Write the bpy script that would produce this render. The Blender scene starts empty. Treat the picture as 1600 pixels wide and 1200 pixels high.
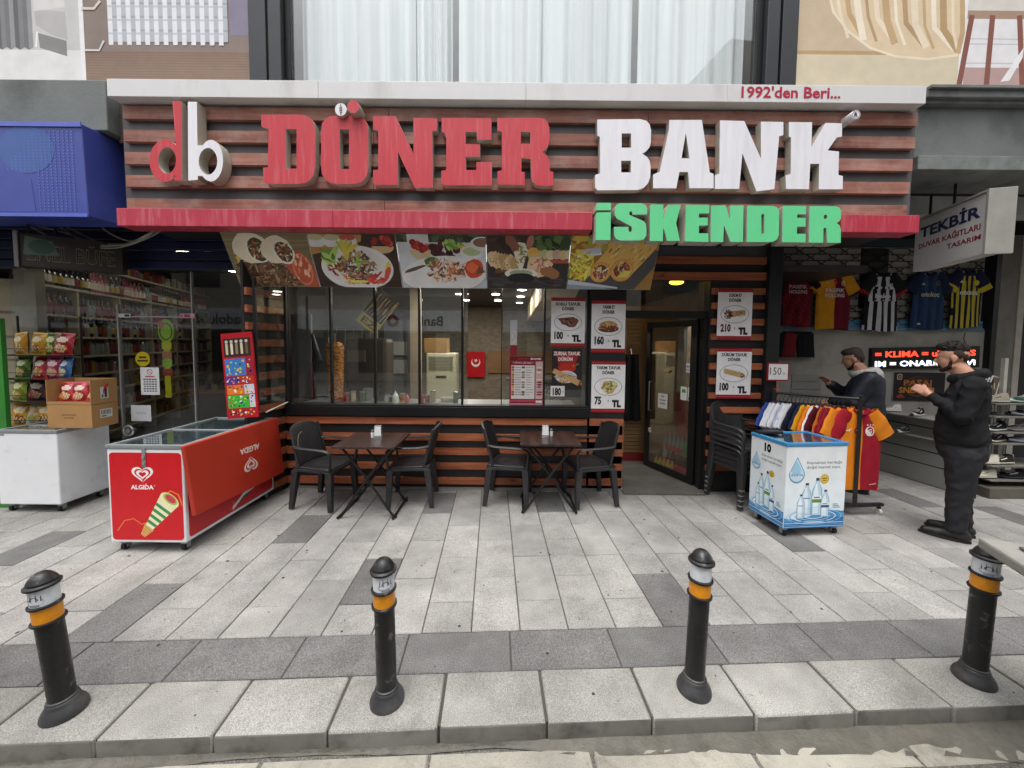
import bpy, bmesh, math, random
from mathutils import Vector, Matrix, Euler
R = math.radians
SC = bpy.context.scene
COL = SC.collection
rnd = random.Random(7)

# ------------------------------------------------------------------ camera
CH = 1.75
cam = bpy.data.cameras.new('camera')
cam.sensor_width = 36.0
cam.lens = 13.5
cam.shift_y = -31.0 / 1600.0
cam.clip_start = 0.05
cam.clip_end = 400.0
cam_ob = bpy.data.objects.new('camera', cam)
COL.objects.link(cam_ob)
CM = Matrix.Rotation(R(90 - 3.2), 3, 'X') @ Matrix.Rotation(R(0.52), 3, 'Z')
cam_ob.matrix_world = Matrix.Translation((0, 0, CH)) @ CM.to_4x4()
SC.camera = cam_ob

# ------------------------------------------------------------------ world, sun, exposure (overcast)
SUN_EL, SUN_AZ = 74, 196        # elevation; direction the light comes from, behind the camera
wd = bpy.data.worlds.new('World')
SC.world = wd
wd.use_nodes = True
nt = wd.node_tree
nt.nodes.clear()
sky = nt.nodes.new('ShaderNodeTexSky')
sky.sky_type = 'NISHITA'
sky.sun_disc = False
sky.sun_elevation = R(SUN_EL)
sky.sun_rotation = R(SUN_AZ)
sky.air_density = 1.0
sky.dust_density = 6.0
sky.ozone_density = 1.0
hs = nt.nodes.new('ShaderNodeHueSaturation')
hs.inputs['Saturation'].default_value = 0.18
bg = nt.nodes.new('ShaderNodeBackground')
bg.inputs['Strength'].default_value = 0.15
wo = nt.nodes.new('ShaderNodeOutputWorld')
nt.links.new(sky.outputs[0], hs.inputs['Color'])
nt.links.new(hs.outputs[0], bg.inputs['Color'])
nt.links.new(bg.outputs[0], wo.inputs['Surface'])
sl = bpy.data.lights.new('sun', 'SUN')
sl.energy = 0.5
sl.angle = R(40)
sl.color = (1.0, 0.975, 0.94)
sun = bpy.data.objects.new('sun', sl)
COL.objects.link(sun)
az = R(SUN_AZ)
sdir = Vector((math.sin(az) * math.cos(R(SUN_EL)), math.cos(az) * math.cos(R(SUN_EL)), math.sin(R(SUN_EL))))
sun.rotation_euler = sdir.to_track_quat('Z', 'Y').to_euler()
SC.view_settings.view_transform = 'Standard'
SC.view_settings.look = 'None'
SC.view_settings.gamma = 1.0
SC.view_settings.use_curve_mapping = False
SC.view_settings.exposure = 0.92
SC.cycles.max_bounces = 8
SC.cycles.transparent_max_bounces = 16
SC.cycles.sample_clamp_indirect = 4.0
SC.cycles.use_denoising = True

# ------------------------------------------------------------------ helpers: pixel of the survey -> point at a known depth
def ray(px, py):
    return CM @ Vector(((px - 800) / 600, -(py - 569) / 600, -1))
def at(px, py, Y):
    d = ray(px, py)
    return Vector((0, 0, CH)) + d * (Y / d.y)
def gd(px, py, z=0.0):
    d = ray(px, py)
    return Vector((0, 0, CH)) + d * ((z - CH) / d.z)

def lin(h):
    if isinstance(h, str):
        h = h.lstrip('#')
        h = [int(h[i:i + 2], 16) for i in (0, 2, 4)]
    return tuple(((c / 255) / 12.92 if c / 255 <= 0.04045 else ((c / 255 + 0.055) / 1.055) ** 2.4) for c in h)

# ------------------------------------------------------------------ materials
MATS = {}
def _nodes(name):
    m = bpy.data.materials.new(name)
    m.use_nodes = True
    n = m.node_tree
    b = n.nodes['Principled BSDF']
    return m, n, b

def pm(name, col, rough=0.6, metal=0.0, var=0.12, scale=6.0, bump=0.0, bscale=60.0, rv=0.0, spec=0.5,
       dirt=None, dscale=1.3, damt=0.5, stretch=None, objvar=0.0, dthr=(0.5, 0.72)):
    """Principled material with noise in its colour and, if asked, fine relief, stains and a shift from piece to piece."""
    if name in MATS: return MATS[name]
    m, n, b = _nodes(name)
    L = n.links
    tc = n.nodes.new('ShaderNodeTexCoord')
    mp = n.nodes.new('ShaderNodeMapping')
    if stretch: mp.inputs['Scale'].default_value = stretch
    L.new(tc.outputs['Object'], mp.inputs[0])
    oi = n.nodes.new('ShaderNodeObjectInfo')
    ad = n.nodes.new('ShaderNodeVectorMath'); ad.operation = 'MULTIPLY_ADD'
    cmb = n.nodes.new('ShaderNodeCombineXYZ')
    for i in range(3): L.new(oi.outputs['Random'], cmb.inputs[i])
    L.new(cmb.outputs[0], ad.inputs[0]); ad.inputs[1].default_value = (37, 53, 71)
    L.new(mp.outputs[0], ad.inputs[2])
    def noise(sc, det=4, src=ad):
        t = n.nodes.new('ShaderNodeTexNoise'); t.inputs['Scale'].default_value = sc; t.inputs['Detail'].default_value = det
        t.inputs['Roughness'].default_value = 0.62
        L.new(src.outputs[0], t.inputs['Vector']); return t
    c = lin(col) if isinstance(col, str) else col
    t1 = noise(scale)
    mr = n.nodes.new('ShaderNodeMapRange'); mr.inputs[1].default_value = 0.25; mr.inputs[2].default_value = 0.75
    mr.inputs[3].default_value = 1 - var; mr.inputs[4].default_value = 1 + var
    L.new(t1.outputs['Fac'], mr.inputs[0])
    val = mr.outputs[0]
    if objvar:
        mo = n.nodes.new('ShaderNodeMapRange'); mo.inputs[3].default_value = 1 - objvar; mo.inputs[4].default_value = 1 + objvar
        L.new(oi.outputs['Random'], mo.inputs[0])
        mu = n.nodes.new('ShaderNodeMath'); mu.operation = 'MULTIPLY'
        L.new(val, mu.inputs[0]); L.new(mo.outputs[0], mu.inputs[1]); val = mu.outputs[0]
    vm = n.nodes.new('ShaderNodeVectorMath'); vm.operation = 'SCALE'
    vm.inputs[0].default_value = c; L.new(val, vm.inputs['Scale'])
    out = vm.outputs[0]
    if dirt is not None:
        dc = lin(dirt) if isinstance(dirt, str) else dirt
        t2 = noise(dscale, 8)
        rp = n.nodes.new('ShaderNodeMapRange'); rp.inputs[1].default_value = dthr[0]; rp.inputs[2].default_value = dthr[1]
        rp.inputs[3].default_value = 0; rp.inputs[4].default_value = damt
        L.new(t2.outputs['Fac'], rp.inputs[0])
        mx = n.nodes.new('ShaderNodeMix'); mx.data_type = 'RGBA'
        L.new(rp.outputs[0], mx.inputs['Factor']); L.new(out, mx.inputs['A']); mx.inputs['B'].default_value = (*dc, 1)
        out = mx.outputs['Result']
    L.new(out, b.inputs['Base Color'])
    b.inputs['Metallic'].default_value = metal
    b.inputs['Specular IOR Level'].default_value = spec
    if rv:
        m2 = n.nodes.new('ShaderNodeMapRange'); m2.inputs[1].default_value = 0.3; m2.inputs[2].default_value = 0.7
        m2.inputs[3].default_value = max(0.02, rough - rv); m2.inputs[4].default_value = min(1, rough + rv)
        t3 = noise(scale * 2.3); L.new(t3.outputs['Fac'], m2.inputs[0]); L.new(m2.outputs[0], b.inputs['Roughness'])
    else:
        b.inputs['Roughness'].default_value = rough
    if bump:
        t4 = noise(bscale, 3)
        bp = n.nodes.new('ShaderNodeBump'); bp.inputs['Strength'].default_value = bump; bp.inputs['Distance'].default_value = 0.01
        L.new(t4.outputs['Fac'], bp.inputs['Height']); L.new(bp.outputs[0], b.inputs['Normal'])
    MATS[name] = m
    return m

def speckled(name, base, dark, light, rough=0.8, objvar=0.1, stain='#4a4640', samt=0.35, gs=170):
    """Granite or concrete paving: fine grains, worn patches and stains."""
    m, n, b = _nodes(name); L = n.links
    tc = n.nodes.new('ShaderNodeTexCoord'); oi = n.nodes.new('ShaderNodeObjectInfo')
    cmb = n.nodes.new('ShaderNodeCombineXYZ')
    for i in range(3): L.new(oi.outputs['Random'], cmb.inputs[i])
    ad = n.nodes.new('ShaderNodeVectorMath'); ad.operation = 'MULTIPLY_ADD'
    L.new(cmb.outputs[0], ad.inputs[0]); ad.inputs[1].default_value = (91, 47, 13); L.new(tc.outputs['Object'], ad.inputs[2])
    def noise(sc, det=3, rg=0.6):
        t = n.nodes.new('ShaderNodeTexNoise'); t.inputs['Scale'].default_value = sc; t.inputs['Detail'].default_value = det
        t.inputs['Roughness'].default_value = rg; L.new(ad.outputs[0], t.inputs['Vector']); return t.outputs['Fac']
    g = noise(gs, 2)
    cr = n.nodes.new('ShaderNodeValToRGB'); e = cr.color_ramp.elements
    e[0].position = 0.34; e[0].color = (*lin(dark), 1); e[1].position = 0.66; e[1].color = (*lin(light), 1)
    k = e.new(0.5); k.color = (*lin(base), 1)
    L.new(g, cr.inputs[0])
    mo = n.nodes.new('ShaderNodeMapRange'); mo.inputs[3].default_value = 1 - objvar; mo.inputs[4].default_value = 1 + objvar
    L.new(oi.outputs['Random'], mo.inputs[0])
    p = n.nodes.new('ShaderNodeMapRange'); p.inputs[1].default_value = 0.3; p.inputs[2].default_value = 0.7
    p.inputs[3].default_value = 0.84; p.inputs[4].default_value = 1.12; L.new(noise(5, 5), p.inputs[0])
    ge = n.nodes.new('ShaderNodeNewGeometry')      # worn and soiled areas that run across the joints
    def wn(sc, det, rg=0.65):
        t = n.nodes.new('ShaderNodeTexNoise'); t.inputs['Scale'].default_value = sc; t.inputs['Detail'].default_value = det
        t.inputs['Roughness'].default_value = rg; L.new(ge.outputs['Position'], t.inputs['Vector']); return t.outputs['Fac']
    w1 = n.nodes.new('ShaderNodeMapRange'); w1.inputs[1].default_value = 0.38; w1.inputs[2].default_value = 0.66
    w1.inputs[3].default_value = 1.14; w1.inputs[4].default_value = 0.70; L.new(wn(0.9, 7), w1.inputs[0])
    mu = n.nodes.new('ShaderNodeMath'); mu.operation = 'MULTIPLY'; L.new(mo.outputs[0], mu.inputs[0]); L.new(p.outputs[0], mu.inputs[1])
    m3 = n.nodes.new('ShaderNodeMath'); m3.operation = 'MULTIPLY'; L.new(mu.outputs[0], m3.inputs[0]); L.new(w1.outputs[0], m3.inputs[1]); mu = m3
    vm = n.nodes.new('ShaderNodeVectorMath'); vm.operation = 'SCALE'; L.new(cr.outputs[0], vm.inputs[0]); L.new(mu.outputs[0], vm.inputs['Scale'])
    st = n.nodes.new('ShaderNodeMapRange'); st.inputs[1].default_value = 0.55; st.inputs[2].default_value = 0.78
    st.inputs[4].default_value = samt; L.new(noise(3.1, 9, 0.72), st.inputs[0])
    sp = n.nodes.new('ShaderNodeMapRange'); sp.inputs[1].default_value = 0.69; sp.inputs[2].default_value = 0.73
    sp.inputs[4].default_value = 0.65; L.new(wn(21, 3, 0.55), sp.inputs[0])
    mxv = n.nodes.new('ShaderNodeMath'); mxv.operation = 'MAXIMUM'; L.new(st.outputs[0], mxv.inputs[0]); L.new(sp.outputs[0], mxv.inputs[1])
    mx = n.nodes.new('ShaderNodeMix'); mx.data_type = 'RGBA'
    L.new(mxv.outputs[0], mx.inputs['Factor']); L.new(vm.outputs[0], mx.inputs['A']); mx.inputs['B'].default_value = (*lin(stain), 1)
    L.new(mx.outputs['Result'], b.inputs['Base Color'])
    b.inputs['Roughness'].default_value = rough; b.inputs['Specular IOR Level'].default_value = 0.3
    bp = n.nodes.new('ShaderNodeBump'); bp.inputs['Strength'].default_value = 0.25; bp.inputs['Distance'].default_value = 0.004
    L.new(g, bp.inputs['Height']); L.new(bp.outputs[0], b.inputs['Normal'])
    MATS[name] = m
    return m

def wood(name, c1, c2, axis='X', rough=0.55, objvar=0.18, dirt=None, damt=0.4, gs=26, knots=True):
    m, n, b = _nodes(name); L = n.links
    tc = n.nodes.new('ShaderNodeTexCoord'); oi = n.nodes.new('ShaderNodeObjectInfo')
    cmb = n.nodes.new('ShaderNodeCombineXYZ')
    for i in range(3): L.new(oi.outputs['Random'], cmb.inputs[i])
    ad = n.nodes.new('ShaderNodeVectorMath'); ad.operation = 'MULTIPLY_ADD'
    L.new(cmb.outputs[0], ad.inputs[0]); ad.inputs[1].default_value = (31, 17, 23); L.new(tc.outputs['Object'], ad.inputs[2])
    mp = n.nodes.new('ShaderNodeMapping'); s = {'X': (0.06, 1, 1), 'Y': (1, 0.06, 1), 'Z': (1, 1, 0.06)}[axis]
    mp.inputs['Scale'].default_value = s; L.new(ad.outputs[0], mp.inputs[0])
    t = n.nodes.new('ShaderNodeTexNoise'); t.inputs['Scale'].default_value = gs; t.inputs['Detail'].default_value = 6
    t.inputs['Distortion'].default_value = 0.6; L.new(mp.outputs[0], t.inputs['Vector'])
    cr = n.nodes.new('ShaderNodeValToRGB'); e = cr.color_ramp.elements
    e[0].position = 0.3; e[0].color = (*lin(c1), 1); e[1].position = 0.7; e[1].color = (*lin(c2), 1); L.new(t.outputs['Fac'], cr.inputs[0])
    out = cr.outputs[0]
    mo = n.nodes.new('ShaderNodeMapRange'); mo.inputs[3].default_value = 1 - objvar; mo.inputs[4].default_value = 1 + objvar
    L.new(oi.outputs['Random'], mo.inputs[0])
    vm = n.nodes.new('ShaderNodeVectorMath'); vm.operation = 'SCALE'; L.new(out, vm.inputs[0]); L.new(mo.outputs[0], vm.inputs['Scale']); out = vm.outputs[0]
    if knots:
        mk = n.nodes.new('ShaderNodeMapping'); mk.inputs['Scale'].default_value = {'X': (0.35, 1, 1), 'Y': (1, .35, 1), 'Z': (1, 1, .35)}[axis]
        L.new(ad.outputs[0], mk.inputs[0])
        tk = n.nodes.new('ShaderNodeTexNoise'); tk.inputs['Scale'].default_value = 9; tk.inputs['Detail'].default_value = 2; L.new(mk.outputs[0], tk.inputs['Vector'])
        rk = n.nodes.new('ShaderNodeMapRange'); rk.inputs[1].default_value = 0.68; rk.inputs[2].default_value = 0.76; rk.inputs[4].default_value = 0.75
        L.new(tk.outputs['Fac'], rk.inputs[0])
        mx = n.nodes.new('ShaderNodeMix'); mx.data_type = 'RGBA'; L.new(rk.outputs[0], mx.inputs['Factor']); L.new(out, mx.inputs['A'])
        mx.inputs['B'].default_value = (*[v * 0.25 for v in lin(c1)], 1); out = mx.outputs['Result']
    if dirt:
        td = n.nodes.new('ShaderNodeTexNoise'); td.inputs['Scale'].default_value = 3.5; td.inputs['Detail'].default_value = 8
        td.inputs['Roughness'].default_value = 0.7; L.new(ad.outputs[0], td.inputs['Vector'])
        rd = n.nodes.new('ShaderNodeMapRange'); rd.inputs[1].default_value = 0.45; rd.inputs[2].default_value = 0.75; rd.inputs[4].default_value = damt
        L.new(td.outputs['Fac'], rd.inputs[0])
        mx2 = n.nodes.new('ShaderNodeMix'); mx2.data_type = 'RGBA'; L.new(rd.outputs[0], mx2.inputs['Factor']); L.new(out, mx2.inputs['A'])
        mx2.inputs['B'].default_value = (*lin(dirt), 1); out = mx2.outputs['Result']
    L.new(out, b.inputs['Base Color']); b.inputs['Roughness'].default_value = rough
    bp = n.nodes.new('ShaderNodeBump'); bp.inputs['Strength'].default_value = 0.15; bp.inputs['Distance'].default_value = 0.004
    L.new(t.outputs['Fac'], bp.inputs['Height']); L.new(bp.outputs[0], b.inputs['Normal'])
    MATS[name] = m
    return m

def emis(name, col, strength):
    if name in MATS: return MATS[name]
    m, n, b = _nodes(name)
    c = lin(col) if isinstance(col, str) else col
    b.inputs['Base Color'].default_value = (*c, 1)
    b.inputs['Emission Color'].default_value = (*c, 1); b.inputs['Emission Strength'].default_value = strength
    MATS[name] = m
    return m

def glass(name, tint=(0.92, 0.95, 0.94), refl=1.0, rough=0.0):
    """Window pane: lets light through with a slight tint, mirrors by the angle."""
    m = bpy.data.materials.new(name); m.use_nodes = True
    n = m.node_tree; n.nodes.clear(); L = n.links
    o = n.nodes.new('ShaderNodeOutputMaterial'); tr = n.nodes.new('ShaderNodeBsdfTransparent'); gl = n.nodes.new('ShaderNodeBsdfGlossy')
    fr = n.nodes.new('ShaderNodeFresnel'); ge = n.nodes.new('ShaderNodeNewGeometry'); mi_ = n.nodes.new('ShaderNodeMapRange')
    mi_.inputs[3].default_value = 1.5; mi_.inputs[4].default_value = 1 / 1.5; L.new(ge.outputs['Backfacing'], mi_.inputs[0]); L.new(mi_.outputs[0], fr.inputs['IOR'])   # same strength on both faces of the sheet
    mu = n.nodes.new('ShaderNodeMath'); mu.operation = 'MULTIPLY'; mu.inputs[1].default_value = refl; mu.use_clamp = True
    mx = n.nodes.new('ShaderNodeMixShader')
    tr.inputs[0].default_value = (*tint, 1); gl.inputs['Roughness'].default_value = rough; gl.inputs[0].default_value = (1, 1, 1, 1)
    L.new(fr.outputs[0], mu.inputs[0]); L.new(mu.outputs[0], mx.inputs[0]); L.new(tr.outputs[0], mx.inputs[1]); L.new(gl.outputs[0], mx.inputs[2])
    L.new(mx.outputs[0], o.inputs[0])
    MATS[name] = m
    return m

def printmat(name, rough=0.5, fade=0.06, emit=0.0, spec=0.4):
    """Printed sheet or dyed cloth: colour comes from the pieces of the print, with slight wear."""
    m, n, b = _nodes(name); L = n.links
    a = n.nodes.new('ShaderNodeAttribute'); a.attribute_name = 'Col'
    tc = n.nodes.new('ShaderNodeTexCoord')
    t = n.nodes.new('ShaderNodeTexNoise'); t.inputs['Scale'].default_value = 8; t.inputs['Detail'].default_value = 5; L.new(tc.outputs['Object'], t.inputs['Vector'])
    mr = n.nodes.new('ShaderNodeMapRange'); mr.inputs[1].default_value = .3; mr.inputs[2].default_value = .7; mr.inputs[3].default_value = 1 - fade; mr.inputs[4].default_value = 1 + fade
    L.new(t.outputs['Fac'], mr.inputs[0])
    vm = n.nodes.new('ShaderNodeVectorMath'); vm.operation = 'SCALE'; L.new(a.outputs['Color'], vm.inputs[0]); L.new(mr.outputs[0], vm.inputs['Scale'])
    L.new(vm.outputs[0], b.inputs['Base Color']); b.inputs['Roughness'].default_value = rough; b.inputs['Specular IOR Level'].default_value = spec
    if emit:
        L.new(vm.outputs[0], b.inputs['Emission Color']); b.inputs['Emission Strength'].default_value = emit
    MATS[name] = m
    return m

PRINT = printmat('print', 0.45)
PRINTM = printmat('print_matt', 0.8, spec=0.2)
PRINTG = printmat('print_gloss', 0.25)
CLOTH = printmat('dyed_cloth', 0.85, 0.1, spec=0.2)

# ------------------------------------------------------------------ objects
def thing(name, label, cat, loc=(0, 0, 0), rz=0.0, group=None):
    o = bpy.data.objects.new(name, None)
    o.empty_display_size = 0.1
    COL.objects.link(o)
    o.location = loc; o.rotation_euler = (0, 0, rz)
    tag(o, label, cat, group)
    return o

def tag(o, label=None, cat=None, group=None, kind=None):
    if label: o['label'] = label
    if cat: o['category'] = cat
    if group: o['group'] = group
    if kind: o['kind'] = kind
    return o

def world_of(o):
    m = Matrix.LocRotScale(o.location, o.rotation_euler, o.scale)
    return world_of(o.parent) @ m if o.parent else m

def kids(o):
    return [c for c in bpy.data.objects if c.parent == o]

def dup(o, loc=None, rz=None, label=None, parent=None, group=None):
    """A copy of a thing with copies of its parts and sub-parts; mesh data is shared."""
    c = o.copy(); COL.objects.link(c)
    if parent is not None: c.parent = parent
    if loc is not None: c.location = loc
    if rz is not None: c.rotation_euler = (0, 0, rz)
    if label: c['label'] = label
    if group: c['group'] = group
    for k in o.children: dup(k, parent=c)
    return c

class MB:
    def __init__(s): s.v = []; s.f = []; s.m = []; s.c = []
    def add(s, vs, fs, mi=0, col=None):
        k = len(s.v); s.v += [tuple(v) for v in vs]
        for f in fs:
            s.f.append(tuple(i + k for i in f)); s.m.append(mi); s.c.append(col)
        return s
    def box(s, a, b, mi=0, col=None):
        x0, x1 = sorted((a[0], b[0])); y0, y1 = sorted((a[1], b[1])); z0, z1 = sorted((a[2], b[2]))
        return s.add([(x0, y0, z0), (x1, y0, z0), (x1, y1, z0), (x0, y1, z0), (x0, y0, z1), (x1, y0, z1), (x1, y1, z1), (x0, y1, z1)],
              [(3, 2, 1, 0), (4, 5, 6, 7), (0, 1, 5, 4), (1, 2, 6, 5), (2, 3, 7, 6), (3, 0, 4, 7)], mi, col)
    def obox(s, c, size, rot=None, mi=0, col=None):
        hx, hy, hz = [d / 2 for d in size]
        M = rot if rot is not None else Matrix.Identity(3)
        if not isinstance(M, Matrix): M = Matrix.Rotation(rot, 3, 'Z')
        c = Vector(c)
        vs = [c + M @ Vector(q) for q in [(-hx, -hy, -hz), (hx, -hy, -hz), (hx, hy, -hz), (-hx, hy, -hz), (-hx, -hy, hz), (hx, -hy, hz), (hx, hy, hz), (-hx, hy, hz)]]
        return s.add(vs, [(3, 2, 1, 0), (4, 5, 6, 7), (0, 1, 5, 4), (1, 2, 6, 5), (2, 3, 7, 6), (3, 0, 4, 7)], mi, col)
    def hexa(s, vs, mi=0, col=None):   # eight corners, bottom ring then top ring
        return s.add(vs, [(3, 2, 1, 0), (4, 5, 6, 7), (0, 1, 5, 4), (1, 2, 6, 5), (2, 3, 7, 6), (3, 0, 4, 7)], mi, col)
    def tube(s, pts, r, n=8, mi=0, cap=True, col=None, sq=None):
        pts = [Vector(p) for p in pts]
        rs = r if isinstance(r, (list, tuple)) else [r] * len(pts)
        k = len(s.v); prev = None; N = len(pts)
        vs = []
        for i, p in enumerate(pts):
            t = (pts[min(i + 1, N - 1)] - pts[max(i - 1, 0)]).normalized()
            if prev is None:
                a = Vector((0, 0, 1)) if abs(t.z) < 0.9 else Vector((0, 1, 0))
                x = t.cross(a).normalized()
            else:
                x = (prev - t * prev.dot(t)).normalized()
            y = t.cross(x); prev = x
            for j in range(n):
                a = 2 * math.pi * (j + (0.5 if n == 4 else 0)) / n
                q = p + (x * math.cos(a) + y * math.sin(a) * (sq or 1)) * rs[i]
                vs.append(q)
        fs = []
        for i in range(N - 1):
            for j in range(n):
                fs.append((i * n + j, i * n + (j + 1) % n, (i + 1) * n + (j + 1) % n, (i + 1) * n + j))
        if cap: fs += [tuple(range(n - 1, -1, -1)), tuple((N - 1) * n + j for j in range(n))]
        return s.add(vs, fs, mi, col)
    def cyl(s, p0, p1, r0, r1=None, n=14, mi=0, col=None):
        return s.tube([p0, p1], [r0, r0 if r1 is None else r1], n, mi, True, col)
    def lathe(s, prof, c=(0, 0, 0), n=18, mi=0, col=None, cap=True):
        vs = []; fs = []
        for (r, z) in prof:
            for j in range(n):
                a = 2 * math.pi * j / n
                vs.append((c[0] + r * math.cos(a), c[1] + r * math.sin(a), c[2] + z))
        N = len(prof)
        for i in range(N - 1):
            for j in range(n):
                fs.append((i * n + j, i * n + (j + 1) % n, (i + 1) * n + (j + 1) % n, (i + 1) * n + j))
        if cap: fs += [tuple(range(n - 1, -1, -1)), tuple((N - 1) * n + j for j in range(n))]
        return s.add(vs, fs, mi, col)
    def ell(s, c, r, n=14, m=9, rot=None, mi=0, col=None):
        c = Vector(c); r = (r, r, r) if isinstance(r, (int, float)) else r
        vs = []; fs = []
        for i in range(1, m):
            th = math.pi * i / m
            for j in range(n):
                a = 2 * math.pi * j / n
                q = Vector((r[0] * math.sin(th) * math.cos(a), r[1] * math.sin(th) * math.sin(a), -r[2] * math.cos(th)))
                vs.append(c + (rot @ q if rot else q))
        lo = len(vs); q = Vector((0, 0, -r[2])); vs.append(c + (rot @ q if rot else q))
        hi = len(vs); q = Vector((0, 0, r[2])); vs.append(c + (rot @ q if rot else q))
        for i in range(m - 2):
            for j in range(n):
                fs.append((i * n + j, i * n + (j + 1) % n, (i + 1) * n + (j + 1) % n, (i + 1) * n + j))
        for j in range(n):
            fs.append((lo, (j + 1) % n, j)); fs.append((hi, (m - 2) * n + j, (m - 2) * n + (j + 1) % n))
        return s.add(vs, fs, mi, col)
    def cap(s, p0, p1, r0, r1, n=14, col=None, mi=0, flat=None):
        """Capsule that tapers from r0 to r1; flat squeezes it along one world axis: (axis, factor)."""
        p0, p1 = Vector(p0), Vector(p1); ax = (p1 - p0); ln = ax.length; ax = ax.normalized() if ln > 1e-6 else Vector((0, 0, 1))
        pts = []; rs = []
        for i in range(5):
            a = math.pi / 2 * i / 4; pts.append(p0 - ax * r0 * math.cos(a)); rs.append(max(r0 * math.sin(a), r0 * 0.05))
        for i in range(5):
            a = math.pi / 2 * i / 4; pts.append(p1 + ax * r1 * math.sin(a)); rs.append(max(r1 * math.cos(a), r1 * 0.05))
        k = len(s.v); s.tube(pts, rs, n, mi, True, col)
        if flat:
            i, fct = flat; mid = (p0 + p1) / 2
            for j in range(k, len(s.v)):
                v = list(s.v[j]); v[i] = mid[i] + (v[i] - mid[i]) * fct; s.v[j] = tuple(v)
        return s
    def grid(s, fn, nu, nv, mi=0, colfn=None, flip=False):
        k = len(s.v)
        for j in range(nv + 1):
            for i in range(nu + 1): s.v.append(tuple(fn(i / nu, j / nv)))
        for j in range(nv):
            for i in range(nu):
                a = k + j * (nu + 1) + i; q = (a, a + 1, a + nu + 2, a + nu + 1)
                s.f.append(q[::-1] if flip else q); s.m.append(mi); s.c.append(colfn((i + .5) / nu, (j + .5) / nv) if colfn else None)
        return s
    def ext(s, poly, y0, y1, mi=0, side=None):
        """Flat outline in x,z pushed along y."""
        n = len(poly)
        vs = [(x, y0, z) for x, z in poly] + [(x, y1, z) for x, z in poly]
        s.add(vs, [tuple(range(n)), tuple(range(2 * n - 1, n - 1, -1))], mi)
        s.add(vs, [(i, i + n, (i + 1) % n + n, (i + 1) % n) for i in range(n)], mi if side is None else side)
        return s
    def build(s, name, mats, parent=None, smooth=None, bevel=0, local=False, loc=None, solid=0, sub=0, seg=2):
        me = bpy.data.meshes.new(name)
        vs = s.v
        o = bpy.data.objects.new(name, me)
        if parent is not None: o.parent = parent
        if loc is not None: o.location = loc
        if not local:
            W = world_of(o).inverted(); vs = [W @ Vector(v) for v in vs]
        me.from_pydata([tuple(v) for v in vs], [], s.f)
        for m in (mats if isinstance(mats, (list, tuple)) else [mats]): me.materials.append(m)
        me.polygons.foreach_set('material_index', s.m)
        if any(c is not None for c in s.c):
            a = me.color_attributes.new('Col', 'FLOAT_COLOR', 'CORNER')
            data = []
            for p, c in zip(me.polygons, s.c):
                data += [*(c or (1, 1, 1)), 1.0] * p.loop_total
            a.data.foreach_set('color', data)
        me.update()
        if smooth is not None:
            me.polygons.foreach_set('use_smooth', [True] * len(me.polygons))
            me.set_sharp_from_angle(angle=R(smooth))
        COL.objects.link(o)
        if solid:
            md = o.modifiers.new('solid', 'SOLIDIFY'); md.thickness = solid; md.offset = 0
        if bevel:
            md = o.modifiers.new('bevel', 'BEVEL'); md.width = bevel; md.segments = seg; md.limit_method = 'ANGLE'; md.angle_limit = R(40)
        if sub:
            md = o.modifiers.new('sub', 'SUBSURF'); md.levels = sub; md.render_levels = sub
        return o

# ------------------------------------------------------------------ lettering
_TC = {}
def text_geo(body, bold=0.0, res=2):
    key = (body, bold, res)
    if key in _TC: return _TC[key]
    cu = bpy.data.curves.new('t', 'FONT'); cu.body = body; cu.size = 1; cu.offset = bold; cu.fill_mode = 'FRONT'; cu.resolution_u = res
    ob = bpy.data.objects.new('t', cu)
    me = ob.to_mesh()
    vs = [(v.co.x, v.co.y) for v in me.vertices]; fs = [tuple(p.vertices) for p in me.polygons]
    up = [p.normal.z >= 0 for p in me.polygons]
    fs = [f if u else f[::-1] for f, u in zip(fs, up)]
    ob.to_mesh_clear(); bpy.data.objects.remove(ob); bpy.data.curves.remove(cu)
    x0 = min((v[0] for v in vs), default=0); x1 = max((v[0] for v in vs), default=1)
    y0 = min((v[1] for v in vs), default=0); y1 = max((v[1] for v in vs), default=1)
    _TC[key] = (vs, fs, x0, x1, y0, y1)
    return _TC[key]

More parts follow.
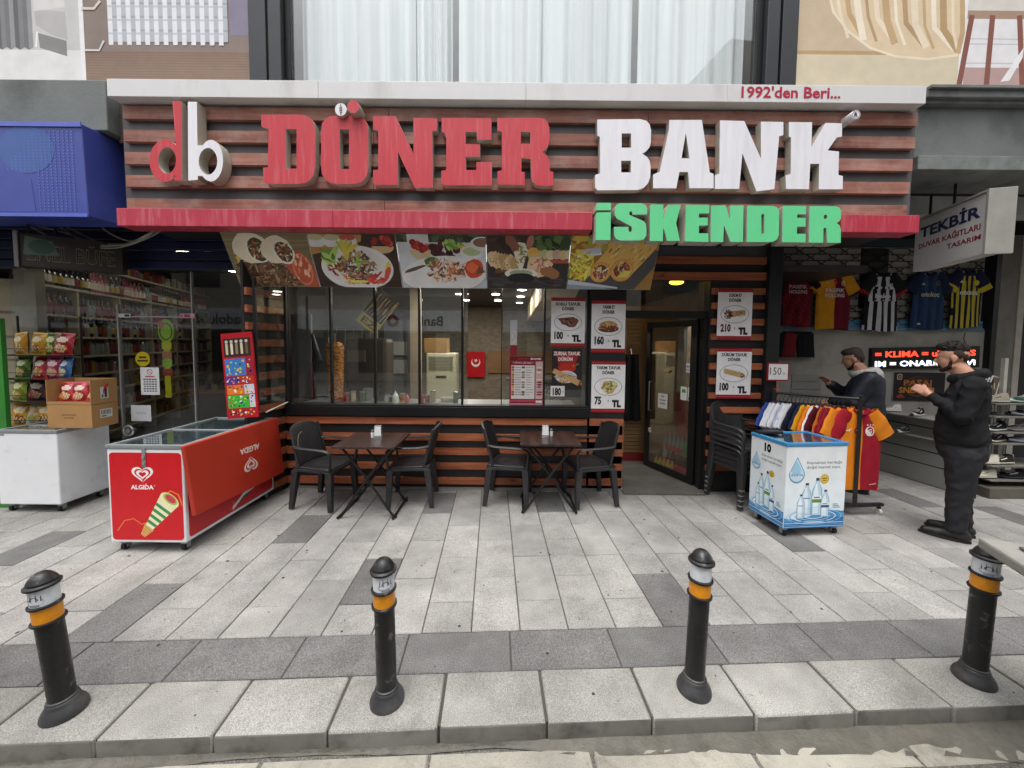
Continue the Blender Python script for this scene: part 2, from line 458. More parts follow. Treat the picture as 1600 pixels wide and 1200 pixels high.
class Canvas(MB):
    """A printed sheet: flat shapes laid one over another in u (right), v (up), metres from the lower left corner."""
    def __init__(s, o, r=(1, 0, 0), u=(0, 0, 1), gap=0.0008, fn=None, step=1.6e-5):
        super().__init__()
        s.o = Vector(o); s.r = Vector(r).normalized(); s.u = Vector(u).normalized(); s.n = s.r.cross(s.u); s.k = 0; s.gap = gap; s.fn = fn; s.step = step
        s.rg = random.Random(11)
    def P(s, x, y):
        h = s.gap + s.k * s.step
        if s.fn:
            p, n = s.fn(x, y); return Vector(p) + Vector(n) * h
        return s.o + s.r * x + s.u * y + s.n * h
    def poly(s, pts, c):
        a = sum(pts[i][0] * pts[(i + 1) % len(pts)][1] - pts[(i + 1) % len(pts)][0] * pts[i][1] for i in range(len(pts)))
        if a < 0: pts = pts[::-1]
        s.k += 1
        s.add([s.P(*p) for p in pts], [tuple(range(len(pts)))], 0, lin(c) if isinstance(c, str) else c); return s
    def rect(s, x0, y0, x1, y1, c, rot=0):
        if rot:
            mx, my = (x0 + x1) / 2, (y0 + y1) / 2; ca, sa = math.cos(rot), math.sin(rot)
            return s.poly([(mx + (x - mx) * ca - (y - my) * sa, my + (x - mx) * sa + (y - my) * ca) for x, y in ((x0, y0), (x1, y0), (x1, y1), (x0, y1))], c)
        return s.poly([(x0, y0), (x1, y0), (x1, y1), (x0, y1)], c)
    def rrect(s, x0, y0, x1, y1, rad, c):
        p = []
        for cx, cy, a0 in ((x1 - rad, y0 + rad, -90), (x1 - rad, y1 - rad, 0), (x0 + rad, y1 - rad, 90), (x0 + rad, y0 + rad, 180)):
            for i in range(5): a = R(a0 + 22.5 * i); p.append((cx + rad * math.cos(a), cy + rad * math.sin(a)))
        return s.poly(p, c)
    def ellp(s, cx, cy, rx, ry, c, rot=0, n=22, a0=0, a1=360):
        p = []
        for i in range(n + (0 if a1 - a0 == 360 else 1)):
            a = R(a0 + (a1 - a0) * i / n); x, y = rx * math.cos(a), ry * math.sin(a)
            p.append((cx + x * math.cos(rot) - y * math.sin(rot), cy + x * math.sin(rot) + y * math.cos(rot)))
        return s.poly(p, c)
    def ring(s, cx, cy, rx, ry, w, c, n=26, a0=0, a1=360):
        s.k += 1; q = []
        for i in range(n + 1):
            a = R(a0 + (a1 - a0) * i / n)
            q += [s.P(cx + rx * math.cos(a), cy + ry * math.sin(a)), s.P(cx + (rx - w) * math.cos(a), cy + (ry - w) * math.sin(a))]
        s.add(q, [(2 * i, 2 * i + 2, 2 * i + 3, 2 * i + 1) for i in range(n)], 0, lin(c) if isinstance(c, str) else c); return s
    def line(s, pts, w, c):
        s.k += 1; q = []; N = len(pts)
        for i in range(N):
            a = Vector(pts[max(i - 1, 0)]); b = Vector(pts[min(i + 1, N - 1)]); d = (b - a).normalized(); p = Vector((-d.y, d.x)) * w / 2
            q += [s.P(pts[i][0] + p.x, pts[i][1] + p.y), s.P(pts[i][0] - p.x, pts[i][1] - p.y)]
        s.add(q, [(2 * i + 1, 2 * i + 3, 2 * i + 2, 2 * i) for i in range(N - 1)], 0, lin(c) if isinstance(c, str) else c); return s
    def blob(s, cx, cy, rx, ry, c, rot=0, n=11, j=0.25):
        p = []
        for i in range(n):
            a = 2 * math.pi * i / n; k = 1 + s.rg.uniform(-j, j); x, y = rx * k * math.cos(a), ry * k * math.sin(a)
            p.append((cx + x * math.cos(rot) - y * math.sin(rot), cy + x * math.sin(rot) + y * math.cos(rot)))
        return s.poly(p, c)
    def shreds(s, cx, cy, rx, ry, n, ln, w, pal, ang=None, spread=1.6):
        for i in range(n):
            a = s.rg.uniform(0, 6.283); k = math.sqrt(s.rg.random()); x, y = cx + rx * k * math.cos(a), cy + ry * k * math.sin(a)
            an = (ang if ang is not None else 0) + s.rg.uniform(-spread, spread); l = ln * s.rg.uniform(.5, 1.3); ww = w * s.rg.uniform(.6, 1.4)
            s.blob(x, y, l / 2, ww / 2, s.rg.choice(pal), an, 7, .3)
        return s
    def text(s, body, x, y, size, c, align='C', bold=0.0, xs=1.0, rot=0, fit=None, shear=0.0):
        """size is the cap height; fit squeezes the line to that width."""
        vs, fs, x0, x1, y0, y1 = text_geo(body, bold)
        k = size / 0.73; w = (x1 - x0) * k * xs
        if fit: xs *= fit / w; w = fit
        ox = {'C': -w / 2, 'L': 0, 'R': -w}[align]
        s.k += 1; q = []
        for vx, vy in vs:
            lx = ox + (vx - x0) * k * xs + shear * vy * k; ly = vy * k
            q.append(s.P(x + lx * math.cos(rot) - ly * math.sin(rot), y + lx * math.sin(rot) + ly * math.cos(rot)))
        s.add(q, fs, 0, lin(c) if isinstance(c, str) else c); return s

def letter3d(name, outlines, yf, yb, mats, parent, bevel=0.0):
    """One built-up letter: page outlines at the depth of its face, pushed back to yb. Holes follow from the winding."""
    cu = bpy.data.curves.new(name, 'CURVE'); cu.dimensions = '2D'; cu.fill_mode = 'BOTH'
    cu.extrude = abs(yb - yf) / 2
    for pts in outlines:
        sp = cu.splines.new('POLY'); sp.points.add(len(pts) - 1); sp.use_cyclic_u = True
        for p, (px, py) in zip(sp.points, pts):
            w = at(px, py, yf); p.co = (w.x, w.z, 0, 1)
    ob = bpy.data.objects.new(name, cu); me0 = ob.to_mesh()
    b = MB(); ym = (yf + yb) / 2
    vs = [(v.co.x, ym - v.co.z, v.co.y) for v in me0.vertices]
    b.v = vs
    for p in me0.polygons:
        b.f.append(tuple(p.vertices)); b.c.append(None)
        b.m.append(0 if (abs(p.normal.z) > 0.7 and p.center.z > 0) else 1)
    ob.to_mesh_clear(); bpy.data.objects.remove(ob); bpy.data.curves.remove(cu)
    return b.build(name, mats, parent)
# ------------------------------------------------------------------ materials of the place
TILE = speckled('tile_stone', '#8f8d8a', '#777571', '#a3a19d', objvar=0.10, stain='#5d5952', samt=0.45)
DARKT = speckled('dark_tile', '#666564', '#535251', '#7a7977', objvar=0.06, stain='#3b3a38', samt=0.3)
KERBS = speckled('kerb_granite', '#8c8b86', '#726f6a', '#a3a29d', objvar=0.07, stain='#55524c', samt=0.5, gs=230)
BED = pm('joint_bed', '#46423c', 0.95, scale=30)
ASPH = speckled('asphalt', '#5b5954', '#45433f', '#77756f', objvar=0.0, stain='#3c3934', samt=0.5, gs=140)
GUT = speckled('gutter_concrete', '#989589', '#7d7a71', '#a9a59a', objvar=0.05, stain='#4b473b', samt=0.95, gs=480)
SLATP = wood('sign_slat_wood', '#7f5145', '#ab7464', 'X', 0.65, 0.14, '#b8a399', 0.6)
SLATO = wood('facade_slat_wood', '#8a4629', '#b96d47', 'X', 0.5, 0.12, '#5a4438', 0.45)
BLACK = pm('black_metal', '#1b1b1c', 0.4, 0.2, 0.15)
BLACKP = pm('black_panel', '#1e1d1f', 0.5, var=0.2, scale=4, dirt='#3a3836', damt=0.3)
GREYP = pm('grey_sign_board', '#585658', 0.55, var=0.18, scale=3, dirt='#6d6a69', damt=0.5, dscale=2.2, stretch=(1, 1, 0.25))
WHITEP = pm('white_painted_metal', '#d9d8d8', 0.45, var=0.05, scale=3, dirt='#97928c', damt=0.4, dscale=3, stretch=(1, 1, 0.3))
WHITEL = pm('white_letter_face', '#e9e8ee', 0.5, var=0.05, scale=6, dirt='#8f8a84', damt=0.16, dscale=5, stretch=(2.4, 1, 0.3))
REDL = pm('red_letter_face', '#c43642', 0.5, var=0.08, scale=14, dirt='#d08288', damt=0.5, dscale=9, stretch=(3, 1, 0.22), dthr=(.52, .76))
GREENL = pm('green_letter_face', '#66d693', 0.5, var=0.05, scale=5, dirt='#8fd8ab', damt=0.35, dscale=3, stretch=(1, 1, 0.4))
RETURN = pm('letter_return', '#b9b2a5', 0.6, var=0.12, scale=7, dirt='#6f675b', damt=0.6, dscale=5)
REDB = pm('red_band_metal', '#b53346', 0.45, var=0.08, scale=9, dirt='#c98890', damt=0.5, dscale=9, stretch=(2.4, 1, 0.3), dthr=(.5, .76))
CONC = pm('grey_render', '#737876', 0.85, var=0.15, scale=2.2, dirt='#3f4240', damt=0.6, dscale=1.6, bump=0.2, bscale=40)
CONCL = pm('grey_ledge', '#7a7e7c', 0.85, var=0.2, scale=5, dirt='#4d504e', damt=0.7, dscale=4, bump=0.2)
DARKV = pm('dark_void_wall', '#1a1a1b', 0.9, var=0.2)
PANE = glass('window_pane', (0.93, 0.95, 0.94), 2.4)

# ------------------------------------------------------------------ pavement, kerb, road
TH = math.atan(0.0485)
cth, sth = math.cos(TH), math.sin(TH)
def pave(u, v, z=0.0): return Vector((u * cth - v * sth, u * sth + v * cth, z))

pav = bpy.data.objects.new('pavement', None); COL.objects.link(pav); pav.rotation_euler = (0, 0, TH); tag(pav, kind='structure')
b = MB(); b.box((-14, 1.68, -0.1), (16, 7.0, -0.008)); b.build('pavement_bed', BED, pav, local=True)
TW, TL = 0.2975, 0.543
def slab_mesh(name, w, l, h, mat, bev=0.004):
    x, y, e = w / 2, l / 2, bev
    b = MB()
    ring = lambda k, z: [(-x + k, -y + k, z), (x - k, -y + k, z), (x - k, y - k, z), (-x + k, y - k, z)]
    b.v = ring(0, -h) + ring(0, -e) + ring(e, 0)
    for i in range(4):
        j = (i + 1) % 4
        b.f += [(i, j, 4 + j, 4 + i), (4 + i, 4 + j, 8 + j, 8 + i)]
    b.f += [(8, 9, 10, 11)]
    b.m = [0] * len(b.f); b.c = [None] * len(b.f)
    me = bpy.data.meshes.new(name); me.from_pydata(b.v, [], b.f); me.materials.append(mat); me.update(); return me
JT = 0.0065
full = slab_mesh('tile', TW - JT, TL - JT, 0.03, TILE)
half = slab_mesh('tile', TW - JT, TL / 2 - JT, 0.03, TILE)
fulld = slab_mesh('tile', TW - JT, TL - JT, 0.03, DARKT)
rt = random.Random(3)
def put(me, name, u, v, z=0.0, parent=pav, tilt=0.0025):
    o = bpy.data.objects.new(name, me); COL.objects.link(o); o.parent = parent
    o.location = (u, v, z + rt.uniform(-0.0015, 0.0012)); o.rotation_euler = (rt.uniform(-tilt, tilt), rt.uniform(-tilt, tilt), rt.uniform(-.003, .003)); return o
V0 = 2.241
DARK = {(-4, 0), (1, 0), (8, 0), (-2, 2), (2, 3), (6, 3), (13, 1), (22, 2), (20, 3), (-9, 1), (17, 4), (25, 1)}
for k in range(-17, 28):
    u = -1.314 + TW * (k + 0.5)
    odd = k % 2
    if odd: put(half, 'tile', u, V0 + TL / 4)
    vend = 4.55 if -4.6 < u < 3.2 else (4.4 if u < 0 else 5.75)
    n = 0
    while True:
        v = V0 + (TL / 2 if odd else 0) + TL * n
        if v > vend: break
        put(fulld if (k, n) in DARK else full, 'tile', u, v + TL / 2); n += 1
bandm = slab_mesh('dark_slab', 0.6 - JT, 0.285 - JT, 0.03, DARKT)
for k in range(-9, 10): put(bandm, 'dark_slab', -0.492 + 0.6 * (k + .5), 2.098)

kerb = bpy.data.objects.new('kerb', None); COL.objects.link(kerb); kerb.rotation_euler = (0, 0, TH); tag(kerb, kind='structure')
rk = random.Random(5)
KFACE = pm('kerb_face_shaded', '#66645f', .85, var=.15, scale=9, dirt='#2e2b27', damt=.75, dscale=6, bump=.15, bscale=120)  # base darkened to stand in for weaker light on the front, plus dirt blotches
for i in range(4):   # four differently worn stones, shared along the kerb
    bm = bmesh.new()
    bmesh.ops.create_cube(bm, size=1)
    bmesh.ops.scale(bm, vec=(0.497 - 0.012, 0.292, 0.22), verts=bm.verts)
    bmesh.ops.bevel(bm, geom=[e for e in bm.edges], offset=0.011, segments=2, affect='EDGES', profile=0.5)
    for v in bm.verts: v.co += Vector((rk.uniform(-.002, .002), rk.uniform(-.0025, .0025), rk.uniform(-.0015, .0015)))
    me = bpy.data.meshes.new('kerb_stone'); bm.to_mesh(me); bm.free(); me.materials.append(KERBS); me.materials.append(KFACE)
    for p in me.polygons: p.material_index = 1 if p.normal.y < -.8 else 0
    me.polygons.foreach_set('use_smooth', [True] * len(me.polygons)); me.set_sharp_from_angle(angle=R(50))
    for k in range(-12 + i, 13, 4): put(me, 'kerb_stone', -0.239 + 0.497 * (k + .5), 1.808, -0.108, kerb, 0.004)
road = MB(); road.box((-60, -40, -0.3), (60, 1.9, -0.1)); road = tag(road.build('road', ASPH), kind='structure')
gut = bpy.data.objects.new('gutter', None); COL.objects.link(gut); gut.rotation_euler = (0, 0, TH); tag(gut, kind='structure')
gm = slab_mesh('gutter_slab', 0.72, 0.14, 0.03, GUT, 0.008)
for k in range(-6, 6): put(gm, 'gutter_slab', -0.275 + 0.73 * (k + .5), 1.57, -0.095, gut, 0.006)
SILT = pm('silt', '#55524a', 0.6, var=0.35, scale=14, dirt='#494437', damt=0.8, dscale=5, bump=0.5, bscale=70)
b = MB(); rs = random.Random(8)
def siltfn(u, v):
    x = -3.5 + 7.5 * u; w = (0.012 + 0.03 * abs(math.sin(x * 3.1) * math.sin(x * 1.3 + 1))) + (max(0, x - 0.1) * 0.06)
    return pave(x, 1.664 - w * v, -0.098 + 0.018 * (1 - v) ** 2 + 0.006 * rs.random())
b.grid(siltfn, 160, 4, flip=True); tag(b.build('gutter_silt', SILT, smooth=60), kind='stuff')
# small litter: butts and gum on the pavement
b = MB(); rl = random.Random(21)
for i in range(150):
    u, v = rl.uniform(-3.5, 4.5), rl.uniform(1.7, 4.3); r = rl.choice((.003, .004, .005, .006, .010)) * rl.uniform(.8, 1.2)
    p = pave(u, v, 0.0012); b.lathe([(r, 0), (r * .8, .0015)], p, 7)
tag(b.build('gum_spots', pm('gum', '#33312e', 0.9), None), kind='stuff')

# ------------------------------------------------------------------ bollards
BOLM = pm('bollard_black', '#1d1d1e', 0.42, 0.1, 0.25, 9, dirt='#6a6764', damt=0.7, dscale=18, dthr=(0.6, 0.68), rv=.15)
BOLBASE = pm('bollard_base', '#333335', 0.5, 0.1, 0.3, 14, dirt='#5c5a58', damt=0.6, dscale=9)
WREFL = pm('white_reflector', '#d5dade', 0.3, var=0.08, scale=20, dirt='#7d8288', damt=0.5, dscale=14)
OREFL = pm('orange_reflector', '#dd8e15', 0.35, var=0.15, scale=40, dirt='#8a5a14', damt=0.5, dscale=9)
def bollard(px, py, lean, label, h, faces):
    g = gd(px, py)
    t = thing('bollard', label, 'bollard', g, 0, 'bollards along the kerb')
    t.rotation_euler = (lean[1], lean[0], rnd.uniform(0, 1))
    r = 0.047
    b = MB(); b.lathe([(0.08, 0), (0.082, 0.012), (0.077, 0.03), (0.064, 0.05), (0.058, 0.062), (0.057, 0.07), (0.053, 0.074), (0.053, 0.082), (r, 0.086)], n=28); b.build('base', BOLBASE, t, 40, local=True)
    b = MB(); b.lathe([(r, 0.084), (r, h - 0.232)], n=28); b.build('post', BOLM, t, 40, local=True)
    zt = h - 0.232
    def collar(z):
        b = MB(); b.lathe([(r, z - .006), (r + .011, z - .004), (r + .012, z + .005), (r, z + .009)], n=28); b.build('collar', BOLM, t, 40, local=True)
    b = MB(); b.lathe([(r + .003, zt), (r + .003, zt + .078)], n=32); b.build('orange_reflector', OREFL, t, 40, local=True)
    b = MB(); b.lathe([(r + .002, zt + .082), (r + .002, zt + .17)], n=32)
    wr = b.build('white_reflector', WREFL, t, 40, local=True)
    if faces:   # the city's emblem in blue on the white band: minarets over an arc and waves
        a0 = faces
        fn = lambda x, y: ((Vector(((r + .002) * math.cos(a0 + 1.45 * x / r), (r + .002) * math.sin(a0 + 1.45 * x / r), zt + .086 + 1.35 * y))), Vector((math.cos(a0 + x / r), math.sin(a0 + x / r), 0)))
        c = Canvas((0, 0, 0), fn=fn)
        ink = '#3d4763'
        for q in (-0.017, -0.007, 0.007, 0.017): c.poly([(q - .0016, .024), (q + .0016, .024), (q + .0009, .046 - abs(q) * .5), (q, .054 - abs(q) * .5), (q - .0009, .046 - abs(q) * .5)], ink)
        c.ellp(0, .026, .012, .014, ink, a0=0, a1=180); c.rect(-.021, .022, .021, .027, ink)
        c.poly([(-.024, .021), (.024, .021), (.018, .013), (.008, .009), (-.008, .009), (-.018, .013)], ink)
        for q in range(3): c.line([(-.012 + i * .004, .012 - q * .003 + .001 * (i % 2)) for i in range(7)], .0012, ink)
        c.build('emblem', PRINT, wr, local=True)
    collar(zt + .002); collar(zt + .082)
    z = h - .06
    b = MB(); b.lathe([(r, z - .006), (r + .014, z - .004), (r + .015, z + .006), (r + .003, z + .012), (r + .004, z + .02), (r - .004, z + .034), (r - .014, z + .048), (0.018, z + .058), (0.004, z + .06)], n=16)
    b.build('cap', BOLM, t, 28, local=True)
    return t
bollard(102, 1112, (-0.075, 0.01), 'black street bollard leaning left at the left end of the row', 0.695, 4.55)
bollard(605, 1095, (-0.016, 0.012), 'black street bollard with blue city emblem in front of the tables', 0.725, 5.05)
bollard(1084, 1078, (0.028, 0.008), 'black street bollard with a plain white band in front of the doorway', 0.73, None)
bollard(1521, 1062, (0.004, 0.02), 'black street bollard touching the grey cart at the right end of the row', 0.735, 3.95)
# ------------------------------------------------------------------ shop sign with built-up letters
YS, YP, YF = 3.70, 3.745, 3.618
sg = thing('shop_sign', 'long slatted shop sign with red, white and green built-up letters over the kebab shop', 'shop sign', (0, 3.75, 2.8))
b = MB(); l = at(194, 240, YP); r_ = at(1426, 250, YP)
zt, zb = at(800, 165, YP).z, at(800, 340, YP).z
b.box((l.x, YP, zb), (r_.x, YP + .05, zt)); b.build('backing_board', GREYP, sg)
rows = [(163, 181, 178, 201), (199, 217.5, 217, 235.5), (234, 252, 252, 271.5), (270, 288.5, 288, 306.5), (307, 324, 323.5, 339)]
for i, (a0, a1, c0, c1) in enumerate(rows):
    xl, xr = at(192.5, 200, YS).x, at([1430, 1429, 1427, 1425, 1423][i], 250, YS).x
    p0, p1 = at(192, a0, YS), at(192, a1, YS); q0, q1 = at(1428, c0, YS), at(1428, c1, YS)
    z1, z0 = (p0.z + q0.z) / 2, (p1.z + q1.z) / 2
    cuts = [xl] + sorted({(xl * (1 - t) + xr * t) + rnd.uniform(-.15, .15) for t in (1 / 3, 2 / 3)}) + [xr]
    for j in range(3):
        b = MB(); b.box((cuts[j] + .0015, YS, z0), (cuts[j + 1] - .0015, YP - .002, z1)); cx = (cuts[j] + cuts[j + 1]) / 2
        b.build('slat', SLATP, sg, loc=(cx - 0, YS - 3.75, z0 - 2.8), bevel=.003)
# white cornice, in four lengths butted together
YC = 3.60
xs = [167, 497, 822, 1137, 1448]
zc1, zc0 = at(800, 128.5, YC).z, at(800, 156, YC).z
for i in range(4):
    a, c = at(xs[i], 140, YC).x, at(xs[i + 1], 140, YC).x
    b = MB(); b.box((a + .001, YC, zc0), (c - .001, 3.80, zc1)); b.build('cornice', WHITEP, sg, bevel=.003)
c = Canvas(at(1158, 152, YC - .0015), gap=.001); w = at(1313, 152, YC).x - at(1158, 152, YC).x
c.text("1992'den Beri...", 0, 0, .098, '#b0203c', 'L', .024, fit=w); c.build('lettering', PRINT, sg)
# red band below the slats: left length with a joint, and a short length right of the green word
YR = 3.62
zr1, zr0 = at(800, 330.5, YR).z, at(800, 358, YR).z
for a, c_ in ((182, 520), (520, 926), (1314, 1437.5)):
    x0, x1 = at(a, 340, YR).x, at(c_, 340, YR).x
    b = MB(); b.box((x0 + .001, YR, zr0), (x1 - .001, 3.80, zr1)); b.build('red_band', REDB, sg, bevel=.004)
gx0, gx1 = at(926, 340, YS).x, at(1314, 340, YS).x
b = MB(); b.box((gx0, YS + .004, zr0), (gx1, 3.80, zr1 + .03)); b.build('backing_board', BLACKP, sg)
def circ(cx, cy, rx, ry, n=28, a0=0, a1=360):
    return [(cx + rx * math.cos(R(a0 + (a1 - a0) * i / n)), cy + ry * math.sin(R(a0 + (a1 - a0) * i / n))) for i in range(n + (0 if a1 - a0 == 360 else 1))]
def c2(pts): return [(400 + x / 3, y / 3) for x, y in pts]
def c3(pts): return [(800 + x / 3, y / 3) for x, y in pts]
def c4(pts): return [(1200 + x / 3, y / 3) for x, y in pts]
def rr(x0, y0, x1, y1, r, n=6):
    p = []
    for cx, cy, a in ((x1 - r, y1 - r, 0), (x0 + r, y1 - r, 90), (x0 + r, y0 + r, 180), (x1 - r, y0 + r, 270)):
        for i in range(n): t = R(a + 90 * i / (n - 1)); p.append((cx + r * math.cos(t), cy + r * math.sin(t)))
    return p
RED, WHT, GRN = [REDL, RETURN], [WHITEL, RETURN], [GREENL, RETURN]
LET = [
 (RED, [c2([(25, 537), (210, 537), (240, 544), (260, 558), (272, 582), (277, 615), (277, 785), (268, 822), (252, 845), (228, 858), (195, 862), (60, 862), (35, 850), (33, 785), (56, 784), (58, 602), (36, 600), (25, 590)]), c2([(140, 605), (190, 605), (190, 790), (140, 790)])]),
 (RED, [c2([(305, 610), (310, 578), (325, 556), (348, 545), (385, 541), (450, 541), (485, 545), (508, 558), (521, 580), (526, 612), (526, 790), (518, 826), (500, 848), (470, 860), (440, 863), (380, 863), (345, 856), (322, 838), (309, 815), (305, 785)]), c2([(392, 605), (436, 606), (436, 792), (392, 792)])]),
 (RED, [c2([(548, 545), (655, 545), (738, 722), (738, 552), (848, 555), (848, 612), (826, 615), (828, 880), (745, 880), (665, 712), (665, 866), (556, 866), (549, 856), (549, 797), (573, 795), (573, 612), (549, 607)])]),
 (RED, [c2([(870, 552), (1103, 555), (1103, 655), (1035, 655), (1035, 618), (982, 618), (982, 675), (1050, 677), (1050, 733), (983, 735), (983, 797), (1033, 797), (1033, 759), (1105, 760), (1105, 868), (880, 868), (869, 858), (869, 800), (892, 797), (892, 645), (882, 622), (870, 618)])]),
 (RED, [[(777, 184.5), (843, 184), (851, 186), (856, 191), (858.5, 200), (858.5, 220), (855, 231), (848, 237.5), (855, 243), (858.5, 251), (859.5, 267), (864.5, 268.5), (864.5, 289.5), (850, 290.5), (838, 289), (832, 284), (830, 276), (829, 248), (815, 247), (814.5, 268), (820, 269), (820, 289), (778, 288), (777, 268), (784, 266), (784, 206), (777, 204)], [(814, 206), (828.5, 206), (828.5, 224.5), (814, 224.5)]]),
 (WHT, [c3([(400, 560), (600, 558), (630, 566), (645, 582), (652, 610), (651, 668), (645, 690), (630, 708), (610, 720), (634, 736), (646, 755), (650, 785), (648, 830), (638, 858), (618, 880), (590, 890), (400, 892), (390, 880), (390, 820), (412, 812), (412, 642), (400, 636)]), c3([(514, 625), (558, 625), (558, 692), (514, 692)]), c3([(512, 753), (557, 753), (557, 808), (512, 808)])]),
 (WHT, [c3([(738, 562), (890, 562), (927, 808), (945, 815), (945, 882), (832, 882), (825, 806), (785, 806), (770, 882), (662, 882), (662, 818), (692, 805), (735, 610)]), c3([(815, 622), (832, 742), (795, 742)])]),
 (WHT, [[(1125, 188), (1163, 189), (1189, 248), (1189, 190), (1224, 190.5), (1224, 211), (1217.5, 213), (1210, 295.5), (1182, 299), (1160, 239), (1155, 295), (1117, 295), (1117, 274), (1124, 271), (1124.5, 216), (1125, 214)]]),
 (WHT, [c4([(98, 572), (207, 573), (203, 690), (270, 576), (347, 578), (347, 640), (322, 645), (280, 705), (333, 710), (330, 820), (351, 825), (350, 887), (238, 887), (240, 768), (198, 768), (192, 887), (85, 885), (82, 822), (107, 815), (108, 645), (98, 640)])]),
]
LBL = ['letter_d', 'letter_o', 'letter_n', 'letter_e', 'letter_r', 'letter_b', 'letter_a', 'letter_n', 'letter_k']
for nm, (mt, ol) in zip(LBL, LET): letter3d(nm, ol, YF, YS - .002, mt, sg)
# green word
def gz(pts, ox=900, oy=300, k=8.0): return [(ox + x / k, oy + y / k) for x, y in pts]
def gw(pts): return gz(pts, 1100, 300, 1600 / 240)
YG = 3.55
GL = [
 ('letter_i', [gz([(260, 135), (438, 135), (438, 225), (250, 228)])]),
 ('letter_i', [gz([(258, 255), (437, 252), (430, 600), (245, 600), (252, 300)])]),
 ('letter_s', [gz([(545, 140), (820, 140), (865, 158), (888, 200), (888, 280), (705, 282), (702, 250), (685, 240), (668, 252), (668, 285), (850, 365), (876, 400), (880, 450), (880, 545), (850, 590), (800, 605), (560, 605), (505, 588), (480, 545), (475, 435), (655, 435), (660, 490), (682, 500), (702, 480), (695, 430), (510, 330), (485, 290), (485, 210), (505, 160)])]),
 ('letter_k', [gz([(945, 155), (1092, 155), (1092, 340), (1155, 158), (1312, 158), (1252, 390), (1300, 610), (1140, 610), (1092, 440), (1085, 612), (925, 612), (925, 170)])]),
 ('letter_e', [[(1072, 320), (1108, 320), (1108, 333), (1092, 333.5), (1092, 340), (1106, 340), (1106, 352), (1092, 352.5), (1092, 364.5), (1107, 364.5), (1107, 378), (1070, 377)]]),
 ('letter_n', [gw([(75, 140), (225, 138), (270, 285), (272, 140), (412, 140), (405, 520), (275, 520), (208, 345), (200, 520), (68, 520)])]),
 ('letter_d', [gw([(450, 142), (720, 145), (760, 160), (782, 195), (780, 440), (765, 490), (725, 515), (660, 522), (445, 520)]), gw([(598, 230), (628, 230), (628, 432), (598, 432)])]),
 ('letter_e', [gw([(828, 143), (1062, 145), (1062, 232), (972, 232), (970, 268), (1060, 270), (1058, 360), (970, 360), (968, 435), (1060, 435), (1058, 525), (815, 522), (820, 160)])]),
 ('letter_r', [gw([(1100, 147), (1370, 148), (1410, 162), (1428, 200), (1426, 275), (1410, 305), (1380, 322), (1412, 345), (1425, 390), (1425, 528), (1285, 528), (1275, 380), (1262, 370), (1245, 380), (1242, 528), (1093, 526), (1098, 200)]), gw(circ(1266, 260, 19, 25, 14))]),
]
for nm, ol in GL: letter3d(nm, ol, YG, YS - .002, GRN, sg)
# small db mark: red d, white b
e = circ(258, 251, 24.5, 33, 30, 47, 313)
d = [(p[0], p[1]) for p in e] + [(269.5, 158), (283.5, 158), (284, 282), (272, 282), (271.5, 274)]
letter3d('letter_d', [d, circ(261, 250.5, 14, 20.5, 22)], 3.59, YS - .002, RED, sg)
e = circ(329.5, 251, 19, 32.5, 30, -133, 133)
d = [(p[0], p[1]) for p in e] + [(309, 275), (309, 281), (294, 282), (293.5, 159), (307.5, 159), (308.5, 227)]
letter3d('letter_b', [d, circ(325, 252, 14.5, 21, 22)], 3.59, YS - .002, WHT, sg)
# the two dots over the O: one red drum, one bare white disc with a skewer sign; and the small registered mark
letter3d('letter_dot', [circ(552, 166.5, 9.5, 10.5, 12)], 3.545, YS - .002, RED, sg)
dd = letter3d('letter_dot', [circ(532.5, 171, 9.2, 10, 20)], 3.58, YS - .002, WHT, sg)
p = at(532.5, 171, 3.5785)
c = Canvas(p); c.ellp(0, 0, .013, .035, '#7d2030'); c.line([(0, -.05), (0, .05)], .006, '#403030')
for q in (-.02, 0, .02): c.line([(-.012, q), (.012, q + .006)], .004, '#e6dede')
c.build('emblem', PRINT, dd)
b = MB(); p0 = at(1337.5, 179, 3.585); p0.y = 3.585
b.cyl((p0.x, 3.585, p0.z), (p0.x, YP, p0.z), .04, n=20); rg = b.build('registered_mark', WHITEL, sg, 40)
c = Canvas((p0.x, 3.584, p0.z)); c.ring(0, 0, .034, .034, .004, '#50504e'); c.text('R', 0, -.016, .034, '#2c2b2a', bold=.05); c.build('lettering', PRINT, rg)
# underside of the canopy behind the sign
b = MB(); b.box((l.x - .02, 3.80, zr0 + .06), (r_.x + .02, 4.43, zr0 + .10)); b.build('soffit', BLACKP, sg)
b = MB(); b.box((l.x - .02, 3.80, zb), (l.x + .03, 4.43, zt - .05)); b.build('side_cheek', GREYP, sg)
b = MB(); b.box((r_.x - .03, 3.80, zb), (r_.x + .02, 4.43, zt - .05)); b.build('side_cheek', GREYP, sg)
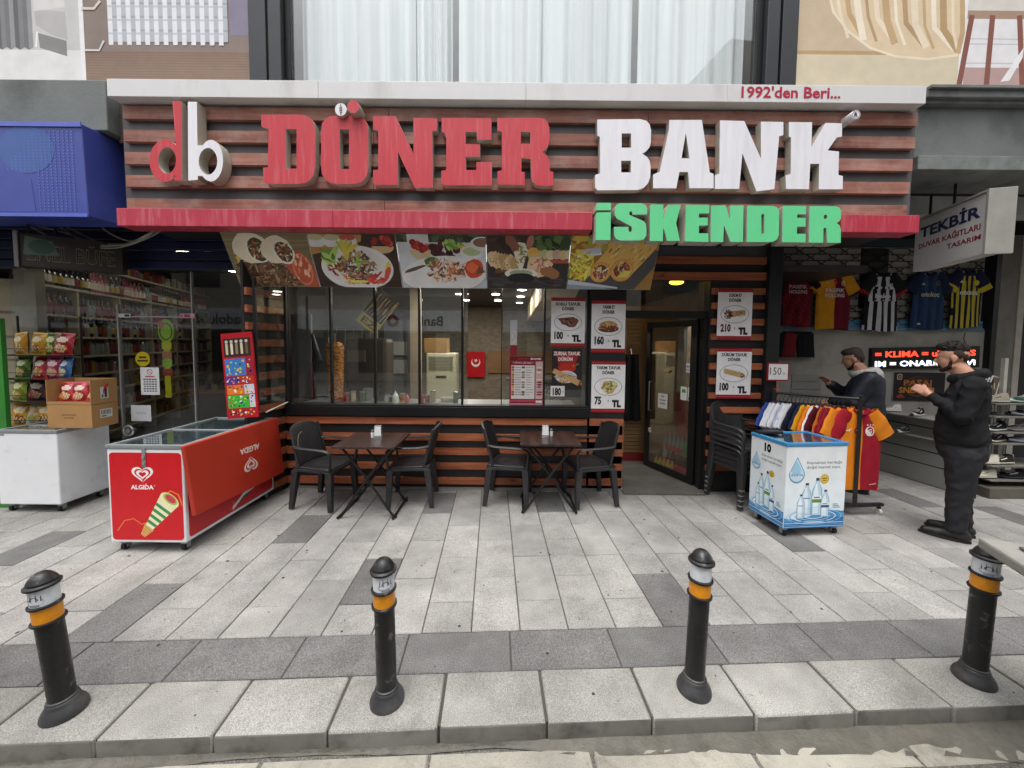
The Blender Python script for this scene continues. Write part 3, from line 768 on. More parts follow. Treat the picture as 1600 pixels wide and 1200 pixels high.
# ------------------------------------------------------------------ kebab shop: facade below the sign
YW, YB = 4.45, 4.485                    # front of the slats, face of the black boards behind
shop = thing('kebab_shop', 'kebab shop front of orange wooden slats on black boards with a row of windows', 'shop', (0, 4.5, 0))
def xw(px, Y=YW): return at(px, 560, Y).x
def zw(py, px=710, Y=YW): return at(px, py, Y).z
ST = pm('stainless', '#9fa2a3', 0.35, 0.7, 0.1, 3)
XL, XP0, XP1 = xw(445), xw(921), xw(977)
XD1, XD2 = xw(1108), xw(1197)
b = MB(); b.box((XL, YB, 0.03), (XP1, YB + .06, zw(634))); b.build('wall_board', BLACKP, shop)
b = MB(); b.box((XL - .01, YB - .01, -.03), (XP1 + .01, YB + .08, .028)); b.build('plinth', pm('plinth_concrete', '#8d8982', .9, var=.2, dirt='#55524c'), shop, bevel=.004)
srow = [(652.5, 663.5), (678, 688.8), (700.5, 711), (723.5, 733.5), (746.5, 757)]
def slat(x0, x1, z0, z1, mat=SLATO, y0=YW, y1=YB - .002):
    b = MB(); b.box((x0 + .001, y0, z0), (x1 - .001, y1, z1)); cx = (x0 + x1) / 2
    return b.build('slat', mat, shop, bevel=.002)
for i, (a, c) in enumerate(srow):
    z1, z0 = zw(a), zw(c)
    j1, j2 = XL + (XP0 - XL) * rnd.uniform(.28, .42), XL + (XP0 - XL) * rnd.uniform(.6, .8)
    if i == 2: j1 = xw(762)
    for x0, x1 in ((XL, j1), (j1, j2), (j2, XP0 - .01), (XP0 + .015, XP1)): slat(x0, x1, z0, z1)
# sill frame and window row
zs0, zs1 = zw(652), zw(633)
b = MB(); b.box((XL, YW - .03, zs0 + .012), (XP0, YW + .12, zs1 - .02)); b.box((XL, YW - .015, zs1 - .02), (XP0, YW + .1, zs1)); b.build('window_sill', BLACK, shop, bevel=.004)
zwt = 2.46
mull = [450, 518, 586.5, 655.5, 722.5, 784, 850.5, 919]
YGL = 4.52
for i, m in enumerate(mull):
    x = at(m, 540, YGL).x; w = .012 if 0 < i < 7 else .025
    if i == 5: w = .005
    b = MB(); b.box((x - w, YGL - .025, zs1), (x + w, YGL + .025, zwt)); b.build('mullion', BLACK, shop, bevel=.003)
b = MB(); b.box((at(450, 540, YGL).x, YGL - .03, zwt), (at(919, 540, YGL).x, YGL + .03, zwt + .06)); b.build('window_head', BLACK, shop)
for i in range(7):
    if i == 4: continue          # this pane is slid open behind its neighbour
    x0, x1 = at(mull[i], 540, YGL).x, at(mull[i + 1], 540, YGL).x
    b = MB(); b.box((x0 + .011, YGL - .004, zs1 + .001), (x1 - .011, YGL + .004, zwt - .001)); b.build('pane', PANE, shop)
x0, x1 = at(mull[3], 540, YGL).x, at(mull[4], 540, YGL).x
b = MB(); b.box((x0 + .03, YGL + .03, zs1 + .001), (x1 + .06, YGL + .038, zwt - .001)); b.build('pane', PANE, shop)
# pillar between window and door
b = MB(); b.box((XP0, YW + .01, zs0), (XP1, YB + .5, 2.75)); b.build('pillar', BLACKP, shop)
b = MB(); b.box((XP0, YB, 0.03), (XP1 - .002, YB + .45, zs0)); b.build('pillar_foot', BLACKP, shop)
# right pillar, lintel, dark post
b = MB(); b.box((XD1, YB, 0), (XD2, YB + .3, 2.95)); b.build('pillar', BLACKP, shop)
b = MB(); b.box((XP1 - .3, YB, zw(437, 1060)), (XD1, YB + .06, 2.95)); b.build('lintel_board', BLACKP, shop)
prow = [(450, 460), (473, 483), (498, 508), (521.5, 531.5), (544.5, 554.5), (567.5, 577.5), (591, 600.5), (614, 623), (636.5, 646), (659, 669), (681.5, 691), (704, 713), (726.5, 736)]
for a, c in prow: slat(XD1 + .01, xw(1192), zw(c, 1150), zw(a, 1150))
for a, c in ((401, 412), (425, 437)): slat(xw(1000), xw(1192), zw(c, 1110), zw(a, 1110))
x0 = xw(1197, 4.40); x1 = xw(1217, 4.40)
b = MB(); b.box((x0, 4.40, 0), (x1, 4.75, 3.0)); b.build('post', pm('post_dark', '#26272a', .5, .2), shop, bevel=.004)
# transom over the door
zt0, zt1 = zw(497, 1045, 4.55), zw(486, 1045, 4.55)
b = MB(); b.box((XP1, 4.52, zt0), (XD1, 4.58, zt1)); b.build('transom_bar', BLACK, shop, bevel=.003)
b = MB(); b.box((XP1, 4.545, zt1 + .001), (XD1, 4.552, zw(437, 1060) + .02)); b.build('pane', PANE, shop)
b = MB(); b.box((XD1 - .045, 4.5, 0.02), (XD1 + .001, 4.6, zt0)); b.build('door_jamb', BLACK, shop, bevel=.003)
# left return: side wall with slats coming forward, with a glazed wing
XR1 = xw(388, 3.98)
def ret(y, z, off=0.0): return Vector((XL + (XR1 - XL) * (YW + .03 - y) / .5 + off, y, z))
def rbox(nm, y0, y1, z0, z1, o0, o1, mat, bev=.002):
    b = MB(); b.hexa([ret(y0, z0, o0), ret(y0, z0, o1), ret(y1, z0, o1), ret(y1, z0, o0), ret(y0, z1, o0), ret(y0, z1, o1), ret(y1, z1, o1), ret(y1, z1, o0)]); return b.build(nm, mat, shop, bevel=bev)
rbox('return_board', 3.98, 4.53, 0.0, 2.62, -.06, -.032, BLACKP)
zc = [(zw(a) + zw(c)) / 2 for a, c in srow]
pitch = (zc[0] - zc[-1]) / 4
for i in range(-4, 9):
    z = zc[0] + i * pitch
    if z > .05: rbox('slat', 3.985, 4.50, z - .039, z + .039, -.031, 0.0, SLATO)
rbox('wing_pane', 4.02, 4.40, zs1 + .05, 2.36, .05, .058, PANE, 0)
rbox('wing_frame', 4.40, 4.43, zs1, 2.4, .04, .07, BLACK)
rbox('wing_frame', 4.00, 4.02, zs1, 2.4, .04, .07, BLACK)
b = MB(); b.tube([ret(4.43, zs1 + .03, .06), ret(4.06, zs1 - .03, .10)], .008, 6); b.build('window_stay', ST, shop)

# ------------------------------------------------------------------ door leaf, swung inward
HX, FX = Vector((XD1 - .05, 4.62)), Vector((at(1012, 540, 5.42).x, 5.42))
dv = (FX - HX); DLn = dv.length; dv.normalize()
ang = math.atan2(dv.y, dv.x)
door = thing('door', 'black framed glass door swung inward in the shop doorway', 'door', (HX.x, HX.y, 0.03), ang)
def dbox(nm, x0, x1, z0, z1, y0, y1, mat, parent=door, bev=.003):
    b = MB(); b.box((x0, y0, z0), (x1, y1, z1)); return b.build(nm, mat, parent, bevel=bev, local=True)
DH = 2.02
dbox('stile', 0, .095, 0, DH, -.02, .02, BLACK); dbox('stile', DLn - .07, DLn, 0, DH, -.02, .02, BLACK)
dbox('rail', .095, DLn - .07, 0, .085, -.02, .02, BLACK); dbox('rail', .095, DLn - .07, DH - .08, DH, -.02, .02, BLACK)
dbox('pane', .096, DLn - .071, .086, DH - .081, -.004, .004, PANE, bev=0)
b = MB(); b.tube([(DLn - .11, .02, .8), (DLn - .11, .05, .8), (DLn - .11, .05, 1.2), (DLn - .11, .02, 1.2)], .01, 8); b.build('handle', ST, door, 40, local=True)
# stickers on the leaf (front side is +y of the leaf seen from the street)
def dcan(x, z, gap=.006): # canvas whose right runs from hinge side; the leaf shows its +y side to the street
    m = Matrix.Rotation(ang, 3, 'Z'); o = Vector((HX.x, HX.y, .03)) + m @ Vector((x, .005, z))
    return Canvas(o, m @ Vector((-1, 0, 0)), (0, 0, 1), gap)
def sticker(nm, label, c): return tag(c.build(nm, PRINT), label, 'sticker')
c = dcan(.235, 1.02); c.rrect(0, 0, .1, .17, .015, '#e9ebe6'); c.poly([(.02, .09), (.02, .12), (.035, .15), (.05, .125), (.065, .15), (.08, .12), (.08, .09), (.06, .09), (.05, .11), (.04, .09)], '#3d9a46')
c.rect(.03, .075, .07, .08, '#b6bab4'); c.ring(.05, .045, .022, .022, .004, '#c2c6c0'); sticker('door_sticker', 'white sticker with a green letter M on the glass door', c)
c = dcan(.118, 1.02); c.rrect(-.005, 0, .09, .17, .015, '#d9d6d2'); c.line([(.01, .02), (.045, .09), (.075, .13)], .016, '#6b5a55'); c.line([(.08, .02), (.045, .09), (.02, .14)], .016, '#6f6662'); c.ellp(.045, .135, .028, .024, '#7d5f59')
sticker('door_sticker', 'pale sticker with crossed dark strokes beside the green M on the door', c)
c = dcan(.16, 1.37); c.rect(0, 0, .13, .12, '#dedee0'); c.text('Metropol', .008, .065, .024, '#3c3c44', 'L', .01); c.text('Kart', .008, .02, .024, '#3c3c44', 'L', .01)
for q in (0, .04, .08): c.rect(.112, q + .005, .13, q + .035, '#7c2f48')
sticker('door_sticker', 'white card sticker with purple squares high on the glass door', c)
c = dcan(.62, .86); c.rect(0, 0, .17, .2, '#d8d8d4')
for z, w in ((.15, .06), (.1, .11), (.055, .1)):
    for q in range(6): c.rect(.085 - w / 2 + q * w / 6, z, .085 - w / 2 + (q + .7) * w / 6, z + .018, '#55565a')
tag(c.build('paper_notice', PRINTM), 'white paper notice taped to the middle of the glass door', 'notice')
c = dcan(.76, .52); c.ellp(0, 0, .032, .036, '#d8c9a4'); c.rect(-.02, -.004, .02, .006, '#6a5a40'); c.build('x', PRINT).name = 'round_sticker'
tag(bpy.data.objects['round_sticker'], 'small round cream sticker at hand height on the glass door', 'sticker')
c = dcan(.52, 1.33); c.rect(0, 0, .085, .04, '#c8a23a'); c.rect(.008, .012, .077, .026, '#4c3c18'); tag(c.build('yellow_sticker', PRINT), 'small yellow strip sticker high on the glass door', 'sticker')
# doorway floor
b = MB(); b.box((XP1, 4.36, 0.002), (XD1, 9.6, .02)); tag(b.build('doorway_floor', speckled('doorway_stone', '#5f5c57', '#4d4a46', '#6f6c67', objvar=0, stain='#45423d', samt=.4)), kind='structure')

# ------------------------------------------------------------------ inside the kebab shop
TAN = pm('tan_slatwall', '#95734c', .55, var=.12, scale=4, stretch=(.2, 1, 1))
inn = thing('shop_interior', 'dim kebab shop interior with stone walls and a dark ceiling behind the windows', 'room', (0, 7, 0))
b = MB(); b.box((XL - .3, 4.56, -.02), (XP1 - .001, 9.6, .015)); b.box((XD1 + .001, 4.8, -.02), (4.2, 9.6, .015)); b.build('floor', pm('inner_floor', '#6d655c', .4, var=.2), inn)
b = MB(); b.box((XL - .3, 4.6, 2.62), (4.2, 9.6, 2.7)); b.build('ceiling', pm('inner_ceiling', '#231f1d', .5, var=.2), inn)
b = MB(); b.box((XL - .33, 4.62, 0), (XL - .3, 9.6, 2.62)); b.build('wall', ST, inn)
STONE = pm('inner_stone', '#7a7063', .8, var=.35, scale=9, bump=.5, bscale=14, stretch=(1, 1, 2.2))
b = MB(); b.box((XL - .3, 9.5, 0), (4.2, 9.6, 2.62)); b.build('wall', STONE, inn)
b = MB(); b.box((2.9, 4.8, 0), (2.95, 9.5, 2.62)); b.build('wall', pm('inner_side_wall', '#8d8578', .6, var=.2), inn)
b = MB(); b.box((-.6, 9.44, 1.0), (2.85, 9.498, 1.55)); b.build('wood_panel', pm('inner_wood', '#7c5836', .5, var=.2, stretch=(.2, 1, 1)), inn)
b = MB(); b.hexa([(.35, 4.7, 2.28), (.75, 4.7, 2.28), (.75, 9.4, 2.28), (.35, 9.4, 2.28), (.35, 4.7, 2.60), (.9, 4.7, 2.60), (.9, 9.4, 2.60), (.35, 9.4, 2.60)]); b.build('bulkhead', pm('inner_bulkhead', '#b9a386', .7), inn)
# kitchen partition and hood on the left
GW = pm('kitchen_panel', '#8b8d8e', .4, .3, .1, 3, stretch=(1, 1, .2))
b = MB(); b.box((-2.95, 6.0, 0), (-2.11, 6.05, 2.62)); b.build('kitchen_wall', pm('kitchen_tile', '#8f8b83', .4, var=.2, scale=3), inn)
b = MB(); b.box((-2.92, 5.05, 1.0), (-2.64, 5.09, 2.1)); b.build('kitchen_panel', GW, inn)
b = MB(); b.box((-2.74, 5.35, 1.0), (-2.56, 5.38, 1.8)); b.build('kitchen_panel', GW, inn)
b = MB(); b.tube([(-2.57, 4.95, 1.0), (-2.57, 4.95, 1.85)], .012, 8); b.tube([(-2.57, 4.95, 1.83), (-2.50, 4.96, 1.5), (-2.55, 4.95, 1.3)], [.02, .05, .012], 8); b.build('grill_pole', BLACK, inn)
b = MB(); b.box((-2.45, 5.6, 1.0), (-1.82, 5.95, 1.80)); b.build('hood_panel', pm('hood_brown', '#5d5650', .4, .4), inn, bevel=.06)
b = MB(); b.box((-2.4, 5.58, 1.45), (-2.14, 5.6, 1.62)); b.build('hood_label', pm('hood_label', '#6f6359', .5), inn)
b = MB(); b.box((-2.1, 6.3, 0), (-1.66, 6.34, 2.1)); b.build('partition', pm('bluish_panel', '#7b8084', .5), inn)
for i, z in enumerate((1.75, 1.45)):
    b = MB(); b.box((-2.05, 6.27, z - .22), (-1.72, 6.298, z)); b.build('wall_picture', pm('pale_picture', '#c4c4c0', .5), inn)
b = MB(); b.box((-1.62, 6.1, 0), (-1.46, 6.2, 2.6)); b.build('column', pm('beige_column', '#a59681', .6), inn)
b = MB(); b.box((-2.6, 4.62, .9), (2 - 1.2, 5.15, .985)); b.build('counter', ST, inn, bevel=.01)
b = MB(); b.box((-2.6, 4.66, 0.02), (.8, 5.1, .9)); b.build('counter_front', BLACKP, inn)
b = MB(); b.box((.18, 6.3, .02), (.72, 6.6, 1.12)); b.build('till_counter', speckled('terrazzo', '#6d6a66', '#3b3937', '#a8a49d', gs=40), inn)
b = MB(); b.box((-.1, 6.25, 1.12), (.75, 6.65, 1.16)); b.build('till_top', pm('till_top', '#4f4740', .3), inn)
b = MB(); b.box((1.66, 5.62, .14), (2.42, 5.68, 2.3))
for i in range(39): b.box((1.661, 5.604, .145 + i * .055), (2.419, 5.62, .145 + i * .055 + .047))
tag(b.build('slatwall', TAN, inn), kind='stuff')
b = MB(); b.box((1.64, 5.60, .02), (2.44, 5.7, .14)); b.build('red_skirting', pm('red_skirting', '#8c2028', .5), inn)
# downlights that are lit
LAMP = emis('lamp_disc', '#fff6e6', 14.0)
RIM = pm('lamp_rim', '#d8d8d8', .4)
spots = [(-.95, 5.3), (-.3, 5.3), (-.95, 6.0), (-.3, 6.0), (-.95, 6.9), (-.3, 6.9), (-.95, 7.9), (-.3, 7.9), (.15, 5.6), (.15, 6.3), (.15, 7.2), (.15, 8.3), (1.3, 5.4), (1.5, 7.4)]
L0 = thing('ceiling_light', 'round downlight set in the dark shop ceiling', 'ceiling light', (spots[0][0], spots[0][1], 2.62), 0, 'downlights in the shop ceiling')
b = MB(); b.lathe([(.085, 0), (.085, -.012), (.072, -.014)], n=18); b.build('rim', RIM, L0, 40, local=True)
b = MB(); b.lathe([(.07, -.016), (.06, -.018)], n=18); b.build('lamp', LAMP, L0, local=True)
LL = ['nearest', 'second', 'third', 'farthest']
for i, (x, y) in enumerate(spots):
    lb = 'round lit downlight, %s of the %s row inside the shop' % (LL[(i // 2) if i < 8 else i - 8 if i < 12 else i - 12], ['left', 'middle'][i % 2] if i < 8 else 'right' if i < 12 else 'doorway')
    if i: dup(L0, (x, y, 2.62), label=lb)
    else: L0['label'] = lb
for x, y in spots[:12:2]:
    q = bpy.data.lights.new('lamp_glow', 'AREA'); q.shape = 'DISK'; q.size = .13; q.energy = 8; q.color = (1, .93, .82)
    o = bpy.data.objects.new('lamp_glow', q); COL.objects.link(o); o.location = (x, y, 2.598)
t = thing('round_wall_lamp', 'lit round yellow lamp above the shop doorway', 'lamp', (at(1057, 441, 4.8).x, 4.8, at(1057, 441, 4.8).z), 0)
b = MB(); b.ell((0, 0, 0), (.085, .085, .03), 18, 8); b.build('globe', emis('yellow_lamp', '#ffd23c', 3.0), t, 60, local=True)
b = MB(); b.cyl((0, 0, .02), (0, 0, .3), .01, n=8); b.build('stem', BLACK, t, local=True)
# doner spit
t = thing('doner_spit', 'tall browned doner cone on its spit behind the left windows', 'doner spit', (at(524, 580, 4.92).x, 4.92, .99))
rm = random.Random(4); b = MB()
n, m = 46, 80
def cone(u, v):
    a = 2 * math.pi * u; z = .03 + .72 * v
    r = .082 + .022 * v - (.05 * max(0, (v - .9) / .1) ** 2) + rm.uniform(-.008, .008)
    return (r * math.cos(a), r * math.sin(a), z)
b.grid(cone, n, m, flip=False)
MEAT = pm('doner_meat', '#c8863c', .4, var=.5, scale=26, dirt='#6a3416', damt=.9, dscale=15, dthr=(.48, .6), bump=.8, bscale=45, stretch=(1, 1, 2.4))
for i in range(420):     # sliced strips that hang on the roasted face
    a_, v_ = rm.uniform(0, 6.283), rm.uniform(.02, .97); rr_ = .083 + .022 * v_ - (.05 * max(0, (v_ - .9) / .1) ** 2); z_ = .03 + .72 * v_
    er, et = Vector((math.cos(a_), math.sin(a_), 0)), Vector((-math.sin(a_), math.cos(a_), 0)); tw = rm.uniform(-.7, .7)
    l_ = et * math.cos(tw) + Vector((0, 0, 1)) * math.sin(tw); w_ = er.cross(l_); p_ = er * (rr_ + .002) + Vector((0, 0, z_)); hl, hw_ = rm.uniform(.012, .026), rm.uniform(.004, .009)
    b.add([p_ - l_ * hl, p_ - w_ * hw_ + er * .004, p_ + l_ * hl, p_ + w_ * hw_ + er * rm.uniform(.004, .012)], [(0, 1, 2, 3), (3, 2, 1, 0)], rm.choice((0, 1, 1, 2)))
b.build('meat_cone', [MEAT, pm('doner_golden', '#d8994a', .4, var=.3, scale=30), pm('doner_brown', '#7a431c', .45, var=.4, scale=30)], t, 70, local=True)
b = MB(); b.cyl((0, 0, 0), (0, 0, .86), .009, n=8); b.cyl((0, 0, 0), (0, 0, .02), .15, n=24); b.build('spit_rod', ST, t, 40, local=True)
# fittings on the counter
t = thing('squeeze_bottle', 'white squeeze bottle standing on the counter behind the windows', 'sauce bottle', (at(618, 620, 4.7).x, 4.7, .985), 0)
b = MB(); b.lathe([(.034, 0), (.036, .01), (.036, .095), (.026, .115), (.012, .12)], n=16); b.build('body', pm('white_plastic', '#dcdcd8', .4), t, 50, local=True)
b = MB(); b.lathe([(.026, .116), (.012, .135), (.004, .165)], n=12); b.build('nozzle', pm('white_plastic', '#dcdcd8', .4), t, 50, local=True)
d = dup(t, (at(658, 622, 4.72).x, 4.72, .985), label='red sauce bottle on the counter next to the fourth mullion')
for k in d.children: k.data = k.data.copy(); k.data.materials[0] = pm('red_plastic', '#a01d1c', .4)
d = dup(t, (at(636, 625, 4.8).x, 4.80, .985), label='pink sauce bottle behind the white squeeze bottle'); d.scale = (.7, .7, .7)
for k in d.children: k.data = k.data.copy(); k.data.materials[0] = pm('pink_plastic', '#b4656a', .4)
for i, (px, w, h, m_, lb) in enumerate(((555, .16, .12, BLACK, 'dark pan'), (575, .12, .16, ST, 'steel pot'), (595, .1, .1, BLACK, 'black pot'), (700, .2, .05, pm('cream_tray', '#cfc9b8', .4), 'cream tray'))):
    t = thing('pan', '%s standing on the kitchen counter behind the glass' % lb, 'pan', (at(px, 600, 4.95).x, 4.95, .985))
    b = MB(); r = w / 2; b.lathe([(r * .85, 0), (r, h), (r * .93, h), (r * .8, .01)], n=20); b.build('vessel', m_, t, 40, local=True)
    b = MB(); b.tube([(r, 0, h * .8), (r + .12, 0, h * .85)], .008, 6); b.build('handle', BLACK, t, local=True)
rc_ = random.Random(12)
SPICE = ['#8d2a1c', '#c9b48a', '#4a5a3a', '#b8b4ac', '#3a3434', '#a5742c']
for i in range(9):
    px = [542, 551, 566, 604, 612, 628, 668, 676, 712][i]; h = rc_.uniform(.07, .16)
    t = thing('jar', ['spice tub next to the doner spit', 'low tub right of the doner spit', 'dark tub in front of the steel pot', 'narrow tub left of the white squeeze bottle', 'small tub touching the white squeeze bottle', 'tub between the white and the pink bottle', 'tub right of the red sauce bottle', 'second tub right of the red sauce bottle', 'tub beside the cream tray'][i], 'tub', (at(px, 610, 4.86).x, 4.86 + .03 * (i % 2), .985))
    b = MB(); b.lathe([(.03, 0), (.034, h * .85), (.03, h * .9)], n=12); b.build('vessel', pm('tub_%d' % (i % 6), SPICE[i % 6], .4), t, 50, local=True)
    b = MB(); b.lathe([(.035, h * .88), (.035, h), (.01, h * 1.05)], n=12); b.build('lid', ST, t, 50, local=True)
ut = thing('utensil_rail', 'steel rail of hanging ladles and knives on the kitchen wall', 'utensil rail', (-2.5, 5.95, 1.95))
b = MB(); b.cyl((-.4, 0, 0), (.36, 0, 0), .008, n=8); b.build('rail', ST, ut, local=True)
for i in range(6):
    x = -.34 + .13 * i; l = rc_.uniform(.22, .34)
    b = MB(); b.cyl((x, -.01, -.01), (x, -.01, -l), .006, n=6); b.ell((x, -.015, -l - .03), (.03, .012, .04), 10, 6); b.build('ladle', ST, ut, 50, local=True)
t = thing('air_conditioner', 'tall cream cabinet air conditioner standing inside the shop', 'air conditioner', (at(692, 590, 6.6).x, 6.6, .015))
b = MB(); b.box((-.25, -.17, 0), (.25, .17, 1.55)); b.build('cabinet', pm('ac_cream', '#d6cfb4', .5, var=.05), t, bevel=.02, local=True)
b = MB()
for i in range(9): b.box((-.2, -.185, 1.28 + i * .025), (.2, -.172, 1.292 + i * .025))
b.build('grille', pm('ac_grille', '#a39c86', .5), t, local=True)
b = MB(); b.box((-.09, -.176, 1.13), (.09, -.172, 1.17)); b.build('display', BLACK, t, local=True)
b = MB(); b.box((-.19, -.15, 0), (.19, .15, .25)); tag(b.build('cardboard_box', pm('carton', '#a27a4b', .8, var=.1), None, bevel=.004), 'cardboard box on top of the cream air conditioner', 'box').location = (at(683, 545, 6.6).x, 6.6, 1.565)
# flag on the back wall
p = at(743, 570, 9.4); c = Canvas(p - Vector((.22, 0, .3))); c.rect(0, 0, .45, .62, '#b01a22'); c.ellp(.225, .36, .11, .11, '#e8e2e0'); c.ellp(.225, .39, .088, .088, '#b01a22')
st_ = [(.225 + (.05 if i % 2 == 0 else .02) * math.sin(math.pi * i / 5), .405 - (.05 if i % 2 == 0 else .02) * math.cos(math.pi * i / 5)) for i in range(10)]
c.poly(st_, '#e8e2e0'); b = c; b.box(p + Vector((-.22, .002, -.3)), p + Vector((.23, .01, .32)), col=lin('#b01a22')); tag(b.build('flag', PRINTM), 'red flag with white crescent and star on the back wall', 'flag')
# till screen and drinks behind the door
t = thing('till_screen', 'black till screen on the terrazzo counter', 'screen', (.2, 6.4, 1.16))
b = MB(); b.obox((0, 0, .22), (.34, .03, .26), Matrix.Rotation(R(-12), 3, 'X')); b.build('screen', BLACK, t, bevel=.01, local=True)
b = MB(); b.cyl((0, .03, 0), (0, .03, .15), .03, n=12); b.cyl((0, .03, 0), (0, .03, .015), .1, n=16); b.build('stand', BLACK, t, local=True)
t = thing('drinks_fridge', 'red drinks fridge seen through the glass door', 'fridge', (2.66, 5.55, .02))
b = MB(); b.box((-.23, -.25, 0), (.23, .25, 1.02)); b.build('cabinet', pm('fridge_red', '#a3161c', .35), t, bevel=.015, local=True)
b = MB(); b.box((-.19, -.262, .12), (.19, -.252, .92)); b.build('door', pm('fridge_door', '#7e1216', .25), t, bevel=.004, local=True)
COLA = pm('cola_bottle', '#3a0f0c', .15, var=.1); GRNB = pm('green_bottle', '#2f7d45', .2); CLRB = pm('clear_bottle', '#6d7274', .15)
REDLB = pm('red_label', '#b3161c', .4); YEL = pm('yellow_label', '#c2ac2a', .4)
def drink(name, h, r, mb, ml):
    t = thing(name, 'x', 'bottle', (0, 0, 0)); k = h / .3
    b = MB(); b.lathe([(r * .9, 0), (r, .01), (r, .17 * k), (r * .8, .21 * k), (r * .35, .26 * k), (r * .33, .285 * k)], n=12); b.build('bottle_body', mb, t, 50, local=True)
    b = MB(); b.lathe([(r + .001, .07 * k), (r + .001, .15 * k)], n=12); b.build('label', ml, t, 50, local=True)
    b = MB(); b.lathe([(r * .4, .285 * k), (r * .4, .3 * k)], n=10); b.build('cap', ml, t, 50, local=True)
    return t
rd = random.Random(15)
pr = [drink('drink_bottle', .3, .038, COLA, REDLB), drink('drink_bottle', .3, .038, GRNB, GRNB), drink('drink_bottle', .33, .04, CLRB, REDLB), drink('drink_bottle', .16, .033, YEL, YEL)]
LB = ['dark cola bottle with red label in the crowd behind the glass door', 'green drink bottle in the crowd behind the glass door', 'clear drink bottle with red label behind the glass door', 'small yellow drink bottle in the front row behind the glass door']
k = 0
for row in range(5):
    for i in range(9):
        tt = (i + .5) / 9; base = HX + dv * (DLn * (.12 + .76 * tt)); nrm = Vector((-dv.y, dv.x)); nrm = nrm if nrm.x > 0 else -nrm
        pos = base + nrm * (.09 + .085 * row); q = 3 if row == 0 and i > 3 else 1 if (row in (1, 2) and i in (2, 3)) else rd.choice((0, 0, 2, 2, 0))
        o = pr[q] if (q in (0, 1, 2, 3) and pr[q].get('label') == 'x') else dup(pr[q])
        o['label'] = ['dark cola bottle', 'green drink bottle', 'clear drink bottle', 'small yellow bottle'][q] + ' behind the glass door, %s from the hinge in the %s row' % (['first', 'second', 'third', 'fourth', 'fifth', 'sixth', 'seventh', 'eighth', 'ninth'][i], ['front', 'second', 'third', 'fourth', 'back'][row]); o['category'] = 'bottle'; o['group'] = 'drink bottles behind the door'; o.location = (pos.x, pos.y, .02 + (.16 if row > 1 else 0)); k += 1
for q in pr:
    if q['label'] == 'x':
        for k_ in list(q.children): bpy.data.objects.remove(k_)
        bpy.data.objects.remove(q)
for row in (2, 3, 4):
    base0 = HX + dv * (DLn * .15); nrm = Vector((-dv.y, dv.x)); nrm = nrm if nrm.x > 0 else -nrm
    b = MB()
    A = HX + dv * (DLn * .14) + nrm * (.09 + .085 * row - .04); B_ = HX + dv * (DLn * .86) + nrm * (.09 + .085 * row - .04)
    C_ = B_ + nrm * .083; D_ = A + nrm * .083
    b.hexa([(A.x, A.y, .02), (B_.x, B_.y, .02), (C_.x, C_.y, .02), (D_.x, D_.y, .02), (A.x, A.y, .178), (B_.x, B_.y, .178), (C_.x, C_.y, .178), (D_.x, D_.y, .178)])
    tag(b.build('drink_crate', REDLB), 'red drinks crate on the floor behind the glass door, row %s from the glass' % {2: 'nearest', 3: 'second', 4: 'farthest'}[row], 'crate')
t = thing('hanging_coat', 'dark coat hanging beside the tan slatwall in the doorway', 'coat', (1.70, 5.45, 1.1))
b = MB(); b.grid(lambda u, v: ((u - .5) * (.18 + .12 * v), .03 * math.sin(u * 14), .5 - .95 * v), 14, 10); b.build('cloth', pm('dark_coat', '#17171a', .9), t, 60, local=True, solid=.03)
b = MB(); b.tube([(0, 0, .5), (0, .04, .58), (0, .1, .55)], .008, 6); b.build('hook', ST, t, local=True)
# ------------------------------------------------------------------ upper storey over the shop
YU = 4.05
up = thing('upper_storey', 'upper storey with a wide curtained window between dark metal columns', 'building', (0, 4.2, 4.3))
zu0, zu1 = 4.05, 6.6
DCOL = pm('column_metal', '#34363a', .45, .2, .1, 3)
def ux(px, Y=YU): return at(px, 60, Y).x
b = MB(); b.box((-9, 4.6, 3.3), (9, 4.8, 7)); b.build('wall', pm('upper_wall', '#b9bab8', .8), up)
for a, c in ((390, 417), (421, 440), (1197, 1216), (1220, 1245)):
    b = MB(); b.box((ux(a), YU - .02, zu0), (ux(c), YU + .2, zu1)); b.build('column', DCOL, up, bevel=.006)
b = MB(); b.box((ux(417), YU + .02, zu0), (ux(421), YU + .2, zu1)); b.build('column_joint', pm('joint_light', '#8d867c', .5), up)
b = MB(); b.box((ux(1216), YU + .02, zu0), (ux(1220), YU + .2, zu1)); b.build('column_joint', BLACK, up)
for a, c in ((441, 447), (1188, 1196)):
    b = MB(); b.box((ux(a), YU + .05, zu0), (ux(c), YU + .15, zu1)); b.build('window_frame', BLACK, up)
UPG = glass('upper_pane', (.98, .99, .99), 1.5)
uxs = [447, 718, 952, 1188]
for i in range(3):
    b = MB(); b.box((ux(uxs[i]) + .002, YU + .09, zu0), (ux(uxs[i + 1]) - .002, YU + .1, zu1)); b.build('pane', UPG, up)
CURT = pm('sheer_curtain', '#eef2f2', .85, var=.16, scale=13, stretch=(1, .3, .012))
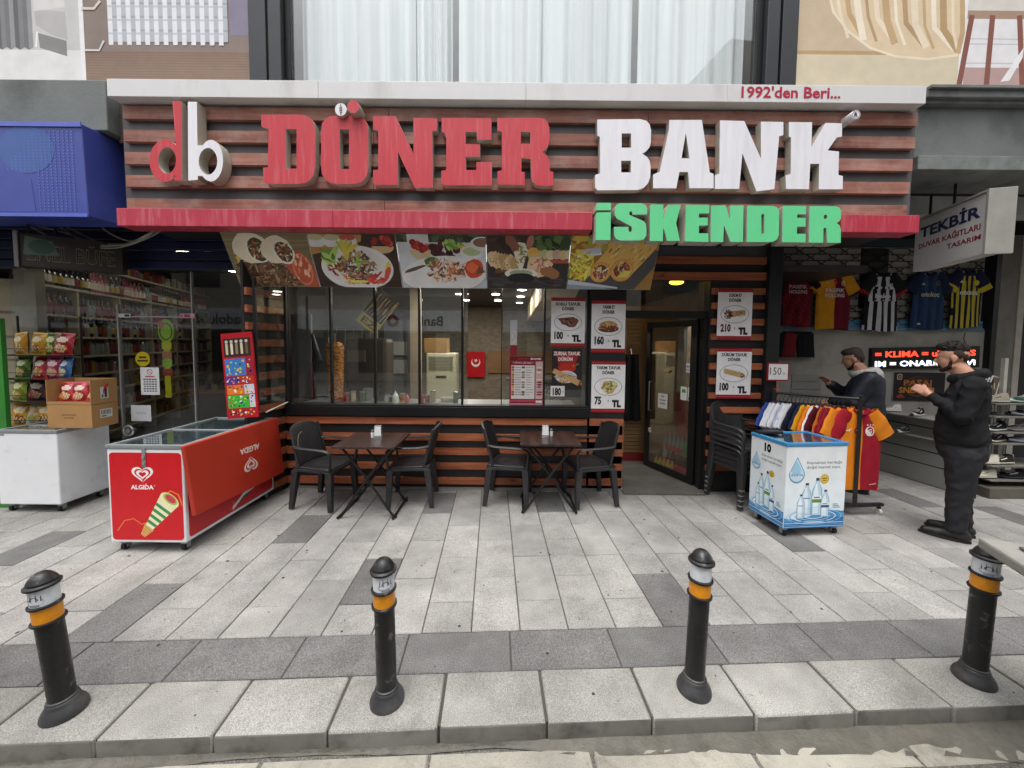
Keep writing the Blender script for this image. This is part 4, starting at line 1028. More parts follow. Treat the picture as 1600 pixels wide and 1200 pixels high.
for a, c, sd in ((447, 640, 1), (628, 700, 2), (712, 860, 3), (850, 1000, 5), (1012, 1188, 4)):
    rc = random.Random(sd); fr = [rc.uniform(40, 55), rc.uniform(16, 24), rc.uniform(5, 9)]; ph = rc.uniform(0, 6)
    x0, x1 = ux(a), ux(c)
    def cf(u, v): return (x0 + (x1 - x0) * u, YU + .25 + .02 * sd % .05 + (.045 * math.sin(fr[0] * u * (x1 - x0) * .55 + ph + .6 * math.sin(fr[2] * u)) + .022 * math.sin(fr[1] * u * 2 + v * .8)), zu0 + (zu1 - zu0) * v)
    b = MB(); b.grid(cf, 110, 3); b.build('curtain', CURT, up, 80)
# printed posters left and right of the window
def poster(name, px0, px1, label, draw):
    x0, x1 = ux(px0), ux(px1); w = x1 - x0; h = zu1 - zu0
    c = Canvas((x0, YU - .001, zu0)); draw(c, w, h)
    c.box((x0, YU, zu0), (x1, YU + .05, zu1), col=lin('#d0cfcb'))
    return tag(c.build(name, PRINTM), label, 'poster')
zo = lambda py, px: at(px, py, YU).z - zu0
def d1(c, w, h):
    c.rect(0, 0, w, h, '#dcdcdb'); xo = lambda px: ux(px) - ux(-40)
    c.rect(0, zo(78, 40), w, h, '#c9c8c8'); c.rect(0, 0, w, zo(78, 40), '#e2e1df')
    n = 16
    for i in range(n): # grey curtain folds of the printed picture
        a0 = xo(-40) + (xo(72) - xo(-40)) * i / n; a1 = xo(-40) + (xo(72) - xo(-40)) * (i + 1) / n
        c.poly([(a0, zo(74 + 4 * (i % 2), 30)), (a1, zo(78 - 4 * (i % 2), 30)), (a1, h), (a0, h)], ['#6c6c6e', '#858587', '#7a7a7c', '#98989a'][i % 4])
    c.poly([(xo(76), zo(16, 100)), (xo(124), zo(18, 100)), (xo(126), zo(62, 100)), (xo(100), zo(54, 100)), (xo(78), zo(40, 100))], '#b9b7b6')
    c.poly([(xo(76), zo(18, 100)), (xo(124), zo(12, 100)), (xo(124), h), (xo(76), h)], '#d5d3d1')
    c.line([(xo(79), zo(50, 100)), (xo(76), zo(74, 80))], .02, '#efefee'); c.poly([(xo(80), zo(52, 100)), (xo(124), zo(64, 100)), (xo(124), zo(88, 100)), (xo(82), zo(75, 80))], '#8d8b8b')
poster('curtain_poster', -60, 125, 'grey printed poster of a curtain and armchair at the top left', d1)
def d1b(c, w, h): c.rect(0, 0, w, h, '#e8e8e8')
poster('poster_edge', 125, 132, 'white strip between the two left curtain posters', d1b)
def d2(c, w, h):
    xo = lambda px: ux(px) - ux(132)
    c.rect(0, 0, w, h, '#8d8079'); c.rect(0, 0, w, zo(80, 250), '#927c70')
    for i in range(30): c.rect(0, zo(122 - i * 1.4, 250), w, zo(121.4 - i * 1.4, 250), ['#96806f', '#88736a', '#9b8577'][i % 3])
    c.rect(xo(360), zo(56, 370), w, h, '#8b8698')
    n = 26
    for i in range(n):
        a0 = xo(170) + (xo(357) - xo(170)) * i / n; a1 = xo(170) + (xo(357) - xo(170)) * (i + 1) / n
        z = zo(71 if i % 2 == 0 else 66, 260)
        c.poly([(a0, z), (a1, z), (a1, h), (a0, h)], ['#e3e4e8', '#b9bcc4'][i % 2])
        for q in range(9): c.rect(a0, z + .1 + q * .13, a1, z + .12 + q * .13, ['#c8cad0', '#a4a7b0'][i % 2])
    c.line([(xo(132), zo(79, 140)), (xo(155), zo(79, 140)), (xo(163), zo(64, 140))], .02, '#dad6d2')
    c.line([(xo(130), zo(14, 140)), (xo(150), zo(14, 140)), (xo(160), zo(2, 140))], .025, '#d8ccc0')
poster('curtain_poster', 132, 389, 'brown printed poster of a white lace curtain left of the upper window', d2)
def d3(c, w, h):
    xo = lambda px: ux(px) - ux(1246)
    c.rect(0, 0, w, h, '#c9b69c'); c.rect(0, 0, w, zo(86, 1370), '#d2c6ad'); c.rect(0, zo(86, 1370), w, zo(80, 1370), '#b89c72')
    pts = [(1288, -40), (1300, 20), (1325, 50), (1360, 75), (1400, 88), (1450, 92), (1499, 84), (1499, -60)]
    c.poly([(xo(x), zo(y, 1370)) for x, y in pts], '#dcc7a8')
    for i in range(14):
        t = i / 13; x0 = 1290 + 205 * t
        c.line([(xo(x0 + (1 - t) * 4), zo(-60, 1370)), (xo(x0 + 8 + 12 * (1 - t)), zo(20 + 30 * t, 1370)), (xo(min(1498, x0 + 35 + 10 * math.sin(i * 2))), zo(60 + 22 * t, 1370))], .03 + .02 * (i % 3), ['#e8d9c0', '#c3a680', '#efe3cf', '#b79a74'][i % 4])
    c.line([(xo(x), zo(y, 1370)) for x, y in [(1288, -20), (1300, 20), (1325, 50), (1360, 75), (1400, 88), (1450, 92), (1499, 85)]], .025, '#e9dcc4')
poster('drape_poster', 1246, 1500, 'beige printed poster of a draped cloth right of the upper window', d3)
poster('poster_edge', 1500, 1509, 'white strip between the two right posters', d1b)
def d4(c, w, h):
    xo = lambda px: ux(px) - ux(1509)
    c.rect(0, 0, w, h, '#e4e2e4'); c.rect(0, 0, w, zo(106, 1560), '#b99c98')
    for y in (62, 70, 100): c.rect(0, zo(y, 1560), w, zo(y - 1.5, 1560), '#bfbdc2')
    c.rect(xo(1509), zo(30, 1560), w, h, '#a98e7c'); c.rect(xo(1509), zo(17, 1560), w, h, '#d8d3cb')
    for x0, x1 in ((1516, 1502), (1548, 1546), (1590, 1604)): c.line([(xo(x0), zo(24, 1560)), (xo(x1), zo(145, 1560))], .055, '#8a5a50')
    c.poly([(xo(1568), zo(128, 1570)), (xo(1582), zo(126, 1570)), (xo(1600), zo(90, 1590)), (xo(1600), zo(75, 1590))], '#eceaec')
poster('stool_poster', 1509, 1700, 'printed poster of a brown wooden stool at the top right corner', d4)

# ------------------------------------------------------------------ left neighbour: kiosk
bl = thing('left_canopy', 'grey rendered canopy beam above the blue sign on the left', 'canopy', (-5, 3.7, 3.9))
YK = 3.68
x1 = at(166, 160, YK).x; zt, zb = at(80, 124, YK).z, at(80, 203, YK).z
b = MB(); b.box((-9, YK, zb), (x1, 4.4, zt)); b.build('beam', CONC, bl, bevel=.008)
b = MB(); b.box((x1 - .02, YK + .12, zb - .05), (x1 + .18, 4.4, zt - .12)); b.build('beam_return', pm('rust_return', '#55453f', .8, var=.3), bl)
YBL = 3.55
bs = thing('blue_sign_box', 'blank blue metal sign box with dotted pattern at the left edge', 'sign', (-4.5, 3.6, 2.9))
BLU = pm('blue_sign', '#3d4a9a', .35, var=.1, scale=2, dirt='#5a68b4', damt=.5, dscale=1.2)
xr0, xr1 = at(127, 193, YBL).x, at(138, 335, YBL).x
z1, z0 = at(80, 193, YBL).z, at(80, 337, YBL).z
xb0, xb1 = at(158, 204, YBL + .18).x, at(170, 345, YBL + .18).x
b = MB(); b.hexa([(-8, YBL, z0), (xr1, YBL, z0), (xr1 + .03, 3.9, z0), (-8, 3.9, z0), (-8, YBL, z1), (xr0, YBL, z1), (xr0 + .03, 3.9, z1), (-8, 3.9, z1)])
body = b.build('body', BLU, bs, bevel=.006)
c = Canvas((-5.2, YBL - .001, z0)); H = z1 - z0; W = xr0 - -5.2
c.poly([(0, H * .04), (W * .66, H * .04), (W * .64, H * .4), (W * .45, H * .62), (W * .2, H * .95), (0, H * .95)], '#46509c')
c.ellp(W * .62, H * .72, W * .19, H * .26, '#44609f')
for i in range(22):
    for j in range(26):
        x, z = W * (.3 + .66 * i / 22), H * (.06 + .88 * j / 26)
        if x / W + (1 - z / H) * .5 > .72 + .25 * (1 - z / H) * 0 and not (x < W * .66 and z < H * .5): c.rect(x, z, x + .011, z + .011, '#5d6fc4')
c.build('print', PRINT, body)
b = MB(); b.box((-8, YBL - .012, z1 - .03), (xr0 + .004, YBL - .0015, z1 + .01)); b.box((-8, YBL - .012, z0 - .01), (xr1 + .004, YBL - .0015, z0 + .02)); b.build('trim', pm('blue_trim', '#5a68c0', .35), bs)
# rolled shutter and its dark recess
ks = thing('kiosk', 'dark kiosk with glass front and blue shutter box at the left', 'kiosk', (-4.5, 4.5, 0))
NAVY = pm('navy_shutter', '#131f42', .45, .3, .15)
zk = zw(420, 150, 4.3)
for i in range(6):
    b = MB(); b.box((-7.8, 4.30 + .012 * (i % 2), zk + i * .105), (-2.86, 4.36, zk + i * .105 + .098)); b.build('shutter_slat', NAVY, ks, bevel=.012)
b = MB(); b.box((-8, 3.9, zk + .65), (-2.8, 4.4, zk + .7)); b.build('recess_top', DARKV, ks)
b = MB(); b.box((-2.87, 4.25, 0.0), (-2.80, 4.4, 2.75)); b.build('blue_post', pm('blue_post', '#1f2f66', .5), ks)
b = MB(); b.box((at(-25, 600, 3.9).x, 3.9, 0), (at(6, 600, 3.9).x, 3.94, 1.95)); b.box((at(-25, 600, 3.9).x, 3.88, 0), (at(10, 600, 3.9).x, 3.899, .25)); b.build('green_post', pm('green_post', '#2f7a2a', .5, var=.15), ks)
KG = glass('kiosk_pane', (.9, .92, .91), 1.0)
YKG = 4.42
kx = [at(p, 540, YKG).x for p in (20, 187, 303, 392)]
for i in range(3):
    b = MB(); b.box((kx[i] + .004, YKG, .1), (kx[i + 1] - .004, YKG + .008, zk)); b.build('pane', KG, ks)
ALU = pm('aluminium_edge', '#a9a9a6', .4, .5)
for i in (1, 2):
    b = MB(); b.box((kx[i] - .006, YKG - .012, .1), (kx[i] + .006, YKG + .02, zk if i == 2 else 2.15)); b.build('pane_edge', ALU, ks)
zd = zw(495, 240, YKG)
b = MB(); b.box((kx[1], YKG - .011, zd - .006), (kx[2], YKG + .019, zd + .006)); b.build('door_top_edge', ALU, ks)
b = MB(); b.box((-8, 4.4, 0), (-2.85, 4.45, .1)); b.build('door_sill', pm('kiosk_sill', '#8c8a84', .8, var=.2), ks)
b = MB(); b.box((-9.5, 4.46, -.02), (-2.9, 11, .012)); b.build('floor', pm('kiosk_floor', '#4b4844', .5, var=.2), ks)
b = MB(); b.box((-9.5, 4.46, 3.2), (-2.9, 11, 3.3)); b.build('ceiling', pm('kiosk_ceiling', '#55504a', .8), ks)
b = MB(); b.box((-2.96, 4.5, 0), (-2.9, 11, 3.2)); b.build('wall', pm('kiosk_wall', '#4a463f', .7, var=.2), ks)
b = MB(); b.box((-9.5, 10.9, 0), (-2.9, 11, 3.2)); b.build('wall', pm('kiosk_wall', '#4a463f', .7, var=.2), ks)
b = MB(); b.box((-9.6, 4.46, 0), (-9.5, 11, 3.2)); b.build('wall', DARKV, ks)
b = MB(); b.box((at(25, 500, 4.6).x, 4.6, 0), (at(58, 500, 4.6).x, 4.7, 3.1)); b.build('door_frame', pm('cream_upright', '#9a9280', .7, var=.15), ks)
# handle, round glass knob
t = thing('round_pull', 'round clear door knob on the kiosk door', 'door knob', (at(206, 672, 4.40).x, 4.36, at(206, 672, 4.40).z))
b = MB(); b.tube([(.055 * math.cos(a / 12 * 6.283), 0, .055 * math.sin(a / 12 * 6.283)) for a in range(13)], .014, 8); b.build('ring', pm('chrome', '#c8c8c8', .15, .9), t, 50, local=True)
b = MB(); b.cyl((0, -.01, 0), (0, .06, 0), .03, n=12); b.build('stem', pm('chrome', '#c8c8c8', .15, .9), t, 50, local=True)

# wall shelving that runs back inside, with bottles
sh = thing('kiosk_shelving', 'cream wall shelving with rows of bottles inside the kiosk', 'shelving', (-5.9, 4.9, 0), 0)
O = Vector((-6.05, 4.75)); dvv = Vector((-.34, 1)).normalized(); nv = Vector((dvv.y, -dvv.x))   # nv points into the room
CRM = pm('cream_shelf', '#b5ab93', .6, var=.1)
def sp(s_, q, z): p = O + dvv * s_ + nv * q; return Vector((p.x, p.y, z))
def sbox(nm, s0, s1, q0, q1, z0, z1, mat, parent=sh):
    b = MB(); b.hexa([sp(s0, q0, z0), sp(s0, q1, z0), sp(s1, q1, z0), sp(s1, q0, z0), sp(s0, q0, z1), sp(s0, q1, z1), sp(s1, q1, z1), sp(s1, q0, z1)]); return b.build(nm, mat, parent)
sbox('back_board', 0, 5.6, -.3, -.27, 0, 3.0, pm('shelf_back', '#6d6658', .7))
levels = [2.86, 2.47, 2.08, 1.78, 1.5, 1.22, .95, .6, .25]
for z in levels: sbox('shelf', 0, 5.6, -.27, 0, z - .03, z, CRM)
for s_ in (.0, .95, 1.9, 2.85, 3.8, 4.75, 5.56): sbox('upright', s_, s_ + .04, -.268, -.004, .05, 2.44, CRM)
def bottle(name, h, r, mg, ml, mc):
    b = MB()
    b.lathe([(r * .95, 0), (r, .01), (r, h * .58), (r * .75, h * .68), (r * .36, h * .78), (r * .34, h * .9)], n=10, mi=0)
    b.lathe([(r * 1.02, h * .16), (r * 1.02, h * .46)], n=10, mi=1, cap=False); b.lathe([(r * .4, h * .88), (r * .4, h)], n=8, mi=2)
    o = b.build(name, [mg, ml, mc], None, 50, local=True); return o
DKG = pm('dark_wine_glass', '#14100f', .15); PNKG = pm('pink_wine', '#8d3a50', .2); AMB = pm('amber_spirit', '#6b3a14', .15); CLR = pm('pale_spirit', '#8a9092', .12)
WL = pm('bottle_white_label', '#cfc8ba', .6); YL = pm('bottle_yellow_label', '#b7a24c', .6); RL = pm('bottle_red_label', '#7d1f24', .6); GL_ = pm('bottle_grey_label', '#7f8790', .6)
GOLD = pm('bottle_gold_cap', '#8d7538', .35, .5)
kinds = [('wine_bottle', .33, .042, DKG, WL, RL, 'dark wine bottle with white label'), ('wine_bottle', .33, .042, DKG, YL, GOLD, 'dark wine bottle with yellow label'),
         ('wine_bottle', .33, .042, PNKG, WL, RL, 'pink wine bottle with white label'), ('spirit_bottle', .28, .045, AMB, RL, GOLD, 'amber spirit bottle with red label'),
         ('spirit_bottle', .27, .045, CLR, GL_, GL_, 'clear spirit bottle with grey label'), ('wine_bottle', .33, .042, DKG, RL, BLACK, 'dark wine bottle with red label')]
protos = [None] * 6
def shelf_bottles(z, s0, s1, seq, gap, lv, cap=999):
    s_ = s0; i = 0
    while s_ < s1 and i < cap:
        k = seq(i); nm, h, r, mg, ml, mc, lb = kinds[k]
        label = 'bottle %s from the glass on the kiosk %s, %s' % (['first', 'second', 'third', 'fourth', 'fifth', 'sixth', 'seventh', 'eighth', 'ninth', 'tenth'][i] if i < 10 else str(i + 1) + 'th', lv, lb.replace('wine bottle ', '').replace('spirit bottle ', ''))
        if protos[k] is None: o = protos[k] = bottle(nm, h, r, mg, ml, mc)
        else: o = dup(protos[k])
        tag(o, label, 'bottle', 'bottles on the kiosk shelves'); p = sp(s_, -.09 + .02 * math.sin(i * 7), z); o.location = p; s_ += gap * (1 + .15 * math.sin(i * 5.3)); i += 1
shelf_bottles(2.47, .12, 5.4, lambda i: [5, 5, 5, 0, 0, 0, 1, 1, 0, 0, 5, 1, 0, 2, 2, 2, 2, 2, 1, 1, 5, 2, 2, 2, 2, 2, 2, 0, 4, 4][i % 30], .098, 'top shelf')
shelf_bottles(2.08, .1, 3.6, lambda i: [3, 3, 3, 3, 3, 3, 3, 5, 5, 5, 5, 5, 4, 4][(i // 1) % 14], .1, 'second shelf')
shelf_bottles(1.5, .7, 3.2, lambda i: [4, 4, 4, 4, 3, 3][i % 6], .11, 'middle shelf')
shelf_bottles(1.78, 1.0, 4.2, lambda i: [5, 3, 4, 1, 4][i % 5], .11, 'third shelf')
# packets on the remaining shelves, too small to pick apart
rp = random.Random(31); b = MB()
for z, s0 in ((1.22, .5), (.95, .4), (1.5, 3.3), (2.08, 3.7), (.6, .3), (.25, .3), (1.78, 4.2), (2.86, .2)):
    s_ = s0
    while s_ < 5.4:
        w, h = rp.uniform(.04, .09), rp.uniform(.12, .21); c = lin(rp.choice(['#8d7a2a', '#6b2320', '#51606b', '#7a6a52', '#3a4a2f', '#a09884', '#7a3a52']))
        b.hexa([sp(s_, -.2, z), sp(s_, -.06, z), sp(s_ + w, -.06, z), sp(s_ + w, -.2, z), sp(s_, -.2, z + h), sp(s_, -.06, z + h), sp(s_ + w, -.06, z + h), sp(s_ + w, -.2, z + h)], col=c); s_ += w + .01
tag(b.build('shelf_packets', PRINT), kind='stuff')
# long tube lamps that light the kiosk
for i, (x, y) in enumerate(((-5.2, 5.9), (-5.6, 8.0))):
    t = thing('tube_lamp', ['tube lamp on the kiosk ceiling near the glass front', 'tube lamp on the kiosk ceiling farther inside'][i], 'lamp', (x, y, 3.2))
    b = MB(); b.box((-.05, -.6, -.05), (.05, .6, 0)); b.build('housing', RIM, t, local=True)
    b = MB(); b.tube([(0, -.58, -.07), (0, .58, -.07)], .018, 10); b.build('tube', emis('tube_light', '#fff0d8', 17.0), t, 50, local=True)
# counter farther in
ct = thing('kiosk_counter', 'dark shop counter covered with small goods inside the kiosk', 'counter', (-4.2, 6.4, 0))
b = MB(); b.box((-5.0, 6.0, 0), (-3.0, 6.6, .92)); b.build('body', pm('counter_body', '#3a3632', .6), ct)
b = MB(); b.box((-5.05, 5.95, .92), (-2.97, 6.65, .96)); b.build('top', pm('counter_top', '#7d4a2a', .5), ct)
b = MB()
for i in range(60):
    x, y = rp.uniform(-4.95, -3.1), rp.uniform(6.0, 6.5); w, h = rp.uniform(.04, .1), rp.uniform(.03, .14)
    b.box((x, y, .961), (x + w, y + .06, .961 + h), col=lin(rp.choice(['#8d7a2a', '#6b2320', '#2c3c6b', '#7a6a52', '#3a6a2f', '#a09884', '#222222'])))
tag(b.build('counter_goods', PRINT), kind='stuff')
# papers and stickers on the kiosk glass
def gsheet(nm, px0, px1, py0, py1, label, cat, draw, Y=YKG - .006, mat=PRINTM, thick=.002):
    p0, p1 = at(px0, (py0 + py1) / 2, Y), at(px1, (py0 + py1) / 2, Y); z1, z0 = at((px0 + px1) / 2, py0, Y).z, at((px0 + px1) / 2, py1, Y).z
    c = Canvas((p0.x, Y, z0)); w, h = p1.x - p0.x, z1 - z0; draw(c, w, h)
    c.box((p0.x + .001, Y + .0005, z0 + .001), (p1.x - .001, Y + .0005 + thick, z1 - .001), col=lin('#c8c8c4'))
    return tag(c.build(nm, mat), label, cat)
def no18(c, w, h):
    c.rect(0, 0, w, h, '#dcdcdc'); c.ring(w / 2, h * .84, w * .15, w * .15, w * .03, '#b0202a'); c.line([(w * .4, h * .9), (w * .6, h * .78)], w * .025, '#b0202a')
    c.rect(w * .25, h * .64, w * .75, h * .69, '#b85058')
    for i in range(6):
        for q in range(5): c.rect(w * (.14 + q * .15 + .02 * (i % 2)), h * (.54 - i * .085), w * (.26 + q * .15), h * (.585 - i * .085), '#37383c')
gsheet('age_notice', 220, 249, 574, 617, 'white notice with a red prohibition circle on the kiosk door glass', 'notice', no18)
def note(c, w, h): c.rect(0, 0, w, h, '#cfd2d6'); c.line([(w * (.25 + .06 * i), h * (.5 + .07 * math.sin(i * 2.2))) for i in range(9)], w * .025, '#6a6f88')
gsheet('hand_note', 205, 236, 633, 658, 'small hand written white note low on the kiosk door glass', 'notice', note)
def yel(c, w, h): c.ellp(w / 2, h / 2, w / 2, h / 2, '#b8a31e'); c.rect(w * .25, h * .55, w * .75, h * .68, '#3a3a1c'); c.rect(w * .15, h * .32, w * .85, h * .45, '#3a3a1c')
p = at(223, 561, YKG - .006)
c = Canvas(p - Vector((.085, 0, .085))); yel(c, .17, .17); b = c; b.cyl(p + Vector((0, .003, 0)), p + Vector((0, .0006, 0)), .085, n=22, col=lin('#a8941c')); tag(b.build('yellow_sticker', PRINTM), 'round yellow sticker on the kiosk door glass', 'sticker')
def strip(c, w, h):
    c.rect(w * .35, 0, w * .65, h * .75, '#a9a51f')
    c.ellp(w / 2, h * .85, w * .5, h * .15, '#8fae3a'); c.ring(w / 2, h * .84, w * .4, h * .11, w * .08, '#4a5a2a'); c.ellp(w * .2, h * .93, w * .2, h * .05, '#b05a4a')
    for i, q in enumerate((.62, .5, .4, .28)): c.rect(w * .22, h * q, w * .8, h * (q + .09), ['#b5ad2c', '#a06a4a', '#7fa83a', '#8d2a2a'][i])
def strip_build():
    p0, p1 = at(248, 560, YKG + .03), at(274, 560, YKG + .03); z1, z0 = at(260, 498, YKG).z, at(260, 622, YKG).z
    c = Canvas((p0.x, YKG + .03, z0)); strip(c, p1.x - p0.x, z1 - z0); c.box((p0.x + .06, YKG + .0305, z0), (p1.x - .06, YKG + .0325, z1 - .08), col=lin('#a9a51f')); tag(c.build('yellow_hanger', PRINTM), 'yellow hanging strip of small packets on the kiosk glass', 'hanger')
strip_build()
def pinkt(c, w, h): c.rect(0, 0, w, h, '#c08a9a'); c.rect(w * .3, h * .2, w * .7, h * .8, '#6a4a58'); c.rect(w * .05, h * .3, w * .18, h * .7, '#8d2a3a')
gsheet('pink_label', 281, 304, 490, 497, 'small pink label at the top of the kiosk door edge', 'label', pinkt, YKG - .02)
gsheet('white_label', 185, 204, 490, 496, 'small white label on the left top corner of the kiosk door', 'label', lambda c, w, h: (c.rect(0, 0, w, h, '#b9b9b5'), c.rect(w * .5, h * .2, w * .9, h * .8, '#3a3a3a')), YKG - .02)
# projecting sign of the kiosk: faded dark box hung end on
es = thing('kiosk_sign', 'faded dark projecting sign reading EMEL BÜFE under the blue shutter', 'sign', (0, 0, 0))
A0, A1 = at(38, 392, 3.82), at(196, 420, 4.2)
es.location = A0
dS = Vector((A1.x - A0.x, A1.y - A0.y, 0)); LS = dS.length; dS.normalize(); nS = Vector((dS.y, -dS.x, 0))
zA1, zA0 = at(38, 366, 3.82).z, at(38, 417, 3.82).z
b = MB(); M3 = Matrix((dS, -nS, Vector((0, 0, 1)))).transposed()
zc_ = (zA0 + zA1) / 2
b.obox(Vector((A0.x, A0.y, zc_)) + dS * LS / 2, (LS, .16, zA1 - zA0), M3); b.build('box', pm('faded_sign', '#2b2621', .7, var=.35, scale=5, dirt='#4a4034', damt=.5), es, bevel=.006)
b = MB(); b.obox(Vector((A0.x, A0.y, zc_)) - dS * .02, (.03, .2, zA1 - zA0 + .03), M3); b.build('end_cap', pm('grey_cap', '#6f6c69', .5, .3, .25), es, bevel=.004)
c = Canvas(Vector((A0.x, A0.y, zA0)) + nS * .081, dS, (0, 0, 1)); Hs = zA1 - zA0
c.text('EMEL BÜFE', LS * .06, Hs * .2, Hs * .5, '#6b6353', 'L', .02, fit=LS * .86); c.text('EMEL BÜFE', LS * .065, Hs * .215, Hs * .46, '#2d2822', 'L', -.012, fit=LS * .85)
c.poly([(LS * .03, Hs * .35), (LS * .36, Hs * .38), (LS * .3, Hs * .82), (LS * .05, Hs * .92)], '#566358'); c.ellp(LS * .2, Hs * .62, LS * .12, Hs * .22, '#3f5248')
c.build('lettering', PRINTM, es)
for q, h_ in ((.05, .3), (.3, .4)):
    p = A0 + dS * (LS * q); b = MB(); b.cyl((p.x, p.y, zA1), (p.x, p.y, zA1 + h_), .012, n=8); b.build('hanger_rod', BLACK, es)
# slack cables under the shutter box
CBL = pm('cable_grey', '#8d877b', .6)
cab = [((40, 349, 4.0), (95, 378, 4.05), (150, 387, 4.05), (190, 386, 4.05), (235, 370, 4.0), (262, 352, 3.9)), ((88, 350, 4.0), (125, 374, 4.05), (165, 383, 4.05), (205, 381, 4.0), (240, 366, 4.0), (258, 350, 3.9)), ((100, 352, 4.05), (140, 372, 4.08), (170, 381, 4.08), (215, 378, 4.05), (252, 358, 3.95)),
       ((155, 345, 4.0), (165, 360, 4.0), (190, 373, 4.02), (210, 376, 4.02), (238, 362, 3.95)), ((0, 352, 4.0), (50, 352, 4.02), (110, 366, 4.05), (160, 385, 4.05), (220, 374, 4.0), (250, 352, 3.9))]
def smooth_pts(P_, n=6):
    P_ = [Vector(p) for p in P_]; out = []
    for i in range(len(P_) - 1):
        p0, p1, p2, p3 = P_[max(i - 1, 0)], P_[i], P_[i + 1], P_[min(i + 2, len(P_) - 1)]
        for k in range(n):
            t = k / n; out.append(.5 * ((2 * p1) + (p2 - p0) * t + (2 * p0 - 5 * p1 + 4 * p2 - p3) * t * t + (3 * p1 - p0 - 3 * p2 + p3) * t ** 3))
    return out + [P_[-1]]
LBC = ['longest slack grey cable under the blue shutter box', 'middle slack grey cable in the bundle under the shutter box', 'shorter slack grey cable in the bundle under the shutter box', 'short grey cable hanging from the blue sign corner', 'slack grey cable coming from the far left edge']
for q, l_ in zip(cab, LBC):
    b = MB(); b.tube(smooth_pts([at(*p) for p in q]), .0075, 6); tag(b.build('cable', CBL, None, 60), l_, 'cable', 'slack cables over the kiosk')

# ------------------------------------------------------------------ right neighbour: passage with sports shirts
rb = thing('right_canopy', 'grey rendered canopy beam with ledges over the passage on the right', 'canopy', (5, 3.9, 3.7))
YRB = 3.86
x0 = at(1430, 200, YRB).x
zt = at(1515, 146, YRB).z; zl = at(1515, 168, YRB).z; zm = at(1515, 247, YRB).z; zb = at(1515, 269, YRB).z
b = MB(); b.box((x0, YRB, zm), (9.5, 4.4, zl)); b.build('beam', CONC, rb)
b = MB(); b.box((x0, YRB - .05, zb), (9.5, 4.4, zm - .001)); b.build('ledge', CONCL, rb, bevel=.006)
b = MB(); b.box((x0, YRB - .06, zl + .001), (9.5, 4.4, zl + .035)); b.box((x0, YRB - .10, zl + .036), (9.5, 4.4, zt - .03)); b.box((x0, YRB - .13, zt - .029), (9.5, 4.4, zt)); b.build('cornice', CONCL, rb, bevel=.004)
ps = thing('passage', 'shaded passage shop with grey back wall, shutter and side pillar on the right', 'passage', (5, 5.5, 0))
YBK = 5.45
GRW = pm('passage_wall', '#9a978f', .85, var=.15, scale=2.5, dirt='#5f5c55', damt=.5, dscale=2.2)
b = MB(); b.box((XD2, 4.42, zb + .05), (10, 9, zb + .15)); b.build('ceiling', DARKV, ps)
zr = at(1370, 515, YBK).z
b = MB(); b.box((2.96, YBK, 0), (at(1540, 500, YBK).x, YBK + .1, zr)); b.build('wall', GRW, ps)
# grille shutter: boards behind and a rounded lattice of bars in front
zsh = at(1370, 388, YBK).z
xs0, xs1 = at(1212, 450, YBK).x, at(1540, 450, YBK).x
b = MB(); b.box((xs0, YBK + .03, zr), (xs1, YBK + .1, zsh + .02)); b.build('shutter_board', pm('shutter_grey', '#908d85', .6, var=.12, scale=3), ps)
b = MB(); b.box((at(1345, 450, YBK).x, YBK + .02, zr + .3), (at(1388, 450, YBK).x, YBK + .029, zsh)); b.build('dark_panel', BLACK, ps)
GRL = pm('grille_bar', '#171717', .5, .3)
cw, ch_ = .315, .088
b = MB(); ncol = int((xs1 - xs0) / cw) + 1; nrow = int((zsh - zr) / ch_)
for r_i in range(nrow):
    z = zsh - ch_ * (r_i + .5); off = (cw / 2 if r_i % 2 else 0)
    for k in range(-1, ncol + 1):
        xa = xs0 + k * cw + off; xb = xa + cw; h2 = ch_ / 2
        pts = [(xa, z), (xa + .03, z + .012), (xa + .045, z + h2 - .008), (xa + .065, z + h2), (xb - .065, z + h2), (xb - .045, z + h2 - .008), (xb - .03, z + .012), (xb, z)]
        pts = [p for p in pts if xs0 <= p[0] <= xs1]
        if len(pts) > 1:
            b.tube([(x, YBK + .005, zz) for x, zz in pts], .006, 4, cap=False)
            b.tube([(x, YBK + .005, 2 * z - zz) for x, zz in pts], .006, 4, cap=False)
tag(b.build('shutter_grille', GRL, ps), kind='stuff')
b = MB(); b.box((xs0, YBK - .02, zr - .01), (xs1, YBK + .0, zr + .03)); b.build('blue_rail', pm('blue_rail', '#5f8194', .5), ps)
b = MB(); b.box((xs0, YBK + .001, zr + .031), (xs1, YBK + .029, zr + .13)); b.build('blue_sheet', pm('blue_sheet', '#4f86a8', .5), ps)
b = MB(); b.box((xs0, YBK - .06, zsh + .02), (xs1, YBK + .1, zsh + .12)); b.build('shutter_box', pm('shutter_box', '#22343c', .5, var=.2), ps)
b = MB(); b.box((XD2, YBK + .1, zsh + .1), (10, YBK + .2, zb + .1)); b.build('upper_wall', DARKV, ps)
